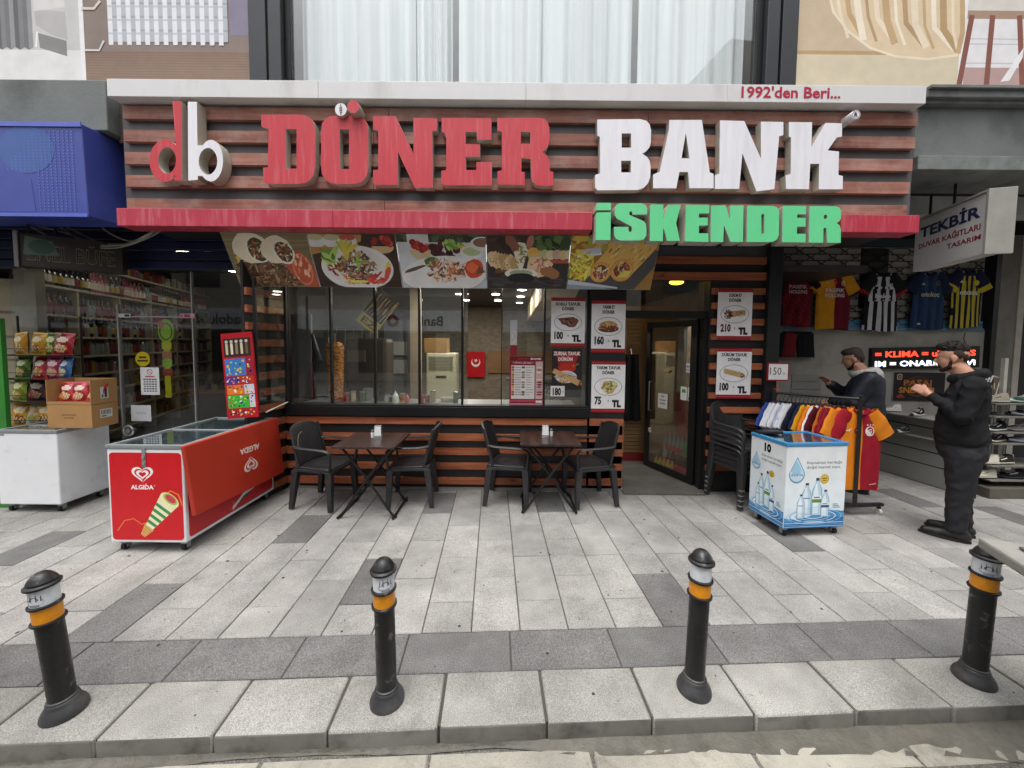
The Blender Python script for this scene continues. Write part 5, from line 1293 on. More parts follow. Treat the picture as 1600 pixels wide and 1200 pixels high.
# pillar, dark opening at the right edge
xa, xb = at(1540, 500, YBK).x, at(1548, 500, YBK).x
b = MB(); b.box((xa, YBK - .08, 0), (xb, YBK + .2, zsh + .3)); b.build('black_channel', BLACK, ps)
b = MB(); b.box((xb, YBK - .05, 0), (at(1580, 500, YBK).x, YBK + .4, 3.3)); b.build('pillar', pm('pillar_concrete', '#77756d', .85, var=.2, scale=4, dirt='#57544d', damt=.6, dscale=3), ps, bevel=.01)
b = MB(); b.box((at(1580, 500, YBK).x + .001, YBK - .06, 0), (at(1590, 500, YBK).x, YBK + .3, 3.3)); b.build('pillar_trim', pm('pale_trim', '#a9a69b', .7, var=.15), ps)
b = MB(); b.box((7.0, YBK + .3, 0), (10, YBK + .4, 3.6)); b.build('dark_panelling', pm('dark_panelling', '#2b2c2f', .7, var=.15), ps)
b = MB(); b.box((XD2 + .01, YBK + .1, 0), (3.02, YBK + .2, zr)); b.build('side_wall', GRW, ps)
# low slatwall, standing out at an angle
Aw, Bw = gd(1352, 728), gd(1470, 764); dw = Vector((Bw.x - Aw.x, Bw.y - Aw.y, 0)); Lw = dw.length; dw.normalize()
Bw = Bw + dw * .3; Lw += .3
sw = thing('display_wall', 'low grey slatted display wall with a ledge for sneakers behind the clothes rack', 'display wall', (Aw.x, Aw.y, 0), math.atan2(dw.y, dw.x))
SWM = pm('slat_grey', '#8b8a84', .7, var=.08, scale=3, dirt='#6a6862', damt=.4)
ledz = .86
zz = [.0, .25, .42, .58, .72, ledz - .02]
for i in range(len(zz) - 1):
    b = MB(); b.box((0, 0, zz[i] + .008), (Lw, .03, zz[i + 1] - .006)); b.build('panel', SWM, sw, bevel=.003, local=True)
b = MB(); b.box((0, .012, 0), (Lw, .04, ledz - .02)); b.build('core', DARKV, sw, local=True)
b = MB(); b.box((-.02, -.16, ledz - .018), (Lw, .16, ledz)); b.build('ledge', SWM, sw, bevel=.003, local=True)
b = MB(); b.box((0, -.14, .60), (Lw * .75, -.001, .615)); b.build('shelf', SWM, sw, bevel=.003, local=True)
b = MB()
for i in range(3): b.box((at(1236, 600, YBK).x, YBK - .012, at(1260, 585 + 12 * i, YBK).z - .1), (at(1282, 600, YBK).x, YBK - .001, at(1260, 585 + 12 * i, YBK).z - .005))
b.build('wall_slat', SWM, ps, bevel=.002)
# ------------------------------------------------------------------ the far side of the street, seen in the glass
YO = -9.0
WALLO = pm('opposite_wall', '#9d978c', .85, var=.12, scale=.6)
WINO = pm('opposite_window', '#2a2e33', .2)
op = thing('bank_building', 'pale bank building across the street mirrored in the shop windows', 'building', (-12, YO, 0))
b = MB(); b.box((-34, YO - 8, -.1), (6, YO, 7.4)); b.build('wall', WALLO, op)
b = MB(); b.box((-33.5, YO, 2.25), (5.5, YO + .3, 3.2)); b.build('sign_band', pm('bank_band', '#cfd2d6', .5), op)
for k in range(9):
    b = MB(); b.box((-33 + 4.3 * k, YO + .002, .3), (-33 + 4.3 * k + 3.6, YO + .05, 2.15)); b.build('shop_window', WINO, op)
for r_ in range(1):
    for k in range(13):
        b = MB(); b.box((-33 + 3 * k, YO + .002, 4.2 + 2.7 * r_), (-33 + 3 * k + 1.5, YO + .05, 5.8 + 2.7 * r_)); b.build('window', WINO, op)
for x, body in ((-11.6, 'Anadolubank'), (-17.6, 'Anadolubank')):
    c = Canvas((x, YO + .305, 2.5), (-1, 0, 0), (0, 0, 1)); c.text(body, 0, 0, .48, '#33373d', 'L', .02); c.build('lettering', PRINT, op)
c = Canvas((-3.2, YO + .305, 2.5), (-1, 0, 0), (0, 0, 1)); c.text('Bank', .0, 0, .45, '#33373d', 'L', .02); c.ellp(2.3, .2, .3, .3, '#7d2438', n=8); c.ellp(2.3, .2, .12, .12, '#cfd2d6'); c.build('lettering', PRINT, op)
o2 = thing('gabled_building', 'brown gabled building across the street mirrored in the upper window', 'building', (12, YO, 0))
b = MB(); b.box((6.4, YO - 8, -.1), (24, YO - .5, 11)); b.build('wall', pm('opposite_brown', '#6e5a49', .8, var=.15, scale=.7), o2)
b = MB(); b.ext([(5.6, 11), (24.5, 11), (24.5, 14), (9.5, 15.2)], YO - 8, YO - .4); b.build('gable', pm('opposite_gable', '#7d6148', .7, var=.25, scale=2), o2)
for r_ in range(3):
    for k in range(5):
        b = MB(); b.box((7.2 + 3.3 * k, YO - .498, 1 + 3.2 * r_), (8.9 + 3.3 * k, YO - .45, 2.8 + 3.2 * r_)); b.build('window', WINO, o2)
# ------------------------------------------------------------------ food banners hung aslant under the sign
YB0, YB1 = 3.85, 4.12
zB0, zB1 = at(690, 366, YB0).z, at(690, 450, YB1).z
up_v = Vector((0, YB0 - YB1, zB0 - zB1)); HB = up_v.length; upn = up_v.normalized()
bpx = [343, 478, 617, 759, 893, 1034]
def banner(i, label, draw):
    x0, x1 = at(bpx[i], 365, YB0).x + .004, at(bpx[i + 1], 365, YB0).x - .004
    c = Canvas((x0, YB1, zB1), (1, 0, 0), upn, .002); w = x1 - x0; c.rg = random.Random(50 + i); draw(c, w, HB)
    c.c = [None if k is None else tuple(min(.86, .95 * (v ** .86) * 1.25) for v in k) for k in c.c]   # rich print
    n = c.n; o = Vector((x0, YB1, zB1)); q = [o, o + Vector((w, 0, 0)), o + Vector((w, 0, 0)) + upn * HB, o + upn * HB]
    c.hexa([p - n * .012 for p in q] + [p + n * .0005 for p in q], col=lin('#cfcac2'))
    # clip lettering of the picture to the sheet: shapes are drawn inside the frame
    return tag(c.build('food_banner', PRINT), label, 'banner', 'food picture banners under the sign')
BR = ['#5a3a24', '#7a5234', '#3c2416', '#8d6644', '#6a4a2c', '#4a2e1c']
GRN_ = ['#5d8a34', '#7fae45', '#3f6a26', '#a5c45c']
def clipd(c, w, h):   # keep every shape inside the sheet
    op = c.P
    c.P = lambda x, y: op(min(max(x, .002), w - .002), min(max(y, .002), h - .002))
def f1(c, w, h):
    clipd(c, w, h)
    c.rect(0, 0, w, h, '#6f6142')
    for i in range(14): c.line([(0, h * i / 14 + .01), (w * .4, h * (i + c.rg.uniform(-.6, .9)) / 14), (w, h * (i + c.rg.uniform(-.6, .6)) / 14)], .016, c.rg.choice(['#7d6f4e', '#5d5036', '#857855', '#675a3c']))
    c.blob(w * .2, h * .5, .1, .09, '#c9a23a'); c.shreds(w * .19, h * .5, .09, .08, 14, .09, .022, ['#d8b550', '#b98e2c'], .3)
    c.blob(w * .5, h * .28, .36, .17, '#4a3220', 0, 16); c.shreds(w * .48, h * .28, .36, .16, 150, .11, .02, BR + ['#9a7a58', '#2e1c10'])
    c.blob(w * .85, h * .34, .13, .24, '#a8442a', .6, 18, .08); c.ring(w * .85, h * .34, .1, .17, .02, '#c9664a'); c.shreds(w * .85, h * .34, .09, .17, 26, .06, .025, ['#d88a6a', '#e2a98a', '#b8472a'], 1.2, .6)
    for cx, cy, rx, ry in ((.36, .72, .19, .16), (.66, .68, .16, .14)):
        c.blob(w * cx - .05, h * cy + .01, rx, ry, '#d9cdb2', .3, 18, .07); c.blob(w * cx + .02, h * cy - .01, rx * .66, ry * .86, '#e6dcc6', .2, 18, .06); c.blob(w * cx + .02, h * cy - .01, rx * .55, ry * .74, '#3c2a1a', .2, 14, .08)
        c.shreds(w * cx + .02, h * cy - .01, rx * .48, ry * .66, 46, .06, .014, BR + ['#b8452c', '#c9b68a', '#7a8a4a', '#d8c8a0'])
def f2(c, w, h):
    clipd(c, w, h); c.rect(0, 0, w, h, '#2c1a12')
    for i in range(26): c.rect(0, h * i / 26, w, h * (i + .5) / 26, c.rg.choice(['#3a241a', '#251610', '#33201a', '#2e1c14']))
    c.poly([(0, h * .62), (w * .6, h * .86), (w * .62, h * .98), (0, h)], '#a97c3c')
    for x, cl in ((.08, '#b9b78e'), (.27, '#a9b08a'), (.45, '#b0473a')): c.rrect(w * x - .09, h * .76, w * x + .09, h * .97, .05, '#e2e0dc'); c.ellp(w * x, h * .93, .08, .03, cl)
    c.ellp(w * .84, h * .76, .11, .06, '#c9a878', a0=180, a1=360); c.rect(w * .84 - .11, h * .76, w * .84 + .11, h * .78, '#c9a878')
    for i in range(14): c.ellp(w * .84 + c.rg.uniform(-.085, .085), h * .82 + c.rg.uniform(-.02, .06), .03, .028, c.rg.choice(['#b02a22', '#c9443a', '#8d1c18']), n=10)
    c.ellp(w * .5, h * .36, .37, .235, '#8d8a86'); c.ellp(w * .5, h * .375, .37, .235, '#e9e8e6', n=34); c.ellp(w * .5, h * .385, .32, .195, '#d6d3ce', n=30)
    c.shreds(w * .26, h * .5, .11, .1, 30, .07, .03, GRN_ + ['#d5e2b0']); c.shreds(w * .25, h * .34, .09, .06, 20, .05, .02, ['#7a1f1c', '#a5342a'])
    c.shreds(w * .42, h * .18, .1, .06, 30, .09, .014, ['#e07a2c', '#d0601c', '#f09a48']); c.shreds(w * .66, h * .18, .14, .06, 24, .08, .03, ['#c5362a', '#e05040', '#a82820'], .3, .5)
    c.shreds(w * .5, h * .42, .18, .15, 120, .08, .022, ['#5d4030', '#7d5c48', '#3e281c', '#96745c', '#b09078', '#4a3226'])
    for a in (-.5, -.15, .2, .6, 1.0): c.blob(w * .4 + .05 * a, h * .72, .022, .11, c.rg.choice(['#c9b53a', '#a5b040', '#8aa038']), -a, 9, .1)
    c.shreds(w * .2, h * .62, .08, .05, 8, .12, .05, GRN_); c.blob(w * .52, h * .5, .018, .11, '#8fae3c', -.1, 9, .1); c.blob(w * .55, h * .5, .1, .014, '#7d9a34', .1, 9, .1); c.blob(w * .86, h * .38, .03, .08, '#c9c04a', -.3)
    c.blob(w * .85, h * .28, .028, .07, '#c9402c', -.5); c.blob(w * .48, h * .12, .1, .015, '#d8d060')
def f3(c, w, h):
    clipd(c, w, h); c.rect(0, 0, w, h, '#c5ccd2'); c.rect(0, h * .86, w, h, '#26301c'); c.shreds(w * .5, h * .95, w * .5, .05, 40, .1, .04, ['#1c2614', '#34442a', '#45583a'])
    c.rect(w * .12, h * .84, w * .36, h, '#d2dade'); c.poly([(0, 0), (w, 0), (w, h * .2), (0, h * .1)], '#aab4bc')
    c.shreds(w * .5, h * .1, w * .5, .06, 24, .16, .02, ['#b9c2c9', '#d0d6da', '#9ea8b0'], 0, .2)
    c.ellp(w * .26, h * .72, .11, .1, '#c9b48a', a0=180, a1=360)
    for i in range(16): c.ellp(w * .26 + c.rg.uniform(-.09, .09), h * .75 + c.rg.uniform(-.02, .07), .032, .03, c.rg.choice(['#a8201c', '#c03a30', '#84140f']), n=10)
    for i in range(16): c.ellp(w * .53 + c.rg.uniform(-.13, .13), h * .68 + c.rg.uniform(-.06, .08), .04, .038, c.rg.choice(['#2c0d14', '#45121d', '#1c080c']), n=10)
    c.shreds(w * .62, h * .82, .12, .04, 20, .06, .03, GRN_); c.shreds(w * .74, h * .78, .07, .04, 14, .06, .02, ['#d8c840', '#c0b030'])
    for x, y in ((.84, .68), (.96, .84)): c.ellp(w * x, h * y, .12, .07, '#e6e8e8'); c.ellp(w * x, h * y + .012, .09, .045, '#a9bd8a' if x < .9 else '#7d5c48')
    c.ellp(w * .5, h * .23, .44, .2, '#9aa0a4', .06); c.ellp(w * .5, h * .26, .44, .2, '#eef0f0', .06, 34); c.ellp(w * .5, h * .29, .36, .14, '#dcdedc', .06)
    c.blob(w * .18, h * .38, .11, .02, '#4a3a34', .35); c.blob(w * .37, h * .5, .07, .06, '#3f5a2a'); c.shreds(w * .37, h * .5, .06, .05, 14, .05, .02, GRN_)
    c.shreds(w * .54, h * .34, .19, .12, 110, .08, .024, ['#7d5844', '#c9a080', '#9a4a30', '#e0c8b0', '#5a3626', '#c87040', '#d8c0a8'])
    c.blob(w * .86, h * .38, .1, .1, '#c23a1e', -.4, 16, .06); c.blob(w * .84, h * .41, .06, .05, '#dc5c34', -.4); c.poly([(w * .92, h * .45), (w * .99, h * .32), (w * .88, h * .28)], '#5c3a28')
def f4(c, w, h):
    clipd(c, w, h); c.rect(0, 0, w, h, '#2a1f1a'); c.rect(0, 0, w, h * .38, '#231f20')
    c.shreds(w * .5, h * .17, w * .5, .08, 60, .14, .02, ['#2f2a2a', '#1a1718', '#3b3434'], 0, .3); c.rect(w * .5, h * .55, w, h, '#2d3a1c')
    c.shreds(w * .76, h * .78, .24, .1, 50, .12, .08, ['#3d5a26', '#4a6a30', '#25361a', '#2e4420', '#16200e'])
    c.shreds(w * .25, h * .8, .2, .1, 16, .2, .09, ['#32201a', '#3f281e', '#241612'])
    c.poly([(w * .1, h * .3), (w * .35, h * .34), (w * .35, h * .4), (w * .1, h * .4)], '#5a3a20')
    for i in range(9): c.blob(w * (.07 + .035 * i), h * (.55 - .008 * i), .05, .085, c.rg.choice(['#c9a878', '#b08a58', '#d8bc90']), .2); c.shreds(w * (.07 + .035 * i), h * (.55 - .01 * i), .03, .05, 7, .035, .012, ['#8a6a3c', '#6f8a3c', '#a5584a', '#e6d4b0'])
    for i in range(7): c.ellp(w * (.55 + .075 * i), h * (.66 - .01 * (i % 2)), .05, .05, c.rg.choice(['#c9b078', '#bd9a8a', '#a8b078', '#d0c0a0']))
    c.rect(w * .78, h * .5, w, h * .56, '#a5483a'); c.blob(w * .64, h * .46, .12, .11, '#d8b88e', .1); c.shreds(w * .66, h * .46, .1, .08, 50, .04, .018, ['#b0554a', '#e6d0b8', '#8a5a3c', '#d89a80', '#c97a6a'])
    c.blob(w * .56, h * .7, .07, .04, '#d8a848'); c.blob(w * .78, h * .32, .1, .06, '#8d5a38', -.3)
    c.ellp(w * .42, h * .3, .17, .055, '#dad6ce'); c.ellp(w * .42, h * .31, .12, .035, '#8f9a7a'); c.ellp(w * .42, h * .22, .14, .05, '#101012')
    c.poly([(w * .32, h * .72), (w * .4, h * .36), (w * .43, h * .36), (w * .5, h * .72), (w * .46, h * .86), (w * .38, h * .88)], '#e2d8c2')
    c.shreds(w * .41, h * .66, .06, .1, 36, .05, .016, ['#b8a87a', '#6f8a3c', '#d8ccb0', '#7a5a3c', '#e8e0d0'])
    c.blob(w * .31, h * .86, .05, .1, '#7d4a3c', .5); c.blob(w * .52, h * .9, .035, .09, '#a5695a', -.3)
def f5(c, w, h):
    clipd(c, w, h); c.rect(0, 0, w, h, '#8d6426'); c.poly([(0, 0), (w * .8, 0), (w, h * .45), (w, h), (w * .7, h * .7), (w * .3, h * .3), (0, h * .22)], '#3b3b3c'); c.rect(w * .72, h * .75, w, h, '#a5702c')
    c.shreds(w * .3, h * .88, .3, .08, 30, .14, .06, ['#b08a2c', '#c9a83c', '#8f9a3c', '#7d5820'])
    c.poly([(w * .06, h * .62), (w * .36, h * .7), (w * .34, h * .8), (w * .06, h * .74)], '#b4b8c4'); c.poly([(w * .06, h * .6), (w * .36, h * .66), (w * .36, h * .7), (w * .06, h * .64)], '#d8dce4')
    c.shreds(w * .13, h * .45, .13, .16, 90, .09, .026, ['#d8c03c', '#c0a428', '#e8d65c', '#a88a1c'])
    c.poly([(0, 0), (w * .55, 0), (0, h * .18)], '#7d8894'); c.poly([(0, h * .1), (w * .6, h * .02), (w * .6, h * .05), (0, h * .19)], '#b0bac4')
    for ax, ay, bx, by, r in ((.37, .34, .58, .82, .105), (.62, .38, .86, .86, .115)):
        A, B = Vector((w * ax, h * ay)), Vector((w * bx, h * by)); d = (B - A).normalized(); p = Vector((-d.y, d.x))
        c.poly([tuple(A + p * r), tuple(A - p * r), tuple(B - p * r * .9), tuple(B + p * r * .9)], '#d8a850'); c.ellp(B.x, B.y, r * .9, r * .8, '#d8a850')
        for i in range(20):
            t, q = c.rg.random(), c.rg.uniform(-.8, .8); m = A.lerp(B, t) + p * r * q; c.blob(m.x, m.y, .03, .008, c.rg.choice(['#b8813a', '#e8c478', '#c08a3c', '#7a4a1c', '#f0d48c']), math.atan2(d.y, d.x))
        c.ellp(A.x, A.y, r * 1.02, r * 1.05, '#c98a3c'); c.ellp(A.x, A.y, r * .86, r * .88, '#d89a50'); c.ellp(A.x, A.y, r * .72, r * .74, '#5a2a1a')
        c.shreds(A.x, A.y, r * .6, r * .62, 34, .06, .022, ['#8d3a2a', '#6a2c20', '#c9b08a', '#e8dcc8', '#a85a40', '#d0c050'])
    c.blob(w * .66, h * .3, .07, .035, '#d8c850', .5)
banner(0, 'food banner of two cut wraps on shredded meat, leftmost under the sign', f1)
banner(1, 'food banner of a round plate of meat and salad on dark wood', f2)
banner(2, 'food banner of sauced meat on a long white plate', f3)
banner(3, 'food banner of a hand dipping a wrap over a dark table', f4)
banner(4, 'food banner of two yellow wraps with chips, under the green letters', f5)

# ------------------------------------------------------------------ price posters
def psheet(nm, q, Y, label, cat, draw, mat=PRINT, group=None, th=.003):
    (x0p, x1p, y0p, y1p) = q; xm, ym = (x0p + x1p) / 2, (y0p + y1p) / 2
    x0, x1 = at(x0p, ym, Y).x, at(x1p, ym, Y).x; z1, z0 = at(xm, y0p, Y).z, at(xm, y1p, Y).z
    c = Canvas((x0, Y, z0)); c.rg = random.Random(hash(label) % 999 if False else len(label) * 7 + int(x0p)); draw(c, x1 - x0, z1 - z0)
    c.box((x0 + .0005, Y + .0004, z0 + .0005), (x1 - .0005, Y + th, z1 - .0005), col=lin('#bdbab6'))
    return tag(c.build(nm, mat), label, cat, group)
def gingham(c, x0, y0, x1, y1):
    c.rect(x0, y0, x1, y1, '#a81c28'); n = 13
    for i in range(n): c.rect(x0 + (x1 - x0) * (i + .25) / n, y0, x0 + (x1 - x0) * (i + .75) / n, y1, '#7d1019')
    for i in range(n): c.rect(x0 + (x1 - x0) * (i + .3) / n, y0 + (y1 - y0) * .35, x0 + (x1 - x0) * (i + .7) / n, y0 + (y1 - y0) * .65, '#c9545c')
def food_wrap(c, x, y, s, kind):
    if kind == 'wrap_dark': c.poly([(x - s, y + s * .35), (x + s * .5, y + s * .5), (x + s, y + s * .15), (x + s * .7, y - s * .35), (x + s * .1, y - s * .45), (x - s * .6, y)], '#6f453a'); c.shreds(x + s * .1, y, s * .7, s * .3, 40, s * .35, s * .09, ['#54302a', '#8d5c4a', '#a87860', '#3a201c'], -.2, .7); c.blob(x + s * .7, y + s * .15, s * .25, s * .25, '#7d5040'); c.blob(x + s * .4, y - s * .3, s * .25, s * .14, '#8a4a3a')
    elif kind == 'bun': c.ellp(x, y - s * .2, s * .95, s * .35, '#6a4028'); c.shreds(x, y - s * .2, s * .8, s * .2, 40, s * .3, s * .1, ['#4a2a1c', '#7d5236', '#a5402c', '#5a7a2c', '#c9a878']); c.ellp(x, y + s * .05, s * .85, s * .45, '#b98a4c', a0=0, a1=180); c.shreds(x, y + s * .2, s * .55, s * .15, 18, s * .3, s * .08, ['#cda066', '#a5743a', '#d8b27c'])
    elif kind == 'pieces': c.poly([(x - s * .6, y), (x - s * .4, y + s * .5), (x + s * .6, y + s * .55), (x + s * .9, y + s * .1), (x + s * .4, y - s * .6), (x - s * .1, y - s * .7)], '#c2ad6a'); c.shreds(x, y, s * .6, s * .5, 46, s * .34, s * .12, ['#d8c88a', '#a58a3c', '#8d6a2c', '#e2d8b0', '#6f7a2c', '#7a4a28']); c.blob(x + s * .6, y + s * .3, s * .25, s * .2, '#ccd8a0')
    elif kind == 'roll_meat': c.poly([(x - s * .5, y + s * .25), (x + s * .9, y + s * .4), (x + s, y), (x - s * .4, y - s * .3)], '#b98f62'); c.shreds(x + s * .3, y + s * .05, s * .6, s * .2, 22, s * .3, s * .06, ['#cda878', '#96693c', '#dcc09a']); c.shreds(x - s * .6, y, s * .35, s * .35, 34, s * .35, s * .1, ['#4a2c20', '#6f4430', '#32201a', '#8a6248'])
    elif kind == 'roll': c.poly([(x - s * .95, y + s * .3), (x - s * .8, y + s * .45), (x + s * .9, y + s * .02), (x + s, y - s * .25), (x + s * .75, y - s * .42), (x - s * .85, y - s * .02)], '#c8a878'); c.shreds(x - s * .1, y + s * .05, s * .7, s * .2, 30, s * .3, s * .06, ['#dcc49a', '#a98450', '#b8925c'], -.25, .4); c.shreds(x + s * .8, y - s * .2, s * .2, s * .18, 14, s * .2, s * .08, ['#7d3a26', '#9a5a3c', '#5a2c1c'])
def price(name_lines, amount, kind, amount_col='#1c1a1c'):
    def d(c, w, h):
        c.rect(0, 0, w, h, '#f1efef'); gingham(c, 0, h * .93, w, h); gingham(c, 0, 0, w, h * .075)
        for i, t in enumerate(name_lines): c.text(t, w / 2, h * (.84 - .095 * i), h * .062, '#221c1c', bold=.04, fit=w * (.74 if len(t) > 8 else .36))
        c.ring(w / 2, h * .5, w * .41, h * .175, w * .012, '#4a5578', 34); food_wrap(c, w / 2, h * .5, w * .32, kind)
        if amount == '75': c.rect(w * .05, h * .13, w * .5, h * .33, '#f0efee')
        c.text(amount, w * .1, h * .165, h * .145, amount_col, 'L', .05, xs=.66); c.text('₺', w * .49, h * .2, h * .05, '#777777', 'L')
        c.text('TL', w * .62, h * .115, h * .125, '#1c1416', 'L', .08, fit=w * .27)
    return d
PG = 'price posters on the shop front'
psheet('price_poster', (861, 914, 465, 542), YGL - .014, 'white price poster for SOSLU TAVUK DÖNER at 100 TL on the window', 'poster', price(['SOSLU TAVUK', 'DÖNER'], '100', 'wrap_dark'), group=PG)
psheet('price_poster', (924, 977, 469, 551), YW, 'white price poster for YARIM ET DÖNER at 160 TL on the black pillar', 'poster', price(['YARIM ET', 'DÖNER'], '160', 'bun'), group=PG)
psheet('price_poster', (924, 976.5, 564, 644.5), YW, 'white price poster for YARIM TAVUK DÖNER at 75 TL on the black pillar', 'poster', price(['YARIM TAVUK', 'DÖNER'], '75', 'pieces'), group=PG)
psheet('price_poster', (1121, 1175, 451, 531), YW - .012, 'DÜRÜM ET DÖNER price poster at 210 TL, upper on right slats', 'poster', price(['DÜRÜM ET', 'DÖNER'], '210', 'roll_meat', '#6a1420'), group=PG)
psheet('price_poster', (1119.5, 1173.5, 544, 622.5), YW - .012, 'DÜRÜM TAVUK DÖNER price poster at 100 TL, lower on right slats', 'poster', price(['DÜRÜM TAVUK', 'DÖNER'], '100', 'roll'), group=PG)
def zurna(c, w, h):
    c.rect(0, 0, w, h, '#2b2627'); c.poly([(w * .1, h * .95), (w * .95, h * .95), (w * .7, h * .6), (w * .3, h * .55)], '#a52420'); c.ellp(w * .5, h * .62, w * .3, h * .1, '#b92c22'); c.rect(w * .45, 0, w, h * .16, '#4a4a4c')
    c.text('ZURNA TAVUK', w / 2, h * .88, h * .075, '#e9e4e2', bold=.045, fit=w * .9); c.text('DÜRÜM', w * .45, h * .765, h * .07, '#e9e4e2', bold=.045, fit=w * .48); c.text('Soslu', w * .8, h * .66, h * .05, '#d0a038', rot=.45, shear=.25)
    c.ellp(w * .48, h * .43, w * .36, h * .13, '#cfcfd0'); c.ellp(w * .48, h * .44, w * .28, h * .095, '#b9bcc2'); c.shreds(w * .4, h * .34, w * .15, h * .03, 22, w * .1, w * .03, ['#c99a3c', '#e2bc5c', '#a5742c'])
    A, B = Vector((w * .05, h * .56)), Vector((w * .92, h * .3)); d = (B - A).normalized(); p = Vector((-d.y, d.x)) * h * .05
    c.poly([tuple(A + p), tuple(A - p), tuple(B - p * 1.2), tuple(B + p * 1.2)], '#c9a070'); c.shreds(w * .48, h * .43, w * .38, h * .04, 30, w * .12, w * .02, ['#dcbc8c', '#a87c48', '#8d6238'], -.3, .4); c.shreds(B.x, B.y, w * .07, h * .04, 14, w * .08, w * .03, ['#a8562c', '#c97a3c', '#7d3a1c'])
    c.rect(-w * .03, h * .02, w * .44, h * .24, '#e2e0de'); c.text('180', w * .04, h * .05, h * .15, '#2a2526', 'L', .05, xs=.62); c.text('₺', w * .37, h * .09, h * .05, '#8a8686', 'L')
psheet('price_poster', (862, 909, 546, 621), YGL - .012, 'dark price poster for ZURNA TAVUK DÜRÜM at 180 on the window', 'poster', zurna, group=PG)
def menu(c, w, h):
    c.rect(0, 0, w, h, '#8d1c30'); c.rect(0, h * .92, w, h, '#6a0f20'); c.text('DÖNER', w * .3, h * .94, h * .035, '#d89aa0', 'R', .01, fit=w * .2) if False else None
    c.text('DÖNER', w * .58, h * .935, h * .04, '#a83a4c', 'R', .02, fit=w * .34); c.text('BANK', w * .62, h * .935, h * .04, '#f0e6e6', 'L', .025, fit=w * .32)
    c.text('* FİYAT LİSTESİ *', w * .4, h * .855, h * .035, '#e6d4d6', bold=.01, fit=w * .6)
    c.rect(w * .05, h * .14, w * .74, h * .82, '#dcd8d4'); c.rect(w * .77, h * .14, w * .98, h * .9, '#c9b0b0')
    for i in range(12):
        y = h * (.76 - .05 * i); c.rect(w * .06, y, w * .14, y + h * .04, c.rg.choice(['#b8862c', '#8d5a2c', '#a5423a', '#c9a24a'])); c.rect(w * .16, y + h * .012, w * (.3 + .06 * c.rg.random()), y + h * .022, '#6a5c5c'); c.rect(w * .36, y, w * .45, y + h * .038, c.rg.choice(['#4a3a3a', '#7d6a6a', '#a08a80', '#e0dcd8'])); c.rect(w * .48, y + h * .012, w * (.6 + .1 * c.rg.random()), y + h * .022, '#8a7a7a'); c.blob(w * .88, y + h * .02, w * .08, h * .018, c.rg.choice(['#8d2c34', '#c9a48a', '#a0584c', '#e0d0c8']))
    c.rect(0, h * .08, w, h * .12, '#b44a5c'); c.rect(0, h * .02, w, h * .05, '#d0909a'); c.rect(w * .78, h * .06, w * .97, h * .11, '#e2dcdc')
psheet('menu_sheet', (796, 849, 557, 634), YGL - .016, 'red and white price list headed FİYAT LİSTESİ on the shop window', 'menu', menu)
# narrow fries strip hung above the menu
def strip2(c, w, h): c.rect(0, 0, w, h, '#b9bcc0'); c.rect(0, 0, w, h * .3, '#8d2430'); c.rect(w * .2, h * .35, w * .8, h * .7, '#d0ccc8'); c.line([(w * .3, h * .4), (w * .7, h * .55), (w * .35, h * .68)], w * .1, '#9a9aa0')
psheet('narrow_poster', (797, 808, 500, 556), YGL - .02, 'narrow pale poster with red foot above the price list', 'poster', strip2)
# yellow and black picture poster hung cornerwise behind the glass
p = at(590, 487, 4.62); rt_ = Vector((math.cos(R(-38)), 0, math.sin(R(-38)))); uu = Vector((-rt_.z, 0, rt_.x))
uu = Vector((math.sin(R(38)), 0, math.cos(R(38))))
c = Canvas(p - rt_ * .14 - uu * .24, rt_, uu); c.rg = random.Random(5)
c.rect(0, 0, .28, .48, '#d0b422'); c.rect(0, .14, .28, .48, '#241c14'); c.text('EZ', .14, .03, .08, '#4a3c10', bold=.02, fit=.2)
for i in range(6): c.line([(.03 + .04 * i, .15), (.05 + .042 * i, .44)], .012, ['#c9b03a', '#a5402c', '#d8c060'][i % 3]); c.blob(.05 + .04 * i, .3, .014, .06, ['#c9a24a', '#8d3a2a'][i % 2])
c.rect(.265, .1, .28, .48, '#c9ae3c')
q = [p - rt_ * .14 - uu * .24, p + rt_ * .14 - uu * .24, p + rt_ * .14 + uu * .24, p - rt_ * .14 + uu * .24]
c.hexa([v + Vector((0, .006, 0)) for v in q] + [v + Vector((0, .0004, 0)) for v in q], col=lin('#8a7a20')); tag(c.build('yellow_poster', PRINT), 'yellow and black poster hung cornerwise behind the window', 'poster')
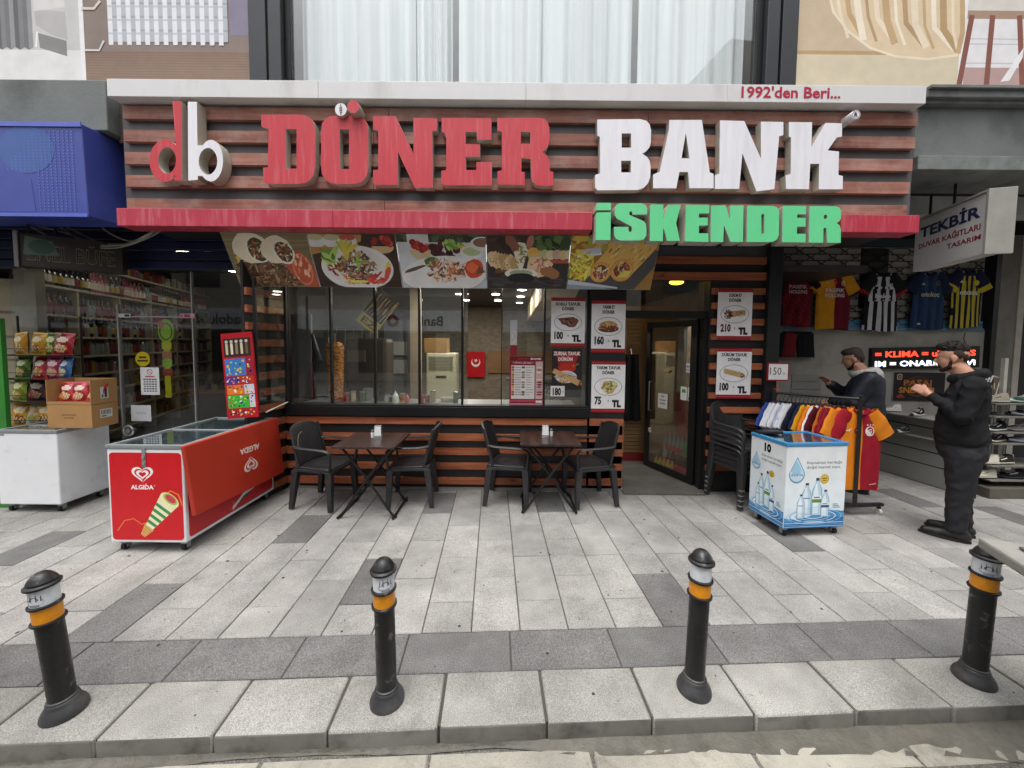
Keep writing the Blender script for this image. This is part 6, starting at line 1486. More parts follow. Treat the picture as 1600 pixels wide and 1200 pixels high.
# toy card leaning at the back of the red freezer
YT = 3.93
z0, z1 = at(378, 655, YT).z, at(368, 522, YT).z
xa, xb = at(356, 655, YT).x, at(403, 655, YT).x; xt0 = at(340, 525, YT).x
uu = Vector((xt0 - xa, .04, z1 - z0)); hh = uu.length
c = Canvas((xa, YT, z0), (1, 0, (xa - xt0) / (z1 - z0)), uu); c.rg = random.Random(77); w = xb - xa + .01
c.rect(0, 0, w, hh, '#b01c26'); c.rect(w * .06, hh * .72, w * .94, hh * .94, '#3d2c26')
for i in range(5): c.rrect(w * (.12 + .16 * i), hh * .75, w * (.2 + .16 * i), hh * .88, .008, ['#c9b89a', '#d8ccb4', '#8d7a60', '#d0c4a8', '#6a584a'][i]); c.ellp(w * (.16 + .16 * i), hh * .9, w * .05, hh * .018, '#c0b8a8')
for (x0, y0, x1, y1, cl) in ((.06, .5, .72, .7, '#3f78b8'), (.74, .5, .94, .7, '#8d2c4a'), (.06, .4, .5, .49, '#5a3a8d'), (.52, .4, .94, .49, '#b03a2c'), (.06, .28, .6, .39, '#d8762c'), (.62, .28, .94, .39, '#c9c4d0'), (.06, .12, .74, .27, '#3fa83a'), (.76, .12, .94, .27, '#c4c0cc'), (.06, .02, .94, .11, '#a5202a')):
    c.rect(w * x0, hh * y0, w * x1, hh * y1, cl)
    for k in range(int(34 * (x1 - x0))):
        c.blob(w * c.rg.uniform(x0 + .04, x1 - .04), hh * c.rg.uniform(y0 + .015, y1 - .015), w * c.rg.uniform(.02, .05), hh * c.rg.uniform(.006, .016), c.rg.choice(['#e8e0d0', '#d8c030', '#2c3c8d', '#8dd060', '#202020', '#c0303a', '#f0a040', cl]), c.rg.uniform(0, 3), 6)
m = Vector((xa, YT, z0)); r_ = c.r; u_ = c.u; n_ = c.n
q = [m, m + r_ * w, m + r_ * w + u_ * hh, m + u_ * hh]
c.hexa([v - n_ * .02 for v in q] + [v + n_ * .0003 for v in q], col=lin('#a01c24'))
tag(c.build('toy_card', PRINTG), 'tall red framed card of colourful toys leaning over the red freezer', 'toy card')
# ------------------------------------------------------------------ tables and wicker-look plastic chairs
CHM = pm('chair_plastic', '#29282a', .5, var=.15, scale=8, dirt='#4a4748', damt=.35, dscale=6)
def weave(name, col):
    m, n, b = _nodes(name); L = n.links
    tc = n.nodes.new('ShaderNodeTexCoord'); w1 = n.nodes.new('ShaderNodeTexWave'); w2 = n.nodes.new('ShaderNodeTexWave')
    w1.bands_direction = 'Z'; w2.bands_direction = 'X'; w1.inputs['Scale'].default_value = 26; w2.inputs['Scale'].default_value = 14
    L.new(tc.outputs['Object'], w1.inputs[0]); L.new(tc.outputs['Object'], w2.inputs[0])
    mu = n.nodes.new('ShaderNodeMath'); mu.operation = 'MULTIPLY'; L.new(w1.outputs['Fac'], mu.inputs[0]); L.new(w2.outputs['Fac'], mu.inputs[1])
    mr = n.nodes.new('ShaderNodeMapRange'); mr.inputs[3].default_value = .55; mr.inputs[4].default_value = 1.3; L.new(mu.outputs[0], mr.inputs[0])
    vm = n.nodes.new('ShaderNodeVectorMath'); vm.operation = 'SCALE'; vm.inputs[0].default_value = lin(col); L.new(mr.outputs[0], vm.inputs['Scale']); L.new(vm.outputs[0], b.inputs['Base Color'])
    bp = n.nodes.new('ShaderNodeBump'); bp.inputs['Strength'].default_value = .7; bp.inputs['Distance'].default_value = .006; L.new(mu.outputs[0], bp.inputs['Height']); L.new(bp.outputs[0], b.inputs['Normal'])
    b.inputs['Roughness'].default_value = .5; return m
CHW = weave('chair_weave', '#2b2a2c')
CHT = pm('chair_foot_cap', '#8d8b88', .6)
def make_chair(label, group):
    """Front towards local -y."""
    t = thing('armchair', label, 'chair', (0, 0, 0), 0, group)
    def backf(u, v):
        x = (u - .5) * (.44 - .03 * v) * (1 - .1 * max(0, v - .85) / .15); y = .19 + .115 * v - .05 * (2 * u - 1) ** 2 * 1.0
        z = .44 + .42 * v - .035 * (2 * u - 1) ** 4 * (v > .9)
        return (x, y, z)
    b = MB(); b.grid(backf, 14, 12); b.build('backrest', CHW, t, 60, local=True, solid=.018)
    b = MB()
    for sx in (-1, 1): b.tube([(sx * .222, .15, .45), (sx * .215, .195, .65), (sx * .205, .245, .84)], .014, 6)
    b.tube([backf(i / 8, 1) for i in range(9)], .014, 6); b.build('back_frame', CHM, t, 50, local=True)
    def seatf(u, v): return ((u - .5) * (.44 + .03 * (1 - v)), -.21 + .42 * v, .445 - .018 * math.sin(math.pi * u) * math.sin(math.pi * v) - (.02 if v < .05 else 0))
    b = MB(); b.grid(seatf, 10, 10); b.build('seat', CHW, t, 60, local=True, solid=.02)
    b = MB()
    for sx in (-1, 1): b.box((sx * .20, -.2, .405), (sx * .232, .2, .438))
    b.box((-.2, -.222, .395), (.2, -.2, .43)); b.build('seat_rim', CHM, t, None, .006, local=True)
    for sx in (-1, 1):
        for sy in (-1, 1):
            b = MB(); x0, y0 = sx * .205, (-.195 if sy < 0 else .185); x1, y1 = sx * .225, (-.215 if sy < 0 else .235)
            w0, w1 = .034, .022
            q = []
            for (x, y, w, z) in ((x1, y1, w1, .012), (x0, y0, w0, .42)):
                q += [(x - w, y - w * 1.0, z), (x + w, y - w, z), (x + w, y + w, z), (x - w, y + w, z)]
            b.hexa(q); l = b.build('leg', CHM, t, None, .006, local=True)
            b = MB(); b.obox((x1, y1, .006), (.04, .04, .012)); b.build('foot_cap', CHT, l, local=True)
        b = MB(); b.tube(smooth_pts([(sx * .215, .2, .66), (sx * .25, .1, .655), (sx * .255, -.1, .65), (sx * .25, -.2, .635), (sx * .235, -.225, .58), (sx * .225, -.21, .43)], 4), .021, 8, sq=.6); b.build('arm', CHM, t, 50, local=True)
    return t
GC = 'wicker look chairs at the shop front'
def face(dx, dy): return math.atan2(dx, -dy)
ch = make_chair('dark wicker look armchair left of the left table, beside the red freezer', GC)
ch.location = (-2.0, 4.07, 0); ch.rotation_euler = (0, 0, face(1, -.18))
def dupc(x, y, d, label, z=0): return dup(ch, (x, y, z), face(*d), label, group=GC)
dupc(-1.08, 4.15, (-1, -.08), 'dark wicker look armchair on the right side of the left table')
dupc(-.02, 4.2, (1, -.12), 'dark wicker look armchair on the left side of the right table')
dupc(.86, 4.19, (-1, -.2), 'dark wicker look armchair on the right side of the right table, before the posters')
for i in range(5):
    dupc(2.56, 4.22 - .004 * i, (.30, -.95), ['bottom', 'second', 'middle', 'fourth', 'top'][i] + ' chair of the dark armchair stack beside the doorway', .056 * i)
TBW = wood('table_top_wood', '#241a18', '#46342e', 'Y', .32, .05, gs=18, knots=False)
TLG = pm('table_leg_metal', '#242424', .4, .4)
def make_table(label):
    t = thing('cafe_table', label, 'table', (0, 0, 0), 0, 'folding cafe tables')
    b = MB()
    b.box((-.305, -.29, .715), (.305, .29, .74)); b.build('tabletop', TBW, t, bevel=.004, local=True)
    for sy in (-.2, .2):
        for sx in (-1, 1):
            b = MB(); b.tube(smooth_pts([(sx * -.25, sy + .012 * sx, .705), (sx * .02, sy + .012 * sx, .36), (sx * .24, sy + .012 * sx, .04), (sx * .29, sy + .012 * sx, .012)], 4), .0125, 8); b.build('leg', TLG, t, 50, local=True)
    for x, w, z, r in ((-.27, .25, .02, .012), (.27, .25, .02, .012), (0, .22, .37, .01), (-.24, .24, .705, .011), (.24, .24, .705, .011)):
        b = MB(); b.cyl((x, -w, z), (x, w, z), r, n=8); b.build('cross_bar', TLG, t, 50, local=True)
    return t
t1 = make_table('dark folding table with white napkin box and salt shakers, left of the two'); t1.location = (-1.425, 3.92, 0)
t2 = dup(t1, (.40, 4.08, 0), 0, 'dark folding table with silver napkin box, right of the two')
CHR = pm('brushed_chrome', '#b5b6b8', .25, .8); NAP = pm('napkin_white', '#dedede', .9)
def napkin(x, y, rz, label):
    t = thing('napkin_box', label, 'napkin box', (x, y, .74), rz)
    b = MB(); b.box((-.042, -.035, 0), (.042, .035, .012)); b.hexa([(-.042, -.03, .012), (.042, -.03, .012), (.042, .03, .012), (-.042, .03, .012), (-.036, -.024, .125), (.036, -.024, .125), (.036, .024, .125), (-.036, .024, .125)]); b.build('case', CHR, t, None, .006, local=True)
    b = MB(); b.hexa([(-.034, -.036, .02), (.034, -.036, .02), (.034, -.031, .02), (-.034, -.031, .02), (-.03, -.030, .112), (.03, -.030, .112), (.03, -.025, .112), (-.03, -.025, .112)]); b.build('napkin', NAP, t, local=True)
    return t
napkin(at(591, 676, 4.02).x, 4.02, .15, 'chrome napkin box with white napkins on the left table')
napkin(at(852, 668, 4.12).x, 4.12, 0, 'chrome napkin box with white napkins on the right table')
def shaker(x, y, label):
    t = thing('salt_shaker', label, 'shaker', (x, y, .74))
    b = MB(); b.lathe([(.016, 0), (.017, .05), (.013, .058)], n=12); b.build('jar', pm('shaker_glass', '#c9c9c6', .2), t, 50, local=True)
    b = MB(); b.lathe([(.0155, .056), (.014, .078), (.006, .083)], n=12); b.build('lid', CHR, t, 50, local=True)
shaker(at(582, 676, 4.0).x, 4.0, 'salt shaker left of the napkin box on the left table')
shaker(at(861.5, 670, 4.13).x, 4.13, 'salt shaker right of the napkin box on the right table')
# grey strap hanging from the left chair and a dropped leaf of card
b = MB(); b.tube(smooth_pts([(-2.2, 3.98, .8), (-2.235, 3.97, .72), (-2.22, 3.96, .4), (-2.225, 3.95, .12)]), .004, 6); tag(b.build('strap', pm('grey_cord', '#8d8a82', .7), None, 60), 'thin pale cord hanging behind the leftmost chair', 'cord')
# ------------------------------------------------------------------ chest freezers
WHF = pm('freezer_white', '#e0e2e5', .4, var=.04, scale=3, dirt='#a29d95', damt=.45, dscale=3.5, dthr=(.55, .75), bump=.05, bscale=8)
LIDM = pm('lid_grey', '#8f9496', .4, .3); LIDG = glass('lid_glass', (.75, .82, .85), 1.3)
INM = pm('freezer_inside', '#6d7478', .6, var=.4, scale=6)
RUB = pm('caster_rubber', '#1b1b1b', .7)
def caster(t, x, y, parent=None):
    b = MB(); b.box((x - .022, y - .03, .055), (x + .022, y + .02, .085)); b.box((x - .022, y - .02, .02), (x - .017, y + .02, .06)); b.box((x + .017, y - .02, .02), (x + .022, y + .02, .06))
    c = b.build('caster', LIDM, t, None, .003, local=True)
    b = MB(); b.cyl((x - .014, y - .01, .03), (x + .014, y - .01, .03), .03, n=16); b.build('wheel', RUB, c, 40, local=True)
def freezer(label, x0, x1, y0, y1, h, mat, rz=0, glasslid=True):
    w, d = x1 - x0, y1 - y0
    t = thing('chest_freezer', label, 'freezer', (x0, y0, 0), rz)
    b = MB(); b.box((0, 0, .085), (w, d, h - .02)); body = b.build('body', mat, t, None, .012, local=True, seg=3)
    b = MB(); b.box((-.006, -.006, h - .018), (.03, d + .006, h + .012)); b.box((w - .03, -.006, h - .018), (w + .006, d + .006, h + .012)); b.box((.031, -.006, h - .018), (w - .031, .03, h + .012)); b.box((.031, d - .03, h - .018), (w - .031, d + .006, h + .012)); b.box((.031, d * .5 - .012, h - .01), (w - .031, d * .5 + .012, h + .01)); b.build('lid_frame', LIDM, t, None, .003, local=True)
    b = MB(); b.box((.032, .031, h - .004), (w - .032, d * .5 - .013, h + .002)); b.build('lid_pane', LIDG, t, local=True)
    b = MB(); b.box((.032, d * .5 + .013, h - .006), (w - .032, d - .031, h)); b.build('lid_pane', LIDG, t, local=True)
    b = MB(); b.box((.031, .031, h - .0195), (w - .031, d - .031, h - .015)); b.build('liner', INM, t, local=True)
    for x in (.06, w - .06):
        for y in (.07, d - .07): caster(t, x, y)
    return t, body
# white freezer under the cartons
wf, _ = freezer('plain white chest freezer under the cardboard boxes at the far left', -5.12, -4.51, 3.76, 4.26, .83, WHF)
b = MB(); b.box((.02, -.002, .785), (.09, -.0005, .8)); b.build('badge', pm('badge_grey', '#7d7f82', .4), wf, local=True)
# red ice cream freezer
RX0, RX1, RY0, RY1, RH = -3.275, -2.655, 3.06, 4.22, .885
rf, body = freezer('red ice cream chest freezer with white heart mark and leaning red cover', RX0, RX1, RY0, RY1, RH, WHF)
W, H = RX1 - RX0, RH - .105
c = Canvas((RX0, RY0, .085), (1, 0, 0), (0, 0, 1), .0015)
c.rrect(.02, .025, W - .015, H - .03, .03, '#c8151f')
def heart(c, x, y, s, col, bg, fl=1):
    """Mark of two nested loops that close into a heart."""
    def hp(k, n=44): return [(x + k * s * .062 * 16 * math.sin(t) ** 3, y + fl * k * s * .052 * (13 * math.cos(t) - 5 * math.cos(2 * t) - 2 * math.cos(3 * t) - math.cos(4 * t))) for t in [2 * math.pi * i / n for i in range(n)]]
    c.poly(hp(1.0), col); c.poly([(px, py - fl * .02 * s) for px, py in hp(.76)], bg); c.poly([(px, py - fl * .04 * s) for px, py in hp(.58)], col); c.poly([(px, py - fl * .06 * s) for px, py in hp(.34)], bg)
    c.line([(x - .1 * s, y - fl * .9 * s), (x + .06 * s, y - fl * .62 * s), (x + .3 * s, y - fl * .38 * s)], .11 * s, bg)
heart(c, W * .46, H * .74, .088, '#eceaea', '#c8151f')
c.text('ALGIDA', W * .45, H * .575, .036, '#f0eeee', bold=.03, fit=.185); c.ellp(W * .45 + .033 - .001, H * .575 + .043, .004, .004, '#f0eeee'); c.ring(W * .45 + .1, H * .575 + .03, .006, .006, .0015, '#f0eeee')
# striped ice cream cone standing on its tip, with streamers
ax, ay, bx, by = W * .52, H * .17, W * .80, H * .46
A, B = Vector((ax, ay)), Vector((bx, by)); d = (B - A).normalized(); p = Vector((-d.y, d.x))
c.line([(W * .1, H * .13), (W * .2, H * .24), (W * .32, H * .26), (W * .42, H * .2), (W * .5, H * .22)], .006, '#e08a3c')
c.line([(W * .7, H * .5), (W * .82, H * .56), (W * .92, H * .52), (W * .97, H * .4)], .007, '#e0a03c')
n = 11
for i in range(n):
    t0, t1 = i / n, (i + 1) / n; r0, r1 = .035 + .05 * t0, .035 + .05 * t1; a, e = A.lerp(B, t0), A.lerp(B, t1)
    c.poly([tuple(a + p * r0), tuple(a - p * r0), tuple(e - p * r1), tuple(e + p * r1)], ['#ece6c4', '#3f8d4a', '#f0ecd4', '#e8e0b0'][i % 2 if i < 9 else 3])
c.ellp(B.x, B.y, .086, .05, '#ece6b8', math.atan2(p.y, p.x)); c.ellp(B.x + .008, B.y + .008, .066, .036, '#9bbf5a', math.atan2(p.y, p.x)); c.ellp(B.x + .01, B.y + .01, .05, .026, '#c8404a', math.atan2(p.y, p.x))
c.poly([tuple(A + p * .045), tuple(A - p * .045), tuple(A - d * .09 - p * .02), tuple(A - d * .09 + p * .02)], '#d8a85c')
for i in range(4): c.line([tuple(A - d * (.015 + .02 * i) + p * (.04 - .006 * i)), tuple(A - d * (.022 + .02 * i) - p * (.04 - .006 * i))], .004, '#a8763a')
c.build('front_print', PRINTG, rf)
c = Canvas((RX1, RY0, .085), (0, 1, 0), (0, 0, 1), .0015); D = RY1 - RY0
c.rrect(.03, .03, D - .03, H - .03, .03, '#b8141e')
c.line([(D * .45, .06), (D * .52, .1), (D * .58, .14), (D * .7, .16), (D * .8, .2)], .03, '#d8d4d0'); c.line([(D * .5, .06), (D * .6, .12), (D * .66, .12)], .02, '#3a3430'); c.line([(D * .68, .17), (D * .78, .17)], .02, '#2a2826'); c.line([(D * .44, .05), (D * .47, .12)], .008, '#e07a5a')
c.build('side_print', PRINTG, rf)
# hasp on the front
b = MB(); b.box((W * .47, -.008, RH - .17), (W * .47 + .03, -.0045, RH - .0)); b.box((W * .47 + .004, -.016, RH - .1), (W * .47 + .026, -.008, RH - .075)); b.box((W * .47 + .004, -.014, RH - .15), (W * .47 + .026, -.008, RH - .13)); b.build('hasp', LIDM, rf, None, .002, local=True)
# red cover board hung along the side
cv = thing('freezer_cover', 'orange red cover board with upside down white heart mark hung on the freezer side', 'cover', (RX1 + .03, RY0, .3))
REDC = pm('red_cover', '#b5301c', .5, var=.1, scale=3, dirt='#8d2a1c', damt=.4, dscale=3)
top0, top1 = Vector((RX1 + .012, RY0 - .04, .90)), Vector((RX1 + .012, RY1 + .02, .895))
bot0, bot1 = Vector((RX1 + .05, RY0 + .0, .31)), Vector((RX1 + .05, RY1 + .06, .26))
nn = (top1 - top0).cross(bot0 - top0).normalized(); nn = nn if nn.x < 0 else -nn
th = .035
b = MB(); b.hexa([bot0 + nn * 0, bot1 + nn * 0, bot1 + nn * -th, bot0 + nn * -th, top0, top1, top1 - nn * th, top0 - nn * th][:8]); o = b.build('board', REDC, cv, None, .008)
rr_ = (bot1 - bot0).normalized(); uu_ = (top0 - bot0); uu_ = (uu_ - rr_ * uu_.dot(rr_)).normalized()
c = Canvas(bot0 - nn * th, rr_, uu_, .002); L_ = (bot1 - bot0).length; Hc = (top0 - bot0).length
heart(c, L_ * .56, Hc * .40, .1, '#e6d8d2', '#b5301c', -1); c.text('ALGIDA', L_ * .56, Hc * .70, .055, '#e6d8d2', bold=.03, fit=.28, rot=math.pi)
c.build('print', PRINT, cv)
# water freezer
Pc = Vector((2.475, 3.40, 0)); rzw = math.atan2(.06, .60)
wfz = thing('water_freezer', 'white and blue water chest cooler with bottle pictures and blue rim', 'freezer', Pc, rzw)
ww, wd, wh = .60, .44, .86
BRIM = pm('blue_rim', '#3f86b8', .35, var=.05)
b = MB(); b.box((0, 0, .085), (ww, wd, wh - .02)); b.build('body', WHF, wfz, None, .008, local=True)
b = MB(); b.box((-.006, -.006, wh - .02), (.03, wd + .006, wh + .012)); b.box((ww - .03, -.006, wh - .02), (ww + .006, wd + .006, wh + .012)); b.box((.031, -.006, wh - .02), (ww - .031, .025, wh + .012)); b.box((.031, wd - .025, wh - .02), (ww - .031, wd + .006, wh + .012)); b.build('rim', BRIM, wfz, None, .003, local=True)
b = MB(); b.box((.031, .026, wh), (ww - .031, wd - .026, wh + .004)); b.build('lid_pane', LIDG, wfz, local=True)
b = MB(); b.box((.031, .026, wh - .0195), (ww - .031, wd - .026, wh - .012)); b.build('liner', INM, wfz, local=True)
for x in (.05, ww - .05):
    for y in (.06, wd - .06): caster(wfz, x, y)
mw = Matrix.Rotation(rzw, 3, 'Z')
def waterprint(o, r, w, ten, sc=1.0):
    c = Canvas(o, r, (0, 0, 1), .0012); h = wh - .11; c.rg = random.Random(9)
    for i in range(12): c.rect(.004, h * i / 12, w - .004, h * (i + 1) / 12, ['#c4d9e6', '#cfe0ea', '#d6e4ec', '#dce8ee', '#e0eaef', '#e2ebef', '#e3eaee', '#e3e9ec', '#e3e8ea', '#e2e6e8', '#e1e5e7', '#e0e4e6'][i])
    def fx(x): return x * w
    c.poly([(.004, .0), (w - .004, 0), (w - .004, h * .2)] + [(fx(1 - i / 10) * .99 + .003, h * (.16 + .05 * math.sin(i * .5 + .6))) for i in range(11)], '#4f97c9')
    c.poly([(.004, .0), (w - .004, 0), (w - .004, h * .12)] + [(fx(1 - i / 10) * .99 + .003, h * (.1 + .03 * math.sin(i * .5))) for i in range(11)], '#2f6fa8')
    for i in range(7): c.ring(w * .5, h * .14, w * (.16 + .05 * i), h * (.03 + .011 * i), .006, ['#d8ecf6', '#2f6fa8', '#a5cfe8', '#3f86b8', '#e8f4fa', '#3878b0', '#8dc0e0'][i], 30)
    for i in range(4): c.rect(.005, h * (.012 + .022 * i), w - .005, h * (.018 + .022 * i), ['#a5cfe8', '#5fa0cc', '#cfe4f0', '#3878b0'][i])
    def btl(x, y0, hh, ww_, lab):
        x *= w; ww_ *= w; y0 *= h; hh *= h
        o_ = [(-.5, 0), (-.5, .55), (-.46, .68), (-.2, .84), (-.17, .93), (.17, .93), (.2, .84), (.46, .68), (.5, .55), (.5, 0)]
        c.poly([(x + q * ww_, y0 + t * hh) for q, t in o_], '#5f8db0'); c.poly([(x + q * ww_ * .88, y0 + .012 * hh + t * hh * .97) for q, t in o_], '#b9d4e4'); c.poly([(x + q * ww_ * .5 - ww_ * .1, y0 + .05 * hh + t * hh * .85) for q, t in o_], '#e2eef4')
        for k in range(4): c.rect(x - ww_ * .42, y0 + hh * (.06 + .05 * k), x + ww_ * .42, y0 + hh * (.07 + .05 * k), '#8db4cc')
        c.rect(x - ww_ * .17, y0 + hh * .92, x + ww_ * .17, y0 + hh * .99, '#3c4656')
        if lab: c.rect(x - ww_ * .46, y0 + hh * .34, x + ww_ * .46, y0 + hh * .52, '#e4eaee'); c.rect(x - ww_ * .46, y0 + hh * .34, x + ww_ * .46, y0 + hh * .43, lab); c.rect(x - ww_ * .3, y0 + hh * .46, x + ww_ * .3, y0 + hh * .49, '#2f5f8d')
        else: c.rect(x - ww_ * .34, y0 + hh * .5, x + ww_ * .34, y0 + hh * .53, '#4a6a86')
    btl(.36, .16, .4, .16, None); btl(.53, .15, .47, .17, '#5f8a3c'); btl(.27, .12, .3, .13, None); btl(.67, .13, .34, .14, '#3c5a78')
    c.ellp(w * .64, h * .60, w * .075, w * .075, '#c9a52c', n=12); c.ellp(w * .64, h * .60, w * .055, w * .055, '#d8bc50'); c.rect(w * .6, h * .6, w * .68, h * .615, '#8a6a14'); c.rect(w * .61, h * .575, w * .67, h * .588, '#8a6a14')
    # drop with the brand word
    dx, dy, s = w * .18, h * .66, w * .13
    dp = [(dx, dy + s * 2.1)] + [(dx + s * math.sin(R(a)) * (1 if a < 270 else 1), dy - s * math.cos(R(a))) for a in range(110, 0, -20)] + [(dx - s * math.sin(R(a)), dy - s * math.cos(R(a))) for a in range(0, 111, 20)]
    c.poly(dp, '#5f93ba'); c.poly([(dx + (x - dx) * .88, dy + .004 + (y - dy) * .88) for x, y in dp], '#c3dbe8'); c.poly([(dx + (x - dx) * .6 - s * .06, dy + s * .5 + (y - dy) * .55) for x, y in dp], '#9cc6de')
    c.text('damla', dx, dy - .012, .026, '#2f4a66', fit=s * 1.55)
    c.text('Kaynaktan bardağa', w * .34, h * .79, .025, '#4a4f55', 'L', fit=w * .58); c.text('doğal kaynak suyu.', w * .34, h * .735, .025, '#4a4f55', 'L', fit=w * .56)
    if ten: c.text('10', w * .5, h * .865, .075, '#141416', bold=.06, fit=w * .19)
    for k in range(3): c.rect(w * .8, h * (.24 + .02 * k), w * (.92 - .02 * k), h * (.25 + .02 * k), '#7d90a0')
    return c
waterprint(Pc + mw @ Vector((0, 0, .086)), mw @ Vector((1, 0, 0)), ww, False).build('front_print', PRINTG, wfz)
waterprint(Pc + mw @ Vector((0, wd, .086)), mw @ Vector((0, -1, 0)), wd, True).build('side_print', PRINTG, wfz)
# small black tray resting at its back corner
b = MB(); b.box((-.12, -.05, 0), (.12, .05, .025)); o = tag(b.build('black_tray', BLACK, None, None, .008), 'small black tray on the back corner of the water cooler', 'tray'); o.location = Pc + mw @ Vector((.13, wd - .06, wh + .012))

# ------------------------------------------------------------------ cartons and snack bags at the kiosk
CART = pm('carton', '#a27a4b', .8, var=.1); CARTI = pm('carton_inside', '#7d5a34', .85)
def carton(label, x, y, z, w, d, h, open_=False):
    t = thing('cardboard_box', label, 'box', (x, y, z)); e = .006
    if open_:
        b = MB(); b.box((0, d - e, 0), (w, d, h)); b.box((0, 0, 0), (e, d - e, h)); b.box((w - e, 0, 0), (w, d - e, h)); b.box((e, 0, 0), (w - e, d - e, e)); b.box((e, 0, e), (w - e, e, .03)); b.build('box', CART, t, local=True)
    else:
        b = MB(); b.box((0, 0, 0), (w, d, h)); b.build('box', CART, t, None, .004, local=True)
    return t
bx, by, bz = at(77, 640, 3.86).x, 3.84, .845
t = carton('closed cardboard carton lying on the white freezer, below the open one', bx, by, bz, .45, .26, .235)
c = Canvas((bx + .45, by, bz), (0, 1, 0)); c.rect(.08, .09, .2, .18, '#c9c6c0')
for i in range(7): c.rect(.09 + .014 * i, .125, .098 + .014 * i, .17, '#4a4844')
c.rect(.09, .1, .14, .115, '#6a6864')
c.build('label', PRINTM, t); c = Canvas((bx, by, bz))
for i in range(6): c.rect(.15 + .025 * i, .13, .17 + .025 * i, .142, '#7d5a38')
for i in range(4): c.rect(.17 + .025 * i, .1, .19 + .025 * i, .112, '#7d5a38')
c.build('print', PRINTM, t)
t2_ = carton('open cardboard tray of red snack bags on top of the closed carton', bx, by, bz + .24, .45, .26, .25, True)
c = Canvas((bx + .45, by, bz + .24), (0, 1, 0)); c.rect(.09, .05, .17, .17, '#c4c0ba'); c.rect(.13, .06, .155, .16, '#4a4844'); c.rect(.1, .06, .12, .09, '#6a6864'); c.build('print', PRINTM, t2_)
def chips(label, cols, rd):
    """A pillow bag with its crimped ends; front to -y."""
    b = MB(); rr_ = random.Random(rd); ph = rr_.uniform(0, 6)
    def fn(s_):
        def f(u, v):
            th = .04 * (math.sin(math.pi * min(max((v - .06) / .88, 0), 1)) ** .5) * math.sin(math.pi * u) ** .6
            return ((u - .5) * .19 * (1 - .06 * math.sin(math.pi * v)), s_ * (th + .004 + .004 * math.sin(23 * u + ph) * math.sin(17 * v + ph)), .25 * v)
        return f
    def cf(u, v):
        base, band, blob, acc = [lin(q) for q in cols]
        if v < .07 or v > .93: return band
        if (u - .5) ** 2 / .08 + (v - .68) ** 2 / .014 < 1: return acc
        if (u - .45) ** 2 / .1 + (v - .3) ** 2 / .03 < 1: return blob if math.sin(u * 40 + ph) * math.sin(v * 30) > -.2 else acc
        return base if math.sin(u * 7 + v * 5 + ph) > -.6 else band
    b.grid(fn(-1), 14, 16, colfn=cf); b.grid(fn(1), 14, 16, colfn=lambda u, v: lin(cols[0]), flip=True)
    o = b.build('snack_bag', PRINTG, None, 50, local=True); return tag(o, label, 'snack bag')
pal = {'orange': ('#b8842c', '#c9a24a', '#8d5a1c', '#d8c8a0'), 'red': ('#8d1f24', '#b8404a', '#c98a3c', '#d8c8b8'), 'green': ('#3f5a26', '#6a8a3c', '#a58a3c', '#c9c890'), 'purple': ('#7d2a4a', '#a5486a', '#c9a050', '#d8b0b8'), 'lime': ('#7d8a34', '#a5b050', '#b89a4a', '#d8d8a0'), 'blue': ('#2a4a7d', '#3f6a8d', '#b8a04a', '#c0c8d0'), 'black': ('#33262a', '#5a3a3c', '#a54a30', '#b8a898'), 'white': ('#b8b4a0', '#c9c4b0', '#8aa050', '#c9a060')}
bags = [(32, 534, 'orange', 'orange snack bag at the left end of the top row of the rack'), (58, 535, 'orange', 'golden snack bag second in the top row of the rack'), (80, 533, 'green', 'green snack bag third in the top row of the rack'), (97, 535, 'red', 'red snack bag at the right end of the top row of the rack'),
        (33, 571, 'green', 'dark green snack bag at the left end of the second row'), (63, 572, 'red', 'dark red snack bag in the middle of the second row'), (85, 573, 'purple', 'purple snack bag third in the second row of the rack'), (100, 571, 'blue', 'blue snack bag at the right end of the second row'),
        (30, 606, 'lime', 'yellow green snack bag at the left end of the third row'), (56, 607, 'black', 'black snack bag in the third row beside the cartons'),
        (33, 645, 'orange', 'orange snack bag at the left end of the bottom row'), (52, 646, 'white', 'white and green snack bag in the middle of the bottom row'), (72, 645, 'orange', 'ochre snack bag in the bottom row beside the closed carton')]
YRK = 4.22
rack = thing('snack_rack', 'black wire rack of snack bags behind the white freezer', 'rack', (at(60, 600, YRK + .08).x, YRK + .08, 0))
WIRE = pm('black_wire', '#151515', .5, .3)
xl, xr = at(12, 600, YRK).x, at(112, 600, YRK).x
b = MB()
for x in (xl, (xl + xr) / 2, xr): b.cyl((x, YRK + .12, 0), (x, YRK + .12, 2.0), .01, n=6)
b.build('post', WIRE, rack)
for py in (555, 592, 627, 665):
    z = at(60, py, YRK).z
    b = MB(); b.tube([(xl, YRK + .12, z), (xl, YRK - .06, z), (xr, YRK - .06, z), (xr, YRK + .12, z)], .006, 6); b.tube([(xl, YRK - .06, z + .07), (xr, YRK - .06, z + .07)], .004, 6); b.box((xl, YRK - .06, z - .008), (xr, YRK + .11, z - .003)); b.build('tray', WIRE, rack)
rb_ = random.Random(2)
rowz = {0: at(60, 555, YRK).z, 1: at(60, 592, YRK).z, 2: at(60, 627, YRK).z, 3: at(60, 665, YRK).z}
for i, (px, py, cl, lb) in enumerate(bags):
    o = chips(lb, pal[cl], i); o['group'] = 'snack bags on the rack'
    row = 0 if py < 550 else 1 if py < 590 else 2 if py < 625 else 3
    o.location = (at(px, py, YRK).x, YRK - .0 + rb_.uniform(-.01, .01), rowz[row] + .0); o.rotation_euler = (R(rb_.uniform(-12, -4)), R(rb_.uniform(-7, 7)), R(rb_.uniform(-12, 12)))
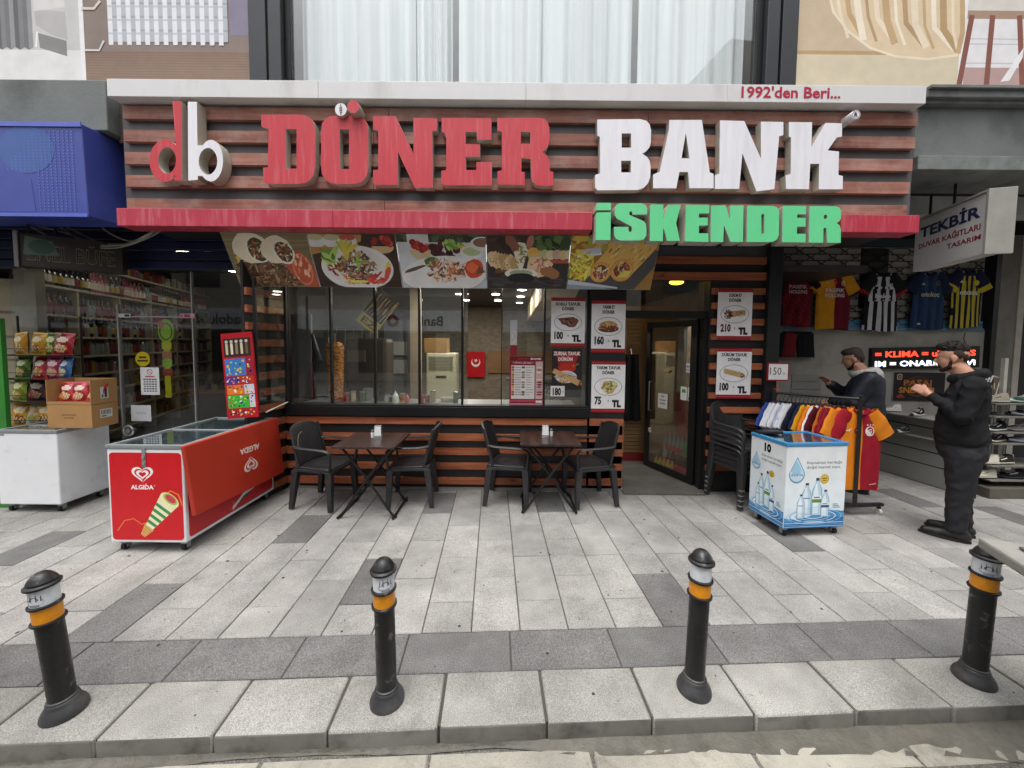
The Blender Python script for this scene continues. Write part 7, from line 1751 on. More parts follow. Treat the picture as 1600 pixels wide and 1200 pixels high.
for i, (dx, cl, lb) in enumerate(((.085, 'red', 'red snack bag at the left of the open cardboard tray'), (.225, 'red', 'red snack bag in the middle of the open cardboard tray'), (.365, 'red', 'red snack bag at the right of the open cardboard tray'))):
    o = chips(lb, pal[cl], 40 + i); o.location = (bx + dx, by + .1, bz + .25); o.rotation_euler = (R(-14), R(rb_.uniform(-9, 9)), R(rb_.uniform(-10, 10))); o['group'] = 'snack bags in the carton'; o.scale = (.85, .85, .85)
# ------------------------------------------------------------------ shirts: one builder for jerseys on the wall and on the rack
def shirt(name, label, cat, colfn, W=.5, H=.8, group=None, deco=None, seed=0, drop=0.0, slv=.2, collar='#222222', depth=.035):
    """Neck at the origin, hanging down -z, front to -y. colfn(x, z, part, side) gives the cloth colour (x across, z down, in metres)."""
    rg_ = random.Random(seed); ph = rg_.uniform(0, 6)
    t = thing(name, label, cat, (0, 0, 0), 0, group)
    hw = W / 2
    def half(v):      # half width at height v (0 hem .. 1 shoulder top)
        z = v
        if z < .7: return hw * (1.02 - .06 * z + .03 * math.sin(z * 5 + ph))
        k = (z - .7) / .3
        return hw * (.98 - .62 * k ** 2.6)
    def wrinkle(u, v): return .007 * math.sin(11 * u + 4 * v + ph) * math.sin(3 * v + ph) * (1 - v) + .004 * math.sin(23 * u + 9 * v * v + ph * 2)
    def surf(s_):
        def f(u, v):
            x = (2 * u - 1) * half(v); e = max(0, 1 - (2 * u - 1) ** 2) ** .5
            z = -H * (1 - v) - (.025 * (1 - (2 * u - 1) ** 2) if v > .96 else 0) + .012 * math.sin(5 * u + ph) * (1 - v) * (v < .1)
            return (x, s_ * (depth * e * (.6 + .4 * (1 - v)) + .003) + s_ * wrinkle(u, v) * e, z)
        return f
    b = MB()
    for s_ in (-1, 1):
        f = surf(s_); b.grid(f, 26, 24, colfn=lambda u, v, f=f, s_=s_: colfn(f(u, v)[0], f(u, v)[2], 'body', s_), flip=(s_ > 0))
    body = b.build('body', CLOTH, t, 70, local=True)
    for sx in (-1, 1):
        b = MB(); A = Vector((sx * hw * .52, 0, -.045 * H)); Bq = Vector((sx * (hw + slv * .22), -.01, -.06 * H - slv * 1.3)); ax = Bq - A
        up_ = Vector((sx * .55, 0, .83)) ; up_ = (up_ - ax.normalized() * up_.dot(ax.normalized())).normalized()
        def sf(u, v):
            a = 2 * math.pi * u; r = .05 + .045 * v if v < .98 else .093
            p = A + ax * v + up_ * (math.cos(a) * (.065 + .035 * math.sin(min(v, .9) * 2.2))) + Vector((0, math.sin(a) * (depth * .85), 0))
            return p + Vector((0, .004 * math.sin(13 * v + a + ph), 0))
        b.grid(sf, 14, 8, colfn=lambda u, v: colfn(sf(u, v).x, v, 'sleeve', sx), flip=(sx > 0))
        b.build('sleeve', CLOTH, t, 70, local=True)
    b = MB(); rx = hw * .3
    b.tube([(rx * math.sin(R(a)), -.03 * math.cos(R(a)) - .006, -.012 - .055 * max(0, math.cos(R(a))) ** 1.2) for a in range(-100, 101, 20)], .012, 6, col=lin(collar)); b.build('collar', CLOTH, t, 60, local=True)
    if deco:
        f = surf(-1)
        def fn(x, y):   # x across from the middle, y down from the neck (negative): wraps the print on the cloth
            v = 1 + y / H; hv = half(v); u = (x / hv + 1) / 2; u = min(max(u, .02), .98); p = f(u, v); return (Vector((x, p[1], y)), Vector((0, -1, 0)))
        c = Canvas((0, 0, 0), gap=.004, fn=fn); deco(c, W, H); c.build('print', CLOTH, body, local=True)
    return t
HANG = pm('hanger_black', '#18181a', .4)
def hanger(parent, W=.42, hook=.1):
    b = MB(); b.tube(smooth_pts([(-W / 2, 0, -.09), (-W * .2, 0, -.02), (0, 0, .005), (W * .2, 0, -.02), (W / 2, 0, -.09)], 4), .007, 6)
    b.tube(smooth_pts([(0, 0, 0), (0, 0, hook * .45), (.02, 0, hook * .6), (.024, 0, hook * .85), (0, 0, hook), (-.02, 0, hook * .85)], 4), .003, 5); return b.build('hanger', HANG, parent, 50, local=True)
def stripes(x, w, cols, off=0): return cols[int(math.floor((x + off) / w)) % len(cols)]
def L1(h): return lin(h)
cr, og, nv_, yl, bk, wt = '#7d1526', '#d87f1e', '#161b3a', '#c5b02c', '#141416', '#cfd0d4'
def g_home(x, z, part, s): return L1(og if (x < 0) == (part != 'sleeve') else cr)
def crest_round(c, x, y, r, outer, inner, mark=None):
    c.ellp(x, y, r, r * 1.05, outer); c.ellp(x, y, r * .78, r * .82, inner)
    if mark: c.text(mark, x, y - r * .4, r * .85, outer, bold=.03)
def puma(c, x, y, s, col): c.poly([(x - s, y - s * .1), (x - s * .2, y + s * .15), (x + s * .6, y + s * .5), (x + s, y + s * .35), (x + s * .4, y + s * .1), (x + s * .2, y - s * .4), (x - s * .1, y - s * .05), (x - s * .6, y - s * .2)], col)
def holding(col):
    def d(c, W, H):
        crest_round(c, .0, -.2 * H, .03, '#b8232c', '#b8232c'); c.ellp(0, -.2 * H, .016, .018, '#ddd0d0'); c.ellp(.006, -.2 * H, .013, .014, '#b8232c')
        puma(c, -.11, -.21 * H, .03, col); crest_round(c, .115, -.215 * H, .036, '#d8d2c8', '#a5402c', 'G')
        for q in (-.02, 0, .02): c.poly([(.115 + q - .007, -.155 * H), (.115 + q + .007, -.155 * H), (.115 + q, -.14 * H)], '#c9a24a')
        c.text('PASIFIK', 0, -.365 * H, .05, col, bold=.03, fit=W * .56); c.text('HOLDING', 0, -.45 * H, .05, col, bold=.03, fit=W * .56)
    return d
def third(x, z, part, s):
    q = math.sin(x * 60 + z * 31) * math.sin(z * 47 + x * 13); return L1('#7a1a26' if q > .1 else '#5c101c') if part == 'body' and abs(x) < .2 else L1('#241216')
GW_ = 'football shirts hung on the shutter'
YSH = YBK - .07
def wallshirt(px, py0, py1, wpx, label, colfn, deco, collar, seed, slv=.19):
    p = at(px, py0, YSH); H = p.z - at(px, py1, YSH).z; W = wpx * YSH / 600
    t = shirt('football_shirt', label, 'football shirt', colfn, W, H, GW_, deco, seed, slv=slv, collar=collar); t.location = p
    hanger(t, W * .7, .09)
wallshirt(1247, 417, 510, 50, 'dark red patterned football shirt, leftmost on the shutter', third, holding('#c0aeb0'), '#30121a', 1)
def halves(x, z, part, s): return L1(('#c98a1c' if x < .0 else '#641022') if part == 'body' else '#c98a1c')
wallshirt(1304, 423, 515, 52, 'half yellow half crimson football shirt second on the shutter', halves, holding('#cdbfc0'), '#c9952c', 2)
def bjk(x, z, part, s):
    if part == 'sleeve': return L1('#17171a' if z < .86 else '#8d2028')
    return L1('#17171a' if z > -.08 else stripes(x, .052, ['#17171a', '#b9b9be'], .026))
def dbjk(c, W, H):
    for sx in (-1, 1):
        for k in range(2): c.line([(sx * .09, -.035 * H - .012 * k), (sx * (W * .42), -.12 * H - .012 * k)], .006, '#c8c8cc')
    c.rect(.085, -.3 * H, .125, -.2 * H, '#c0c0c4'); c.rect(.092, -.29 * H, .118, -.21 * H, '#4a4a4e'); c.poly([(-.12, -.25 * H), (-.08, -.25 * H), (-.1, -.22 * H)], '#c0c0c4')
    c.rect(-.12, -.475 * H, .12, -.37 * H, '#17171a'); c.text('beko', 0, -.445 * H, .062, '#c9c9cd', bold=.03, fit=W * .46); c.line([(-W * .24, -.49 * H), (W * .24, -.475 * H)], .009, '#c9c9cd')
wallshirt(1379, 425, 517, 52, 'black and white striped football shirt in the middle of the shutter', bjk, dbjk, '#121214', 3)
def navy(x, z, part, s): return L1('#152038' if part == 'sleeve' else stripes(x, .04, ['#1f3350', '#273f62', '#1b2c48']))
def dnavy(c, W, H):
    for sx in (-1, 1):
        for k in range(3): c.line([(sx * .08, -.03 * H - .014 * k), (sx * (W * .44), -.12 * H - .014 * k)], .005, '#8d8a6a')
    c.text('otokoç', 0, -.44 * H, .065, '#a8a890', bold=.035, fit=W * .56); c.poly([(-.13, -.24 * H), (-.08, -.24 * H), (-.105, -.2 * H)], '#a8a890'); c.ellp(.1, -.21 * H, .032, .036, '#5a5048'); c.ellp(.1, -.21 * H, .02, .024, '#3a3430')
    c.rect(-.16, -.93 * H, -.12, -.9 * H, '#b0b4b8')
wallshirt(1453, 424, 514, 50, 'dark blue football shirt with pale lettering fourth on the shutter', navy, dnavy, '#121a2c', 4)
def fb(x, z, part, s):
    if part == 'sleeve': return L1('#141a38' if z < .7 else '#b5a42c')
    return L1('#141a38' if z > -.1 else stripes(x, .036, ['#b0a030', '#11162e'], .018))
def dfb(c, W, H):
    for sx in (-1, 1):
        for k in range(3): c.line([(sx * .08, -.03 * H - .014 * k), (sx * (W * .44), -.12 * H - .014 * k)], .006, '#c5b02c')
    c.text('otokoç', 0, -.44 * H, .065, '#d0d0c8', bold=.035, fit=W * .6); crest_round(c, .1, -.24 * H, .036, '#c9b83a', '#1c2450', 'F'); c.poly([(-.13, -.24 * H), (-.08, -.24 * H), (-.105, -.2 * H)], '#c9c9c4')
wallshirt(1513, 420, 512, 47, 'yellow and navy striped football shirt, rightmost on the shutter', fb, dfb, '#141a38', 5)
# shorts hung below the rail
p = at(1245, 520, YSH); t = thing('football_shorts', 'black and red football shorts hanging under the blue rail', 'shorts', p)
for s_ in (-1, 1):
    b = MB(); b.grid(lambda u, v: (s_ * .01 + (u - .5) * .24 + s_ * (.1 + .03 * (1 - v)), -.02 * math.sin(math.pi * u) - .004 * math.sin(22 * u), -.34 * (1 - v)), 12, 10, colfn=lambda u, v: lin('#6d1a1e' if s_ < 0 and u > .25 else '#15151a')); b.build('leg', CLOTH, t, 70, local=True, solid=.012)
b = MB(); b.box((-.2, -.02, -.02), (.2, .01, .02), col=lin('#101014')); b.build('waistband', CLOTH, t, None, .006, local=True)

# ------------------------------------------------------------------ clothes rack
RKM = pm('rack_metal', '#2b2a2c', .35, .4, .2)
E0 = Vector((3.55, 3.88, 0)); E1 = Vector((2.98, 4.34, 0)); dr = (E1 - E0).normalized(); LR = (E1 - E0).length; pr_ = Vector((-dr.y, dr.x, 0)); ZR = 1.21
rk = thing('clothes_rack', 'black wheeled clothes rack full of football shirts before the passage', 'clothes rack', E0)
for e, sgn in ((E0, 1), (E1, -1)):
    b = MB(); b.obox(e + Vector((0, 0, (ZR + .1) / 2 + .02)), (.035, .05, ZR - .06), math.atan2(dr.y, dr.x)); b.build('post', RKM, rk, None, .004)
    fd = Vector((math.cos(.1), math.sin(.1), 0))
    b = MB(); b.obox(e + fd * .04 + Vector((0, 0, .105)), (.56, .04, .03), .1); b.build('foot', RKM, rk, None, .004)
    for q in (-.2, .28):
        p = e + fd * q
        b = MB(); b.obox(p + Vector((0, 0, .075)), (.02, .03, .035), 0); cst = b.build('caster', RKM, rk)
        b = MB(); b.cyl(p + Vector((-.012, 0, .032)), p + Vector((.012, 0, .032)), .032, n=16); b.build('wheel', pm('caster_white', '#c9c6c0', .5), cst, 40)
b = MB(); b.cyl(E0 + Vector((0, 0, ZR)), E1 + Vector((0, 0, ZR)), .014, n=10); b.cyl(E0 + Vector((0, 0, ZR)) - dr * .02, E0 + Vector((0, 0, ZR)) + dr * .03, .022, n=12); b.build('rail', RKM, rk, 50)
b = MB(); b.obox((E0 + E1) / 2 + Vector((0, 0, .105)), (LR - .05, .025, .025), math.atan2(dr.y, dr.x)); b.build('lower_bar', RKM, rk)
def plain(*cs, w=.06): return lambda x, z, part, s: L1(stripes(x, w, cs) if part == 'body' else cs[-1])
racks = [(g_home, 'orange and crimson halved shirt facing the street at the near end of the rack', cr, 'front'), (plain('#d87f1e'), 'orange shirt right behind the front halved shirt', og, 0), (plain('#7d1526'), 'crimson shirt third from the near end of the rack', '#7d1526', 0),
         (g_home, 'halved shirt fourth from the near end of the rack', og, 0), (plain('#d87f1e', '#a85a14'), 'orange shirt fifth from the near end of the rack', og, 0), (plain('#7d1526', '#4d0d18'), 'dark red shirt sixth from the near end of the rack', cr, 0),
         (plain('#d3d4da'), 'white shirt seventh from the near end of the rack', '#b0b0b6', 0), (plain('#d8741c'), 'orange shirt eighth from the near end of the rack', og, 0), (plain('#d9a51c', '#c98f14'), 'golden shirt ninth from the near end of the rack', '#d8b030', 0),
         (plain('#c5b02c', '#1a2040'), 'yellow and navy shirt tenth from the near end of the rack', '#1a2040', 0), (plain('#15192c'), 'navy shirt in the middle of the rack', '#15192c', 0), (plain('#1c1d24', '#c9c9ce'), 'black shirt with white bands beyond the navy shirt', '#1c1d24', 0),
         (plain('#d0d2d8'), 'white shirt with dark collar left of the middle of the rack', '#23232a', 0), (plain('#c9cbd4', '#a8b0c4'), 'pale grey striped shirt on the left half of the rack', '#3a4a8d', 0), (plain('#d6d6da'), 'white shirt fourth from the far end of the rack', '#8d2430', 0),
         (plain('#8d9cc4', '#d0d2d8'), 'light blue striped shirt third from the far end of the rack', '#4a5a9a', 0), (plain('#8d2430', '#d0d2d8'), 'red and white shirt second from the far end of the rack', '#8d2430', 0), (plain('#3c5aa5', '#2f4a90'), 'blue shirt at the far end of the rack', '#3c5aa5', 0)]
nR = len(racks)
def dfront(c, W, H):
    puma(c, -.13, -.27 * H, .034, '#e0d8cc'); c.ellp(-.035, -.27 * H, .034, .036, '#b02430'); c.ellp(-.033, -.27 * H, .02, .021, '#e0cfc4'); c.ellp(-.027, -.27 * H, .016, .017, '#b02430')
    crest_round(c, .1, -.28 * H, .05, '#e4dfd8', '#a5303a', 'G')
    for q in (-.03, 0, .03): c.poly([(.1 + q - .01, -.21 * H), (.1 + q + .01, -.21 * H), (.1 + q, -.19 * H)], '#e0d8c8')
    c.rect(-W * .5, -.995 * H, W * .5, -.98 * H, '#c98a3c'); c.line([(.12, -.93 * H), (.2, -.92 * H)], .008, '#d8c0b0')
def rackhalves(x, z, part, s): return L1((og if x < .02 else '#98182a') if part == 'body' else (og if s > 0 else '#98182a'))
for i, (fn, lb, col_, k) in enumerate(racks):
    front = (k == 'front')
    t = shirt('hanging_shirt', lb, 'shirt', rackhalves if front else fn, .50 if front else .47, .86 if front else .74, 'shirts on the clothes rack', dfront if front else None, 20 + i, slv=.19, collar=col_, depth=.03 if front else .022)
    s_ = .10 + (LR - .12) * (i / (nR - 1)); p = E0 + dr * s_ + Vector((0, 0, ZR - .095)) - (pr_ * -.0)
    if front: p = E0 + Vector((.035, .045, ZR - .095))
    t.location = p; t.rotation_euler = (0, 0, .06 if front else .42 + rnd.uniform(-.09, .09))
    hanger(t, .40, .10)
# price sign on its stick at the far end of the rack
pS = at(1216, 581, 4.34); t = thing('price_sign', 'white 150 price sign with red frame on a stick over the clothes rack', 'sign', (pS.x, pS.y, ZR))
wS, hS = 34 * 4.34 / 600, 29 * 4.34 / 600
b = MB(); b.box((pS.x - wS / 2, pS.y, pS.z - hS / 2), (pS.x + wS / 2, pS.y + .02, pS.z + hS / 2)); b.build('frame', pm('sign_red', '#8d1c24', .4), t, None, .004)
c = Canvas((pS.x, pS.y, pS.z), gap=.001); c.rect(-wS * .44, -hS * .42, wS * .44, hS * .42, '#e4e2e0'); c.text('150', -wS * .38, -hS * .16, hS * .42, '#3a3a3c', 'L', 0, fit=wS * .52); c.text('TL', wS * .2, -hS * .16, hS * .13, '#5a5a5c', 'L'); c.build('print', PRINTM, t)
b = MB(); b.cyl((pS.x, pS.y + .01, ZR - .02), (pS.x, pS.y + .01, pS.z - hS / 2), .008, n=8); b.obox((pS.x, pS.y + .01, ZR + .02), (.05, .04, .05)); b.build('stick', pm('stick_pink', '#9a5a54', .5), t)
# ------------------------------------------------------------------ people
SKIN = pm('skin', '#b3846c', .62, var=.06, scale=12, dirt='#a8705c', damt=.3, dscale=9)
HAIRM = pm('hair_dark', '#231d19', .75, var=.5, scale=90, bump=.9, bscale=160, stretch=(1, 1, .5), spec=.25)
FADE = pm('hair_fade', '#3b2e27', .75, var=.35, scale=140, bump=.4, bscale=200, spec=.2)
def fuse(name, mb, mat, parent, voxel=.012, smooth_it=6, wrinkle=0.0, wscale=9, seed=0):
    """Overlapping limbs fused to one continuous surface; cloth gets folds."""
    me = bpy.data.meshes.new(name); me.from_pydata(mb.v, [], mb.f); me.update()
    bm = bmesh.new(); bm.from_mesh(me); bmesh.ops.recalc_face_normals(bm, faces=bm.faces); bm.to_mesh(me); bm.free()
    o = bpy.data.objects.new(name, me); COL.objects.link(o)
    md = o.modifiers.new('fuse', 'REMESH'); md.mode = 'VOXEL'; md.voxel_size = voxel
    if smooth_it: ms = o.modifiers.new('soft', 'SMOOTH'); ms.iterations = smooth_it; ms.factor = .5
    dg = bpy.context.evaluated_depsgraph_get(); me2 = bpy.data.meshes.new_from_object(o.evaluated_get(dg))
    bpy.data.objects.remove(o); bpy.data.meshes.remove(me)
    if wrinkle:
        from mathutils import noise as mn
        ns = [v.normal.copy() for v in me2.vertices]
        for v, n_ in zip(me2.vertices, ns):
            p = v.co; q = mn.noise(Vector((p.x * wscale * .7 + seed, p.y * wscale * .7, p.z * wscale * .8))); q2 = mn.noise(Vector((p.x * 5 + p.z * 5, p.y * 5, p.z * 6 - p.x * 6 + seed)))
            v.co = p + n_ * (wrinkle * (1 - abs(q) * 2.4) + wrinkle * .6 * q2)
    me2.materials.clear(); me2.materials.append(mat); me2.name = name
    me2.polygons.foreach_set('use_smooth', [True] * len(me2.polygons)); me2.update()
    o = bpy.data.objects.new(name, me2); o.parent = parent; COL.objects.link(o); return o
def hand(b, wrist, dirn, palm_n, side, curl=.9):
    """Palm, four unequal bent fingers and a thumb leaving the side of the palm."""
    d = Vector(dirn).normalized(); n = Vector(palm_n); n = (n - d * n.dot(d)).normalized(); s = d.cross(n) * side; w = Vector(wrist)
    for q in (-.028, -.01, .01, .028): b.cap(w + s * q * .8 + d * .01, w + d * .085 + s * q, .016, .0125, 8)
    for i, (q, L_) in enumerate(((-.03, .062), (-.01, .075), (.01, .07), (.029, .055))):
        p = w + d * .085 + s * q; a = 0
        for k, f in enumerate((.45, .32, .25)):
            a += curl * (.55 + .15 * k); e = p + (d * math.cos(a) + n * math.sin(a)) * (L_ * f); b.cap(p, e, .0095 - .001 * k, .0088 - .001 * k, 8); p = e
    p = w + d * .03 - s * .03; e = p + (d * .7 - s * .55 + n * .35).normalized() * .042; b.cap(p, e, .013, .011, 8); b.cap(e, e + (d * .8 + n * .5 + s * .1).normalized() * .032, .011, .009, 8)
def head(b, c, f, s_=1.0, tilt=0.0):
    """c = middle of the skull, f = direction of the face in the level plane."""
    f = Vector(f).normalized(); l = Vector((-f.y, f.x, 0)); u = Vector((0, 0, 1))
    if tilt: f, u = (f * math.cos(tilt) - u * math.sin(tilt)), (u * math.cos(tilt) + f * math.sin(tilt))
    P = lambda x, y, z: Vector(c) + (f * x + l * y + u * z) * s_
    M3 = Matrix((f, l, u)).transposed()
    b.ell(P(-.012, 0, .03), (.098 * s_, .077 * s_, .098 * s_), 18, 12, M3)
    b.ell(P(.028, 0, -.03), (.068 * s_, .064 * s_, .085 * s_), 16, 10, M3)
    b.cap(P(.05, 0, -.1), P(.066, 0, -.092), .03 * s_, .026 * s_, 10)                 # chin
    b.cap(P(.0, .052, -.075), P(.05, .022, -.1), .026 * s_, .02 * s_, 8); b.cap(P(.0, -.052, -.075), P(.05, -.022, -.1), .026 * s_, .02 * s_, 8)
    b.cap(P(.088, 0, .012), P(.108, 0, -.022), .009 * s_, .0135 * s_, 8)             # nose
    b.cap(P(.1, .012, -.026), P(.092, .014, -.028), .008 * s_, .008 * s_, 6); b.cap(P(.1, -.012, -.026), P(.092, -.014, -.028), .008 * s_, .008 * s_, 6)
    b.cap(P(.078, .03, .022), P(.08, -.03, .022), .016 * s_, .016 * s_, 8)           # brow
    b.cap(P(.086, .018, -.056), P(.086, -.018, -.056), .0085 * s_, .0085 * s_, 6); b.cap(P(.083, .016, -.068), P(.083, -.016, -.068), .0085 * s_, .0085 * s_, 6)
    for q in (-1, 1):
        b.ell(P(-.012, q * .079, -.012), (.022 * s_, .009 * s_, .033 * s_), 10, 8, M3)
        b.cap(P(-.006, q * .08, -.036), P(-.004, q * .078, -.042), .009 * s_, .008 * s_, 6)
    return P, M3
def loft(b, rings, n=22):
    vs = []; fs = []
    for cx, cy, z, rx, ry in rings:
        for j in range(n):
            a = 2 * math.pi * j / n; c_, s_ = math.cos(a), math.sin(a)
            vs.append((cx + rx * math.copysign(abs(c_) ** .85, c_), cy + ry * math.copysign(abs(s_) ** .85, s_), z))
    N = len(rings)
    for i in range(N - 1):
        for j in range(n): fs.append((i * n + j, i * n + (j + 1) % n, (i + 1) * n + (j + 1) % n, (i + 1) * n + j))
    fs += [tuple(range(n - 1, -1, -1)), tuple((N - 1) * n + j for j in range(n))]
    return b.add(vs, fs)
def eyes(t, P, M3, s_=1.0):
    for q in (-1, 1):
        b = MB(); b.ell(P(.073, q * .03, .003), (.011 * s_, .014 * s_, .0065 * s_), 10, 8, M3); e = b.build('eye', pm('eye_white', '#b9b0a4', .3), t, 60, local=True)
        b = MB(); b.ell(P(.0825, q * .031, .003), (.004 * s_, .0058 * s_, .0058 * s_), 8, 6, M3); b.build('iris', pm('iris_dark', '#1a120e', .2), e, 60, local=True)
        b = MB(); b.cap(P(.0885, q * .018, .024), P(.074, q * .05, .026), .0045 * s_, .003 * s_, 6); b.build('eyebrow', HAIRM, t, 60, local=True)
FAB = pm('hoodie_black', '#202022', .92, var=.2, scale=20, bump=.25, bscale=200, spec=.15)
TRO = pm('trousers_black', '#2d2d30', .9, var=.22, scale=14, bump=.25, bscale=220, dirt='#2e2e31', damt=.5, dscale=3, spec=.15)
SHO = pm('shoe_black', '#151515', .5, var=.2); SOL = pm('shoe_sole', '#1e1d1c', .7)
def shoe(t, ankle, f, L_=.30):
    f = Vector(f).normalized(); l = Vector((-f.y, f.x, 0)); a = Vector(ankle)
    P = lambda x, y, z: Vector((a.x, a.y, 0)) + f * x + l * y + Vector((0, 0, z))
    b = MB(); b.cap(P(-.05, 0, .055), P(.06, 0, .058), .047, .044, 12); b.cap(P(.04, 0, .05), P(.19, .006, .038), .046, .034, 12); b.cap(P(-.03, 0, .09), P(.0, 0, .11), .046, .045, 12); b.cap(P(.12, .01, .036), P(.17, -.012, .034), .038, .034, 10)
    s = fuse('shoe', b, SHO, t, .009, 4)
    b = MB(); n = 20
    out = []
    for i in range(n):
        q = 2 * math.pi * i / n; x = .07 + .165 * math.cos(q); w = .047 - .008 * (math.cos(q) < -.5) ; out.append((x, w * math.sin(q)))
    b.add([P(x, y, .003) for x, y in out] + [P(x, y, .026) for x, y in out], [tuple(range(n - 1, -1, -1)), tuple(range(n, 2 * n))] + [(i, (i + 1) % n, n + (i + 1) % n, n + i) for i in range(n)])
    b.build('sole', SOL, s, 50, local=True)


# --- person in black with a cigarette: seen from the left side, hands raised to the chest. Local x = the way they face, y = their left.
X_ = Vector((1, 0, 0))
man = thing('person', 'bearded person in black hoodie and black trousers smoking, standing in profile on the pavement', 'person', (4.08, 3.47, 0), math.atan2(.75, -.66))
hc = Vector((.068, 0, 1.648)); b = MB()
P, M3 = head(b, hc, X_, 1.0, .1)
b.cap((.035, 0, 1.57), (-.035, 0, 1.46), .062, .078, 14)
loft(b, [(-.02, 0, .9, .12, .16), (-.01, 0, 1.1, .12, .15), (-.03, 0, 1.3, .11, .17), (-.05, 0, 1.45, .07, .14)])
arms = {}
for sy in (1, -1):
    sh_, el_, wr_ = Vector((-.07, sy * .19, 1.42)), Vector((-.015, sy * .245, 1.14)), Vector((.205, sy * .085, 1.315))
    arms[sy] = (sh_, el_, wr_); b.cap(sh_, el_, .05, .043, 12); b.cap(el_, wr_, .043, .03, 12)
    kn, an = Vector((-.035, sy * .105, .48)), Vector((-.045 + .02 * sy, sy * .1, .1))
    b.cap((-.03, sy * .09, .9), kn, .08, .055, 12); b.cap(kn, an, .055, .04, 12)
hand(b, arms[1][2], (.8, -.35, .45), (.1, -.9, -.2), 1, .8); hand(b, arms[-1][2], (.8, .35, .4), (.1, .9, -.2), -1, .8)
fuse('body', b, SKIN, man, .0085, 3); eyes(man, P, M3)
b = MB()
b.ell(P(-.02, 0, .076), (.093, .074, .07), 18, 12, M3); b.ell(P(.028, 0, .112), (.066, .058, .034), 14, 10, M3); b.ell(P(.062, .0, .1), (.03, .045, .026), 12, 8, M3)
for i in range(46):      # short tufts that break the outline of the crop
    a_, e_ = rnd.uniform(-3.14, 3.14), rnd.uniform(.15, 1.4); d_ = Vector((math.cos(a_) * math.cos(e_), math.sin(a_) * math.cos(e_), math.sin(e_)))
    p_ = P(-.015 + .09 * d_.x, .072 * d_.y, .078 + .068 * d_.z); b.cap(p_, p_ + (M3 @ (d_ + Vector((.35, 0, .1)))).normalized() * .014, .01, .005, 6)
fuse('hair', b, HAIRM, man, .0055, 1, .0035, 60, 3)
b = MB(); b.ell(P(-.068, 0, .015), (.036, .06, .066), 14, 10, M3)
for q in (-1, 1): b.ell(P(-.03, q * .0565, .03), (.045, .0215, .05), 12, 8, M3); b.cap(P(.004, q * .072, .012), P(.01, q * .0705, -.03), .0075, .0065, 6)
fuse('hair', b, FADE, man, .006, 2, .001, 60, 3)
b = MB()
for q in (-1, 1):
    b.cap(P(.012, q * .068, -.035), P(.018, q * .062, -.082), .009, .017, 8); b.cap(P(.018, q * .058, -.084), P(.064, q * .026, -.108), .018, .019, 8); b.cap(P(.083, q * .022, -.05), P(.08, q * .03, -.078), .007, .011, 6)
b.cap(P(.068, .022, -.108), P(.068, -.022, -.108), .02, .02, 8); b.cap(P(.0905, .016, -.045), P(.0905, -.016, -.045), .006, .006, 6)
fuse('beard', b, HAIRM, man, .006, 2, .0015, 50, 5)
# hoodie
b = MB()
loft(b, [(-.02, 0, .89, .162, .19), (-.02, 0, .93, .168, .196), (-.015, 0, 1.0, .163, .196), (-.01, 0, 1.07, .158, .194), (-.022, 0, 1.18, .145, .195), (-.035, 0, 1.3, .135, .2), (-.05, 0, 1.4, .118, .19), (-.05, 0, 1.46, .1, .14), (-.035, 0, 1.5, .085, .095)], 28)
for sy in (1, -1):
    sh_, el_, wr_ = arms[sy]
    b.cap(sh_ + Vector((0, 0, .0)), el_, .076, .064, 14); b.cap(el_, el_.lerp(wr_, .78), .064, .043, 14); b.ell(el_.lerp(wr_, .8), (.045, .045, .045), 10, 8)
for a in range(20, 341, 20):   # the hood bunched round the neck, opening at the throat
    b.ell(Vector((-.04 - .085 * math.cos(R(a)) * -1 * -1 if False else -.035 + .095 * math.cos(R(a)), .1 * math.sin(R(a)), 1.485 - .035 * math.cos(R(a)) + .0)), (.038, .038, .04), 10, 8)
b.ell((-.12, 0, 1.475), (.05, .105, .068), 14, 10); b.ell((-.135, 0, 1.435), (.042, .09, .066), 14, 10)
fuse('hoodie', b, FAB, man, .0095, 3, .0085, 13, 2)
b = MB(); b.add([], []); loft(b, [(-.02, 0, .868, .156, .184), (-.02, 0, .874, .165, .193), (-.02, 0, .915, .166, .194), (-.02, 0, .922, .158, .186)], 32); b.build('hem_band', FAB, man, 60, local=True)
c = Canvas(Vector((-.12, .118, 1.45)), (-.8, .5, 0), (0, 0, 1), .0)
mR = Matrix.Rotation(man.rotation_euler.z, 3, 'Z')
for i in range(3): c.poly([(.018 * i, 0), (.018 * i + .011, 0), (.018 * i + .024, .03 + .012 * i), (.018 * i + .013, .03 + .012 * i)], '#d0d0d0')
c.build('emblem', PRINT, man, local=True)
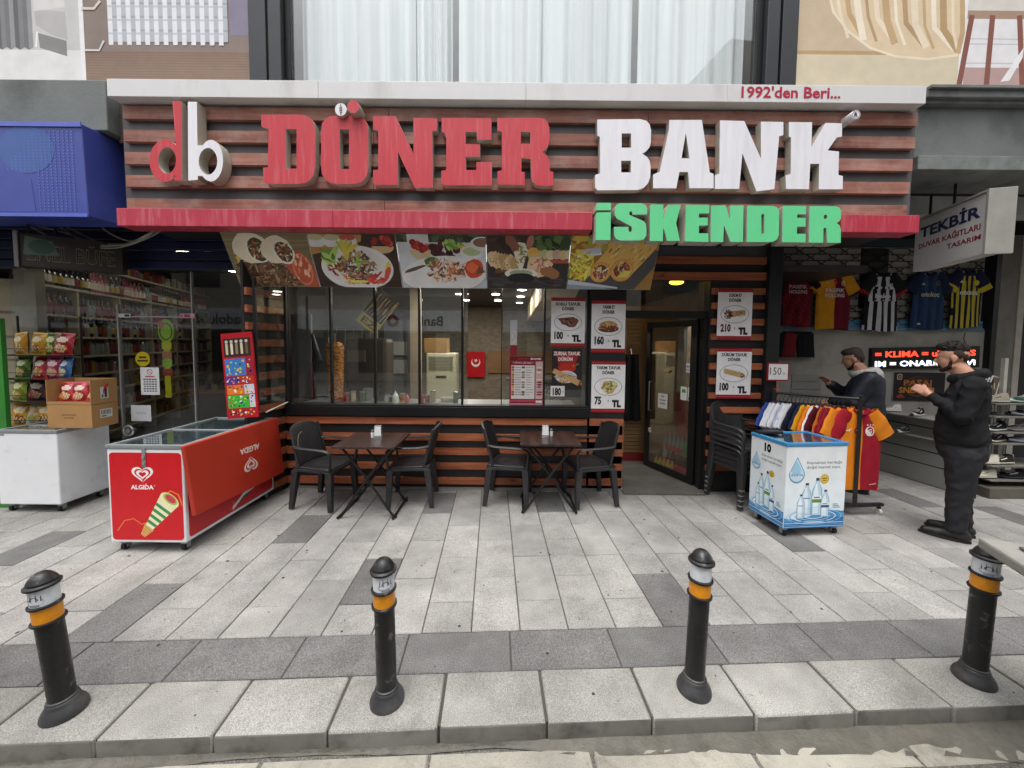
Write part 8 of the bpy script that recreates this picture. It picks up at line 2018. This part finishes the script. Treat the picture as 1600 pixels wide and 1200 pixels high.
# trousers
b = MB()
loft(b, [(-.025, 0, .99, .14, .17), (-.02, 0, .9, .158, .186), (-.03, 0, .8, .158, .188), (-.04, 0, .74, .14, .185)], 26)
for sy in (1, -1):
    kn, an = Vector((-.035, sy * .105, .48)), Vector((-.045 + .02 * sy, sy * .1, .1))
    b.cap((-.04, sy * .098, .78), kn, .118, .086, 16); b.cap(kn, an + Vector((0, 0, .03)), .086, .068, 14); b.ell(an + Vector((.005, 0, .01)), (.074, .066, .05), 14, 8)
fuse('trousers', b, TRO, man, .009, 3, .006, 15, 7)
shoe(man, (-.03, .1, .1), X_); shoe(man, (-.06, -.1, .1), Vector((1, -.18, 0)))
Wm = Matrix.Translation(man.location) @ mR.to_4x4()
m0 = Wm @ P(.09, .012, -.062); dcg = (mR @ Vector((.95, .2, -.12))).normalized()
b = MB(); b.cyl(m0, m0 + dcg * .02, .0042, n=8); b.cyl(m0 + dcg * .0201, m0 + dcg * .085, .0044, n=8, mi=1); o = b.build('cigarette', [pm('cig_filter', '#b98a4c', .7), pm('cig_paper', '#dcdad6', .7)], None, 40); tag(o, 'white cigarette between the lips of the bearded person', 'cigarette')

# --- second person, half hidden by the rack: dark padded jacket, pale hood, turned away to the left
man2 = thing('person', 'person in dark padded jacket with pale grey hood browsing behind the shirt rack', 'person', (4.12, 4.62, 0), math.atan2(.62, -.79))
NAVYJ = pm('jacket_navy', '#161a26', .6, var=.2, scale=8, bump=.2, bscale=60)
GRYH = pm('hood_grey', '#b5b1ac', .9, var=.12, scale=14)
b = MB(); hc2 = Vector((.015, 0, 1.59)); P2, M32 = head(b, hc2, X_, 1.0, .3)
b.cap((-.03, 0, 1.51), (-.1, 0, 1.4), .062, .08, 14)
loft(b, [(-.11, 0, .86, .12, .16), (-.1, 0, 1.1, .12, .15), (-.11, 0, 1.3, .11, .17), (-.12, 0, 1.42, .07, .13)])
a2 = {1: (Vector((-.12, .2, 1.36)), Vector((.0, .27, 1.1)), Vector((.2, .2, 1.08))), -1: (Vector((-.12, -.2, 1.36)), Vector((.03, -.27, 1.12)), Vector((.22, -.08, 1.27)))}
for sy in (1, -1):
    sh_, el_, wr_ = a2[sy]; b.cap(sh_, el_, .05, .043, 12); b.cap(el_, wr_, .043, .03, 12)
    b.cap((-.1, sy * .09, .86), (-.09, sy * .1, .48), .08, .055, 12); b.cap((-.09, sy * .1, .48), (-.1, sy * .1, .1), .055, .042, 12)
hand(b, a2[1][2], (.9, -.2, -.2), (0, -.5, -.6), 1, .8); hand(b, a2[-1][2], (.6, .1, .75), (.5, .5, 0), -1, .8)
fuse('body', b, SKIN, man2, .009, 3); eyes(man2, P2, M32)
b = MB(); b.ell(P2(-.018, 0, .064), (.094, .0775, .074), 18, 12, M32); b.ell(P2(-.07, 0, .012), (.042, .066, .08), 14, 10, M32); b.ell(P2(.03, 0, .1), (.06, .058, .036), 14, 10, M32)
for q in (-1, 1): b.ell(P2(-.03, q * .06, .03), (.04, .02, .055), 10, 8, M32)
fuse('hair', b, pm('hair_brown', '#33261e', .65, var=.3, scale=60, bump=.5, bscale=130), man2, .008, 3, .003, 40, 3)
b = MB()
for q in (-1, 1): b.cap(P2(.012, q * .064, -.05), P2(.03, q * .058, -.09), .01, .017, 8); b.cap(P2(.03, q * .056, -.09), P2(.066, q * .02, -.108), .018, .018, 8)
b.cap(P2(.066, .02, -.108), P2(.066, -.02, -.108), .018, .018, 8); fuse('beard', b, HAIRM, man2, .007, 2)
b = MB(); loft(b, [(-.11, 0, .82, .17, .21), (-.11, 0, .95, .185, .225), (-.1, 0, 1.1, .185, .225), (-.115, 0, 1.28, .165, .225), (-.13, 0, 1.38, .14, .2), (-.12, 0, 1.45, .1, .13)], 26)
for sy in (1, -1):
    sh_, el_, wr_ = a2[sy]; b.cap(sh_, el_, .095, .082, 14); b.cap(el_, el_.lerp(wr_, .85), .08, .056, 14)
fuse('jacket', b, NAVYJ, man2, .0125, 4, .009, 7, 9)
b = MB()
for a in range(20, 341, 20): b.ell(Vector((-.09 + .1 * math.cos(R(a)), .105 * math.sin(R(a)), 1.435 - .03 * math.cos(R(a)))), (.04, .04, .04), 10, 8)
b.ell((-.2, 0, 1.41), (.065, .125, .07), 14, 10); b.ell((-.23, 0, 1.36), (.045, .1, .06), 14, 10); fuse('hood', b, GRYH, man2, .010, 4, .005, 12, 4)
b = MB(); loft(b, [(-.11, 0, .9, .15, .18), (-.11, 0, .78, .15, .185), (-.11, 0, .72, .12, .17)], 24)
for sy in (1, -1): b.cap((-.1, sy * .095, .76), (-.09, sy * .1, .48), .11, .08, 14); b.cap((-.09, sy * .1, .48), (-.1, sy * .1, .1), .08, .065, 14)
fuse('trousers', b, TRO, man2, .012, 4, .007, 11, 12)
shoe(man2, (-.1, .1, .1), X_); shoe(man2, (-.1, -.1, .1), X_)
# ------------------------------------------------------------------ signs and sneakers of the passage
def led(p0, w, h):
    t = thing('led_sign', 'two line LED sign with red and white running letters on the passage wall', 'LED sign', p0)
    tilt = R(1.6)
    r, u = Vector((math.cos(tilt), 0, math.sin(tilt))), Vector((-math.sin(tilt), 0, math.cos(tilt)))
    M3 = Matrix((r, Vector((0, 1, 0)), u)).transposed()
    b = MB(); b.obox(Vector(p0) + r * w / 2 + u * h / 2 + Vector((0, .03, 0)), (w, .05, h), M3); b.build('case', BLACK, t, None, .004)
    RL_ = emis('led_red', '#ff3a24', 1.7); WL_ = emis('led_white', '#e8ecff', 1.3)
    for body, y, sz, m, f in (('= KLIMA = uTU TVS', h * .56, h * .27, RL_, w * .93), ('IM = ONARIM SERVi', h * .12, h * .26, WL_, w * .93)):
        c = Canvas(Vector(p0) + Vector((0, .004, 0)), r, u, .001); c.text(body, w * .03, y, sz, '#ffffff', 'L', .03, fit=f); c.build('led_line', m, t)
pL = at(1362, 577, YBK - .06); pR = at(1531, 574, YBK - .06)
led(pL, pR.x - pL.x, 33 * YBK / 600)
b = MB(); b.tube(smooth_pts([at(1508, 520, YBK - .04), at(1506, 530, YBK - .04), at(1510, 538, YBK - .05)]), .005, 5); tag(b.build('cable', BLACK, None, 60), 'short black cable running up from the LED sign', 'cable')
def pasaj(c, w, h):
    c.rect(0, 0, w, h, '#191416'); c.ring(w * .48, h * .5, w * .27, h * .36, w * .02, '#5a2a22'); c.ring(w * .48, h * .46, w * .24, h * .3, w * .012, '#8a4a2c')
    c.text('PASAJ', w * .47, h * .54, h * .2, '#b06a30', bold=.03, fit=w * .55); c.text('SNEAKER', w * .47, h * .28, h * .2, '#c9852c', bold=.03, fit=w * .72)
    c.rrect(w * .06, h * .74, w * .16, h * .94, h * .04, '#c9a898'); c.rrect(w * .075, h * .77, w * .145, h * .91, h * .03, '#191416'); c.ring(w * .11, h * .84, w * .02, h * .04, w * .008, '#c9a898')
    c.poly([(w * .06, h * .16), (w * .16, h * .24), (w * .24, h * .12), (w * .1, h * .08)], '#8d3a28')
psheet('sneaker_poster', (1396, 1476, 582, 626), YBK - .02, 'black poster reading PASAJ SNEAKER in orange under the LED sign', 'poster', pasaj, PRINT, th=.015)
# projecting two-sided sign, seen at a slant
tk = thing('projecting_sign', 'slanted white projecting sign reading TEKBİR with blue and red lettering', 'sign', (0, 0, 0))
P0, P1 = at(1441, 375, 4.55), at(1560, 345, 3.62)
dk = Vector((P1.x - P0.x, P1.y - P0.y, 0)); LK = dk.length; dk.normalize(); nk = Vector((dk.y, -dk.x, 0))
z1, z0 = at(1560, 297, 3.62).z, at(1560, 395, 3.62).z; tk.location = (P0.x, P0.y, z0)
M3 = Matrix((dk, -nk, Vector((0, 0, 1)))).transposed()
SGW = pm('sign_face', '#c9c7c4', .5, var=.05, dirt='#8d8a85', damt=.4, dscale=3)
b = MB(); b.obox(Vector((P0.x, P0.y, (z0 + z1) / 2)) + dk * LK / 2, (LK, .14, z1 - z0), M3); b.build('box', SGW, tk, None, .005)
b = MB(); b.obox(Vector((P0.x, P0.y, (z0 + z1) / 2)) + dk * (LK + .015), (.03, .2, z1 - z0 + .03), M3); b.obox(Vector((P0.x, P0.y, z1 + .012)) + dk * LK / 2, (LK, .17, .02), M3); b.build('frame', pm('sign_frame', '#a3a19b', .5, .2), tk, None, .003)
c = Canvas(Vector((P0.x, P0.y, z0)) + nk * .071, dk, (0, 0, 1), .0015); h = z1 - z0
c.text('TEKBİR', LK * .5, h * .64, h * .2, '#20284f', bold=.035, fit=LK * .82); c.text('DUVAR KAĞITLARI', LK * .5, h * .43, h * .1, '#8d1f30', bold=.02, fit=LK * .84); c.text('TASARIM', LK * .93, h * .26, h * .09, '#8d1f30', 'R', .02, fit=LK * .42)
c.build('lettering', PRINT, tk)
for q, h_ in ((.1, .4), (.45, .4)):
    p = P0 + dk * LK * q; b = MB(); b.cyl((p.x, p.y, z1), (p.x, p.y, z1 + h_), .012, n=8); b.build('hanger_rod', BLACK, tk)
# sneakers
def sneaker(label, upper, sole, accent, group='sneakers on display'):
    """Toe towards local -x, sole on z=0, 28 cm long."""
    t = thing('sneaker', label, 'sneaker', (0, 0, 0), 0, group)
    def outline(u): # half width along the length (0 heel .. 1 toe)
        return .032 + .013 * math.sin(math.pi * min(1, u * .9)) - (.02 * max(0, (u - .86) / .14) ** 2) - .012 * max(0, (.08 - u) / .08) ** 2 + .006 * (u > .55) * math.sin(math.pi * (u - .55) / .45)
    def solef(z0_, z1_):
        def f(u, v):
            k = v; w = outline(u) * (1.06 if .2 < v < .8 else 1.06); a = 2 * math.pi * v
            return (.14 - .28 * u, w * math.cos(a), z0_ + (z1_ - z0_) * (.5 + .5 * math.sin(a)) + .012 * max(0, u - .75) / .25)
        return f
    b = MB(); b.grid(solef(0, .034), 16, 10); b.build('sole', pm('sole_' + sole, '#' + sole, .6), t, 50, local=True)
    def top(u):
        return .105 - .004 * u if u < .22 else (.103 - (u - .22) * .14 if u < .5 else max(.046, .064 - (u - .5) * .06) - .016 * max(0, (u - .88) / .12) ** 2)
    def upf(u, v):
        a = math.pi * v; w = outline(u); ht = top(u); open_ = u < .36
        s = math.sin(a) ** .7; cx = math.cos(a)
        y = w * cx * (1 - .28 * s * (u < .6)); z = .028 + (ht - .028) * s
        if open_ and s > .93: z = ht - .02
        return (.134 - .262 * u, y, z)
    ac = lin('#' + accent); up_ = lin('#' + upper)
    b = MB(); b.grid(upf, 18, 14, colfn=lambda u, v: ac if (.34 < u < .62 and (.16 < v < .24 or .76 < v < .84)) or u < .08 or (u > .9 and .3 < v < .7) else up_); b.build('upper', CLOTH, t, 60, local=True)
    b = MB()
    for k in range(4):
        u = .4 + .07 * k; b.box((.134 - .262 * u - .005, -.016, top(u) - .004), (.134 - .262 * u + .005, .016, top(u) + .003))
    b.build('lace', pm('lace_white', '#c4c2bc', .8), t, local=True)
    return t
base = Vector((Aw.x, Aw.y, 0)); dwv = dw.copy(); nw = Vector((dw.y, -dw.x, 0)); nw = nw if nw.x < 0 else -nw
shoes = [(.06, ledz, 'b9b4aa', 'cfccc4', '8d8a84', 'pale grey sneaker at the far left of the display ledge'), (.32, ledz, 'c4c2be', 'd5d3cd', 'a5a3a0', 'white sneaker in the middle of the display ledge'), (.62, ledz, '1b1b1f', 'c9c6c0', 'c9c9c9', 'black sneaker with white stripe at the right of the display ledge'), (.50, .615, '2f4038', 'c9c6bc', 'c4c2b8', 'dark green and white sneaker on the shelf under the ledge'), (.22, .615, '3a3a3e', 'b9b6ae', '8d8d8d', 'dark grey sneaker on the shelf under the ledge')]
for s_, z, u_, so, ac, lb in shoes:
    o = sneaker(lb, u_, so, ac); o.location = base + dwv * s_ + nw * (.07 if z < .7 else .04) + Vector((0, 0, z)); o.rotation_euler = (0, 0, rnd.uniform(.1, .5))
# wire shoe rack at the right edge
sr = thing('shoe_rack', 'wire shoe rack with white posts and six shelves at the right edge', 'shoe rack', (at(1575, 780, 4.55).x, 4.55, 0))
YSR = 4.5; xa, xb = at(1532, 700, YSR).x, at(1640, 700, YSR).x
MESH = pm('grid_wire', '#5c5b57', .5, .4)
WPO = pm('rack_post_white', '#a9a79f', .6, var=.2)
for px in (1566,):
    x = at(px, 700, YSR).x; b = MB(); b.box((x - .02, YSR + .02, .1), (x + .02, YSR + .06, 1.62)); b.build('post', WPO, sr)
x_ = at(1545, 700, YSR).x
b = MB(); b.box((x_ - .015, YSR + .3, .1), (x_ + .015, YSR + .33, 1.4)); b.build('post', WPO, sr)
b = MB()
xg0, xg1 = at(1535, 700, YSR + .25).x, at(1572, 700, YSR + .25).x
for i in range(9): b.cyl((xg0 + (xg1 - xg0) * i / 8, YSR + .25, .1), (xg0 + (xg1 - xg0) * i / 8, YSR + .25, 1.25), .003, n=4)
for i in range(24): b.cyl((xg0, YSR + .25, .12 + .048 * i), (xg1, YSR + .25, .12 + .048 * i), .003, n=4)
tag(b.build('wire_grid', MESH, sr), kind='stuff')
lv = [(618, 1545), (655, 1545), (700, 1545), (724, 1545), (752, 1530), (745 + 40, 1525)]
zl_ = [at(1570, py, YSR).z for py in (628, 648, 672, 689, 723, 745)]
for z in zl_:
    b = MB(); b.box((xa, YSR - .12, z - .02), (xb, YSR + .24, z - .004)); b.build('shelf', pm('rack_shelf', '#6a675f', .7, var=.2), sr, None, .003)
b = MB(); b.box((xa - .05, YSR - .16, 0.0), (xb, YSR + .3, .12)); b.build('base', pm('rack_base', '#5a554d', .8, var=.2), sr, None, .005)
pairs = [('1545', 0, '8d8578', 'b9b4a6', '4a443c', 'taupe sneaker at the left of the top shelf of the shoe rack'), ('1590', 0, '27463c', 'b4c4c0', '8da5a0', 'green sneaker on the right of the top shelf of the shoe rack'), ('1596', 1, '2a2b2e', 'b0b4c0', '8d90a0', 'black and pale sneaker on the second shelf of the shoe rack'), ('1590', 2, '6a6664', '8d8a90', '3a3836', 'grey sneaker on the third shelf of the shoe rack'), ('1550', 2, '151518', 'c0c0c0', 'b8b8b8', 'black sneaker on the left of the third shelf of the shoe rack'), ('1552', 3, '1c1c1e', 'c4c0b4', 'd0ccc0', 'white and black sneaker on the fourth shelf of the shoe rack'), ('1594', 3, '85808d', 'a9b0c4', '6a6570', 'lilac grey sneaker on the fourth shelf of the shoe rack'), ('1562', 4, '2a2824', 'b9b6a5', 'd0ccb8', 'black and cream sneaker on the fifth shelf of the shoe rack'), ('1535', 4, 'c4bfae', 'c9c4b4', 'a9a494', 'cream sneaker half hidden by the man on the fifth shelf'), ('1580', 5, '18181a', '222224', 'b4b4b4', 'black sneaker with pale stripe on the lowest shelf of the shoe rack'), ('1535', 5, 'bdb8a8', 'c4c0b2', '8d8a7d', 'cream sneaker on the lowest shelf beside the man')]
for px, k, u_, so, ac, lb in pairs:
    o = sneaker(lb, u_, so, ac); p = at(float(px), 700, YSR - .02); o.location = (p.x, YSR - .02, zl_[k] - .003); o.rotation_euler = (0, 0, rnd.uniform(-.25, .25)); o.scale = (1.15, 1.15, 1.15)
o = sneaker('brown sneaker standing on its heel on top of the shoe rack', '5a5048', 'c0b8a8', 'a59a88'); o.location = (at(1568, 620, YSR).x, YSR + .1, zl_[0] + .15); o.rotation_euler = (0, R(-68), R(10))

# ------------------------------------------------------------------ corner of a vendor's cart over the last bollard
ctb = thing('handcart', 'weathered grey cart with a thick top board and hanging tub at the right edge', 'cart', (2.9, 2.1, 0))
CG = pm('cart_board', '#8d8a84', .7, var=.2, scale=5, dirt='#57544e', damt=.6, dscale=5, bump=.2)
CD = pm('cart_dark', '#4a4640', .7, var=.3, scale=6, dirt='#2b2926', damt=.6)
C0 = gd(1527, 838, .80); C1 = gd(1668, 925, .80); dC = (C1 - C0); dC.z = 0; LC = dC.length; dC.normalize(); pC = Vector((-dC.y, dC.x, 0)); pC = pC if pC.x > 0 else -pC
def cq(s_, q, z): p = C0 + dC * s_ + pC * q; return (p.x, p.y, z)
b = MB(); b.hexa([cq(0, 0, .745), cq(LC, 0, .745), cq(LC, .9, .745), cq(0, .9, .745), cq(0, 0, .80), cq(LC, 0, .80), cq(LC, .9, .80), cq(0, .9, .80)]); b.build('top_board', CG, ctb, None, .012)
b = MB(); b.hexa([cq(.09, .09, .802), cq(LC - .05, .09, .802), cq(LC - .05, .85, .802), cq(.09, .85, .802), cq(.09, .09, .815), cq(LC - .05, .09, .815), cq(LC - .05, .85, .815), cq(.09, .85, .815)]); b.build('worktop', pm('cart_slate', '#56555a', .5, var=.2), ctb, None, .006)
b = MB(); b.hexa([cq(.13, .14, .56), cq(LC, .14, .56), cq(LC, .7, .56), cq(.13, .7, .56), cq(.08, .08, .744), cq(LC, .08, .744), cq(LC, .76, .744), cq(.08, .76, .744)]); b.build('tub', CD, ctb, None, .03)
for s_, q in ((.12, .5), (.12, .85), (LC - .05, .4), (LC - .05, .85)):
    b = MB(); p = cq(s_, q, 0); b.box((p[0] - .02, p[1] - .02, .0), (p[0] + .02, p[1] + .02, .744)); b.build('leg', CD, ctb)
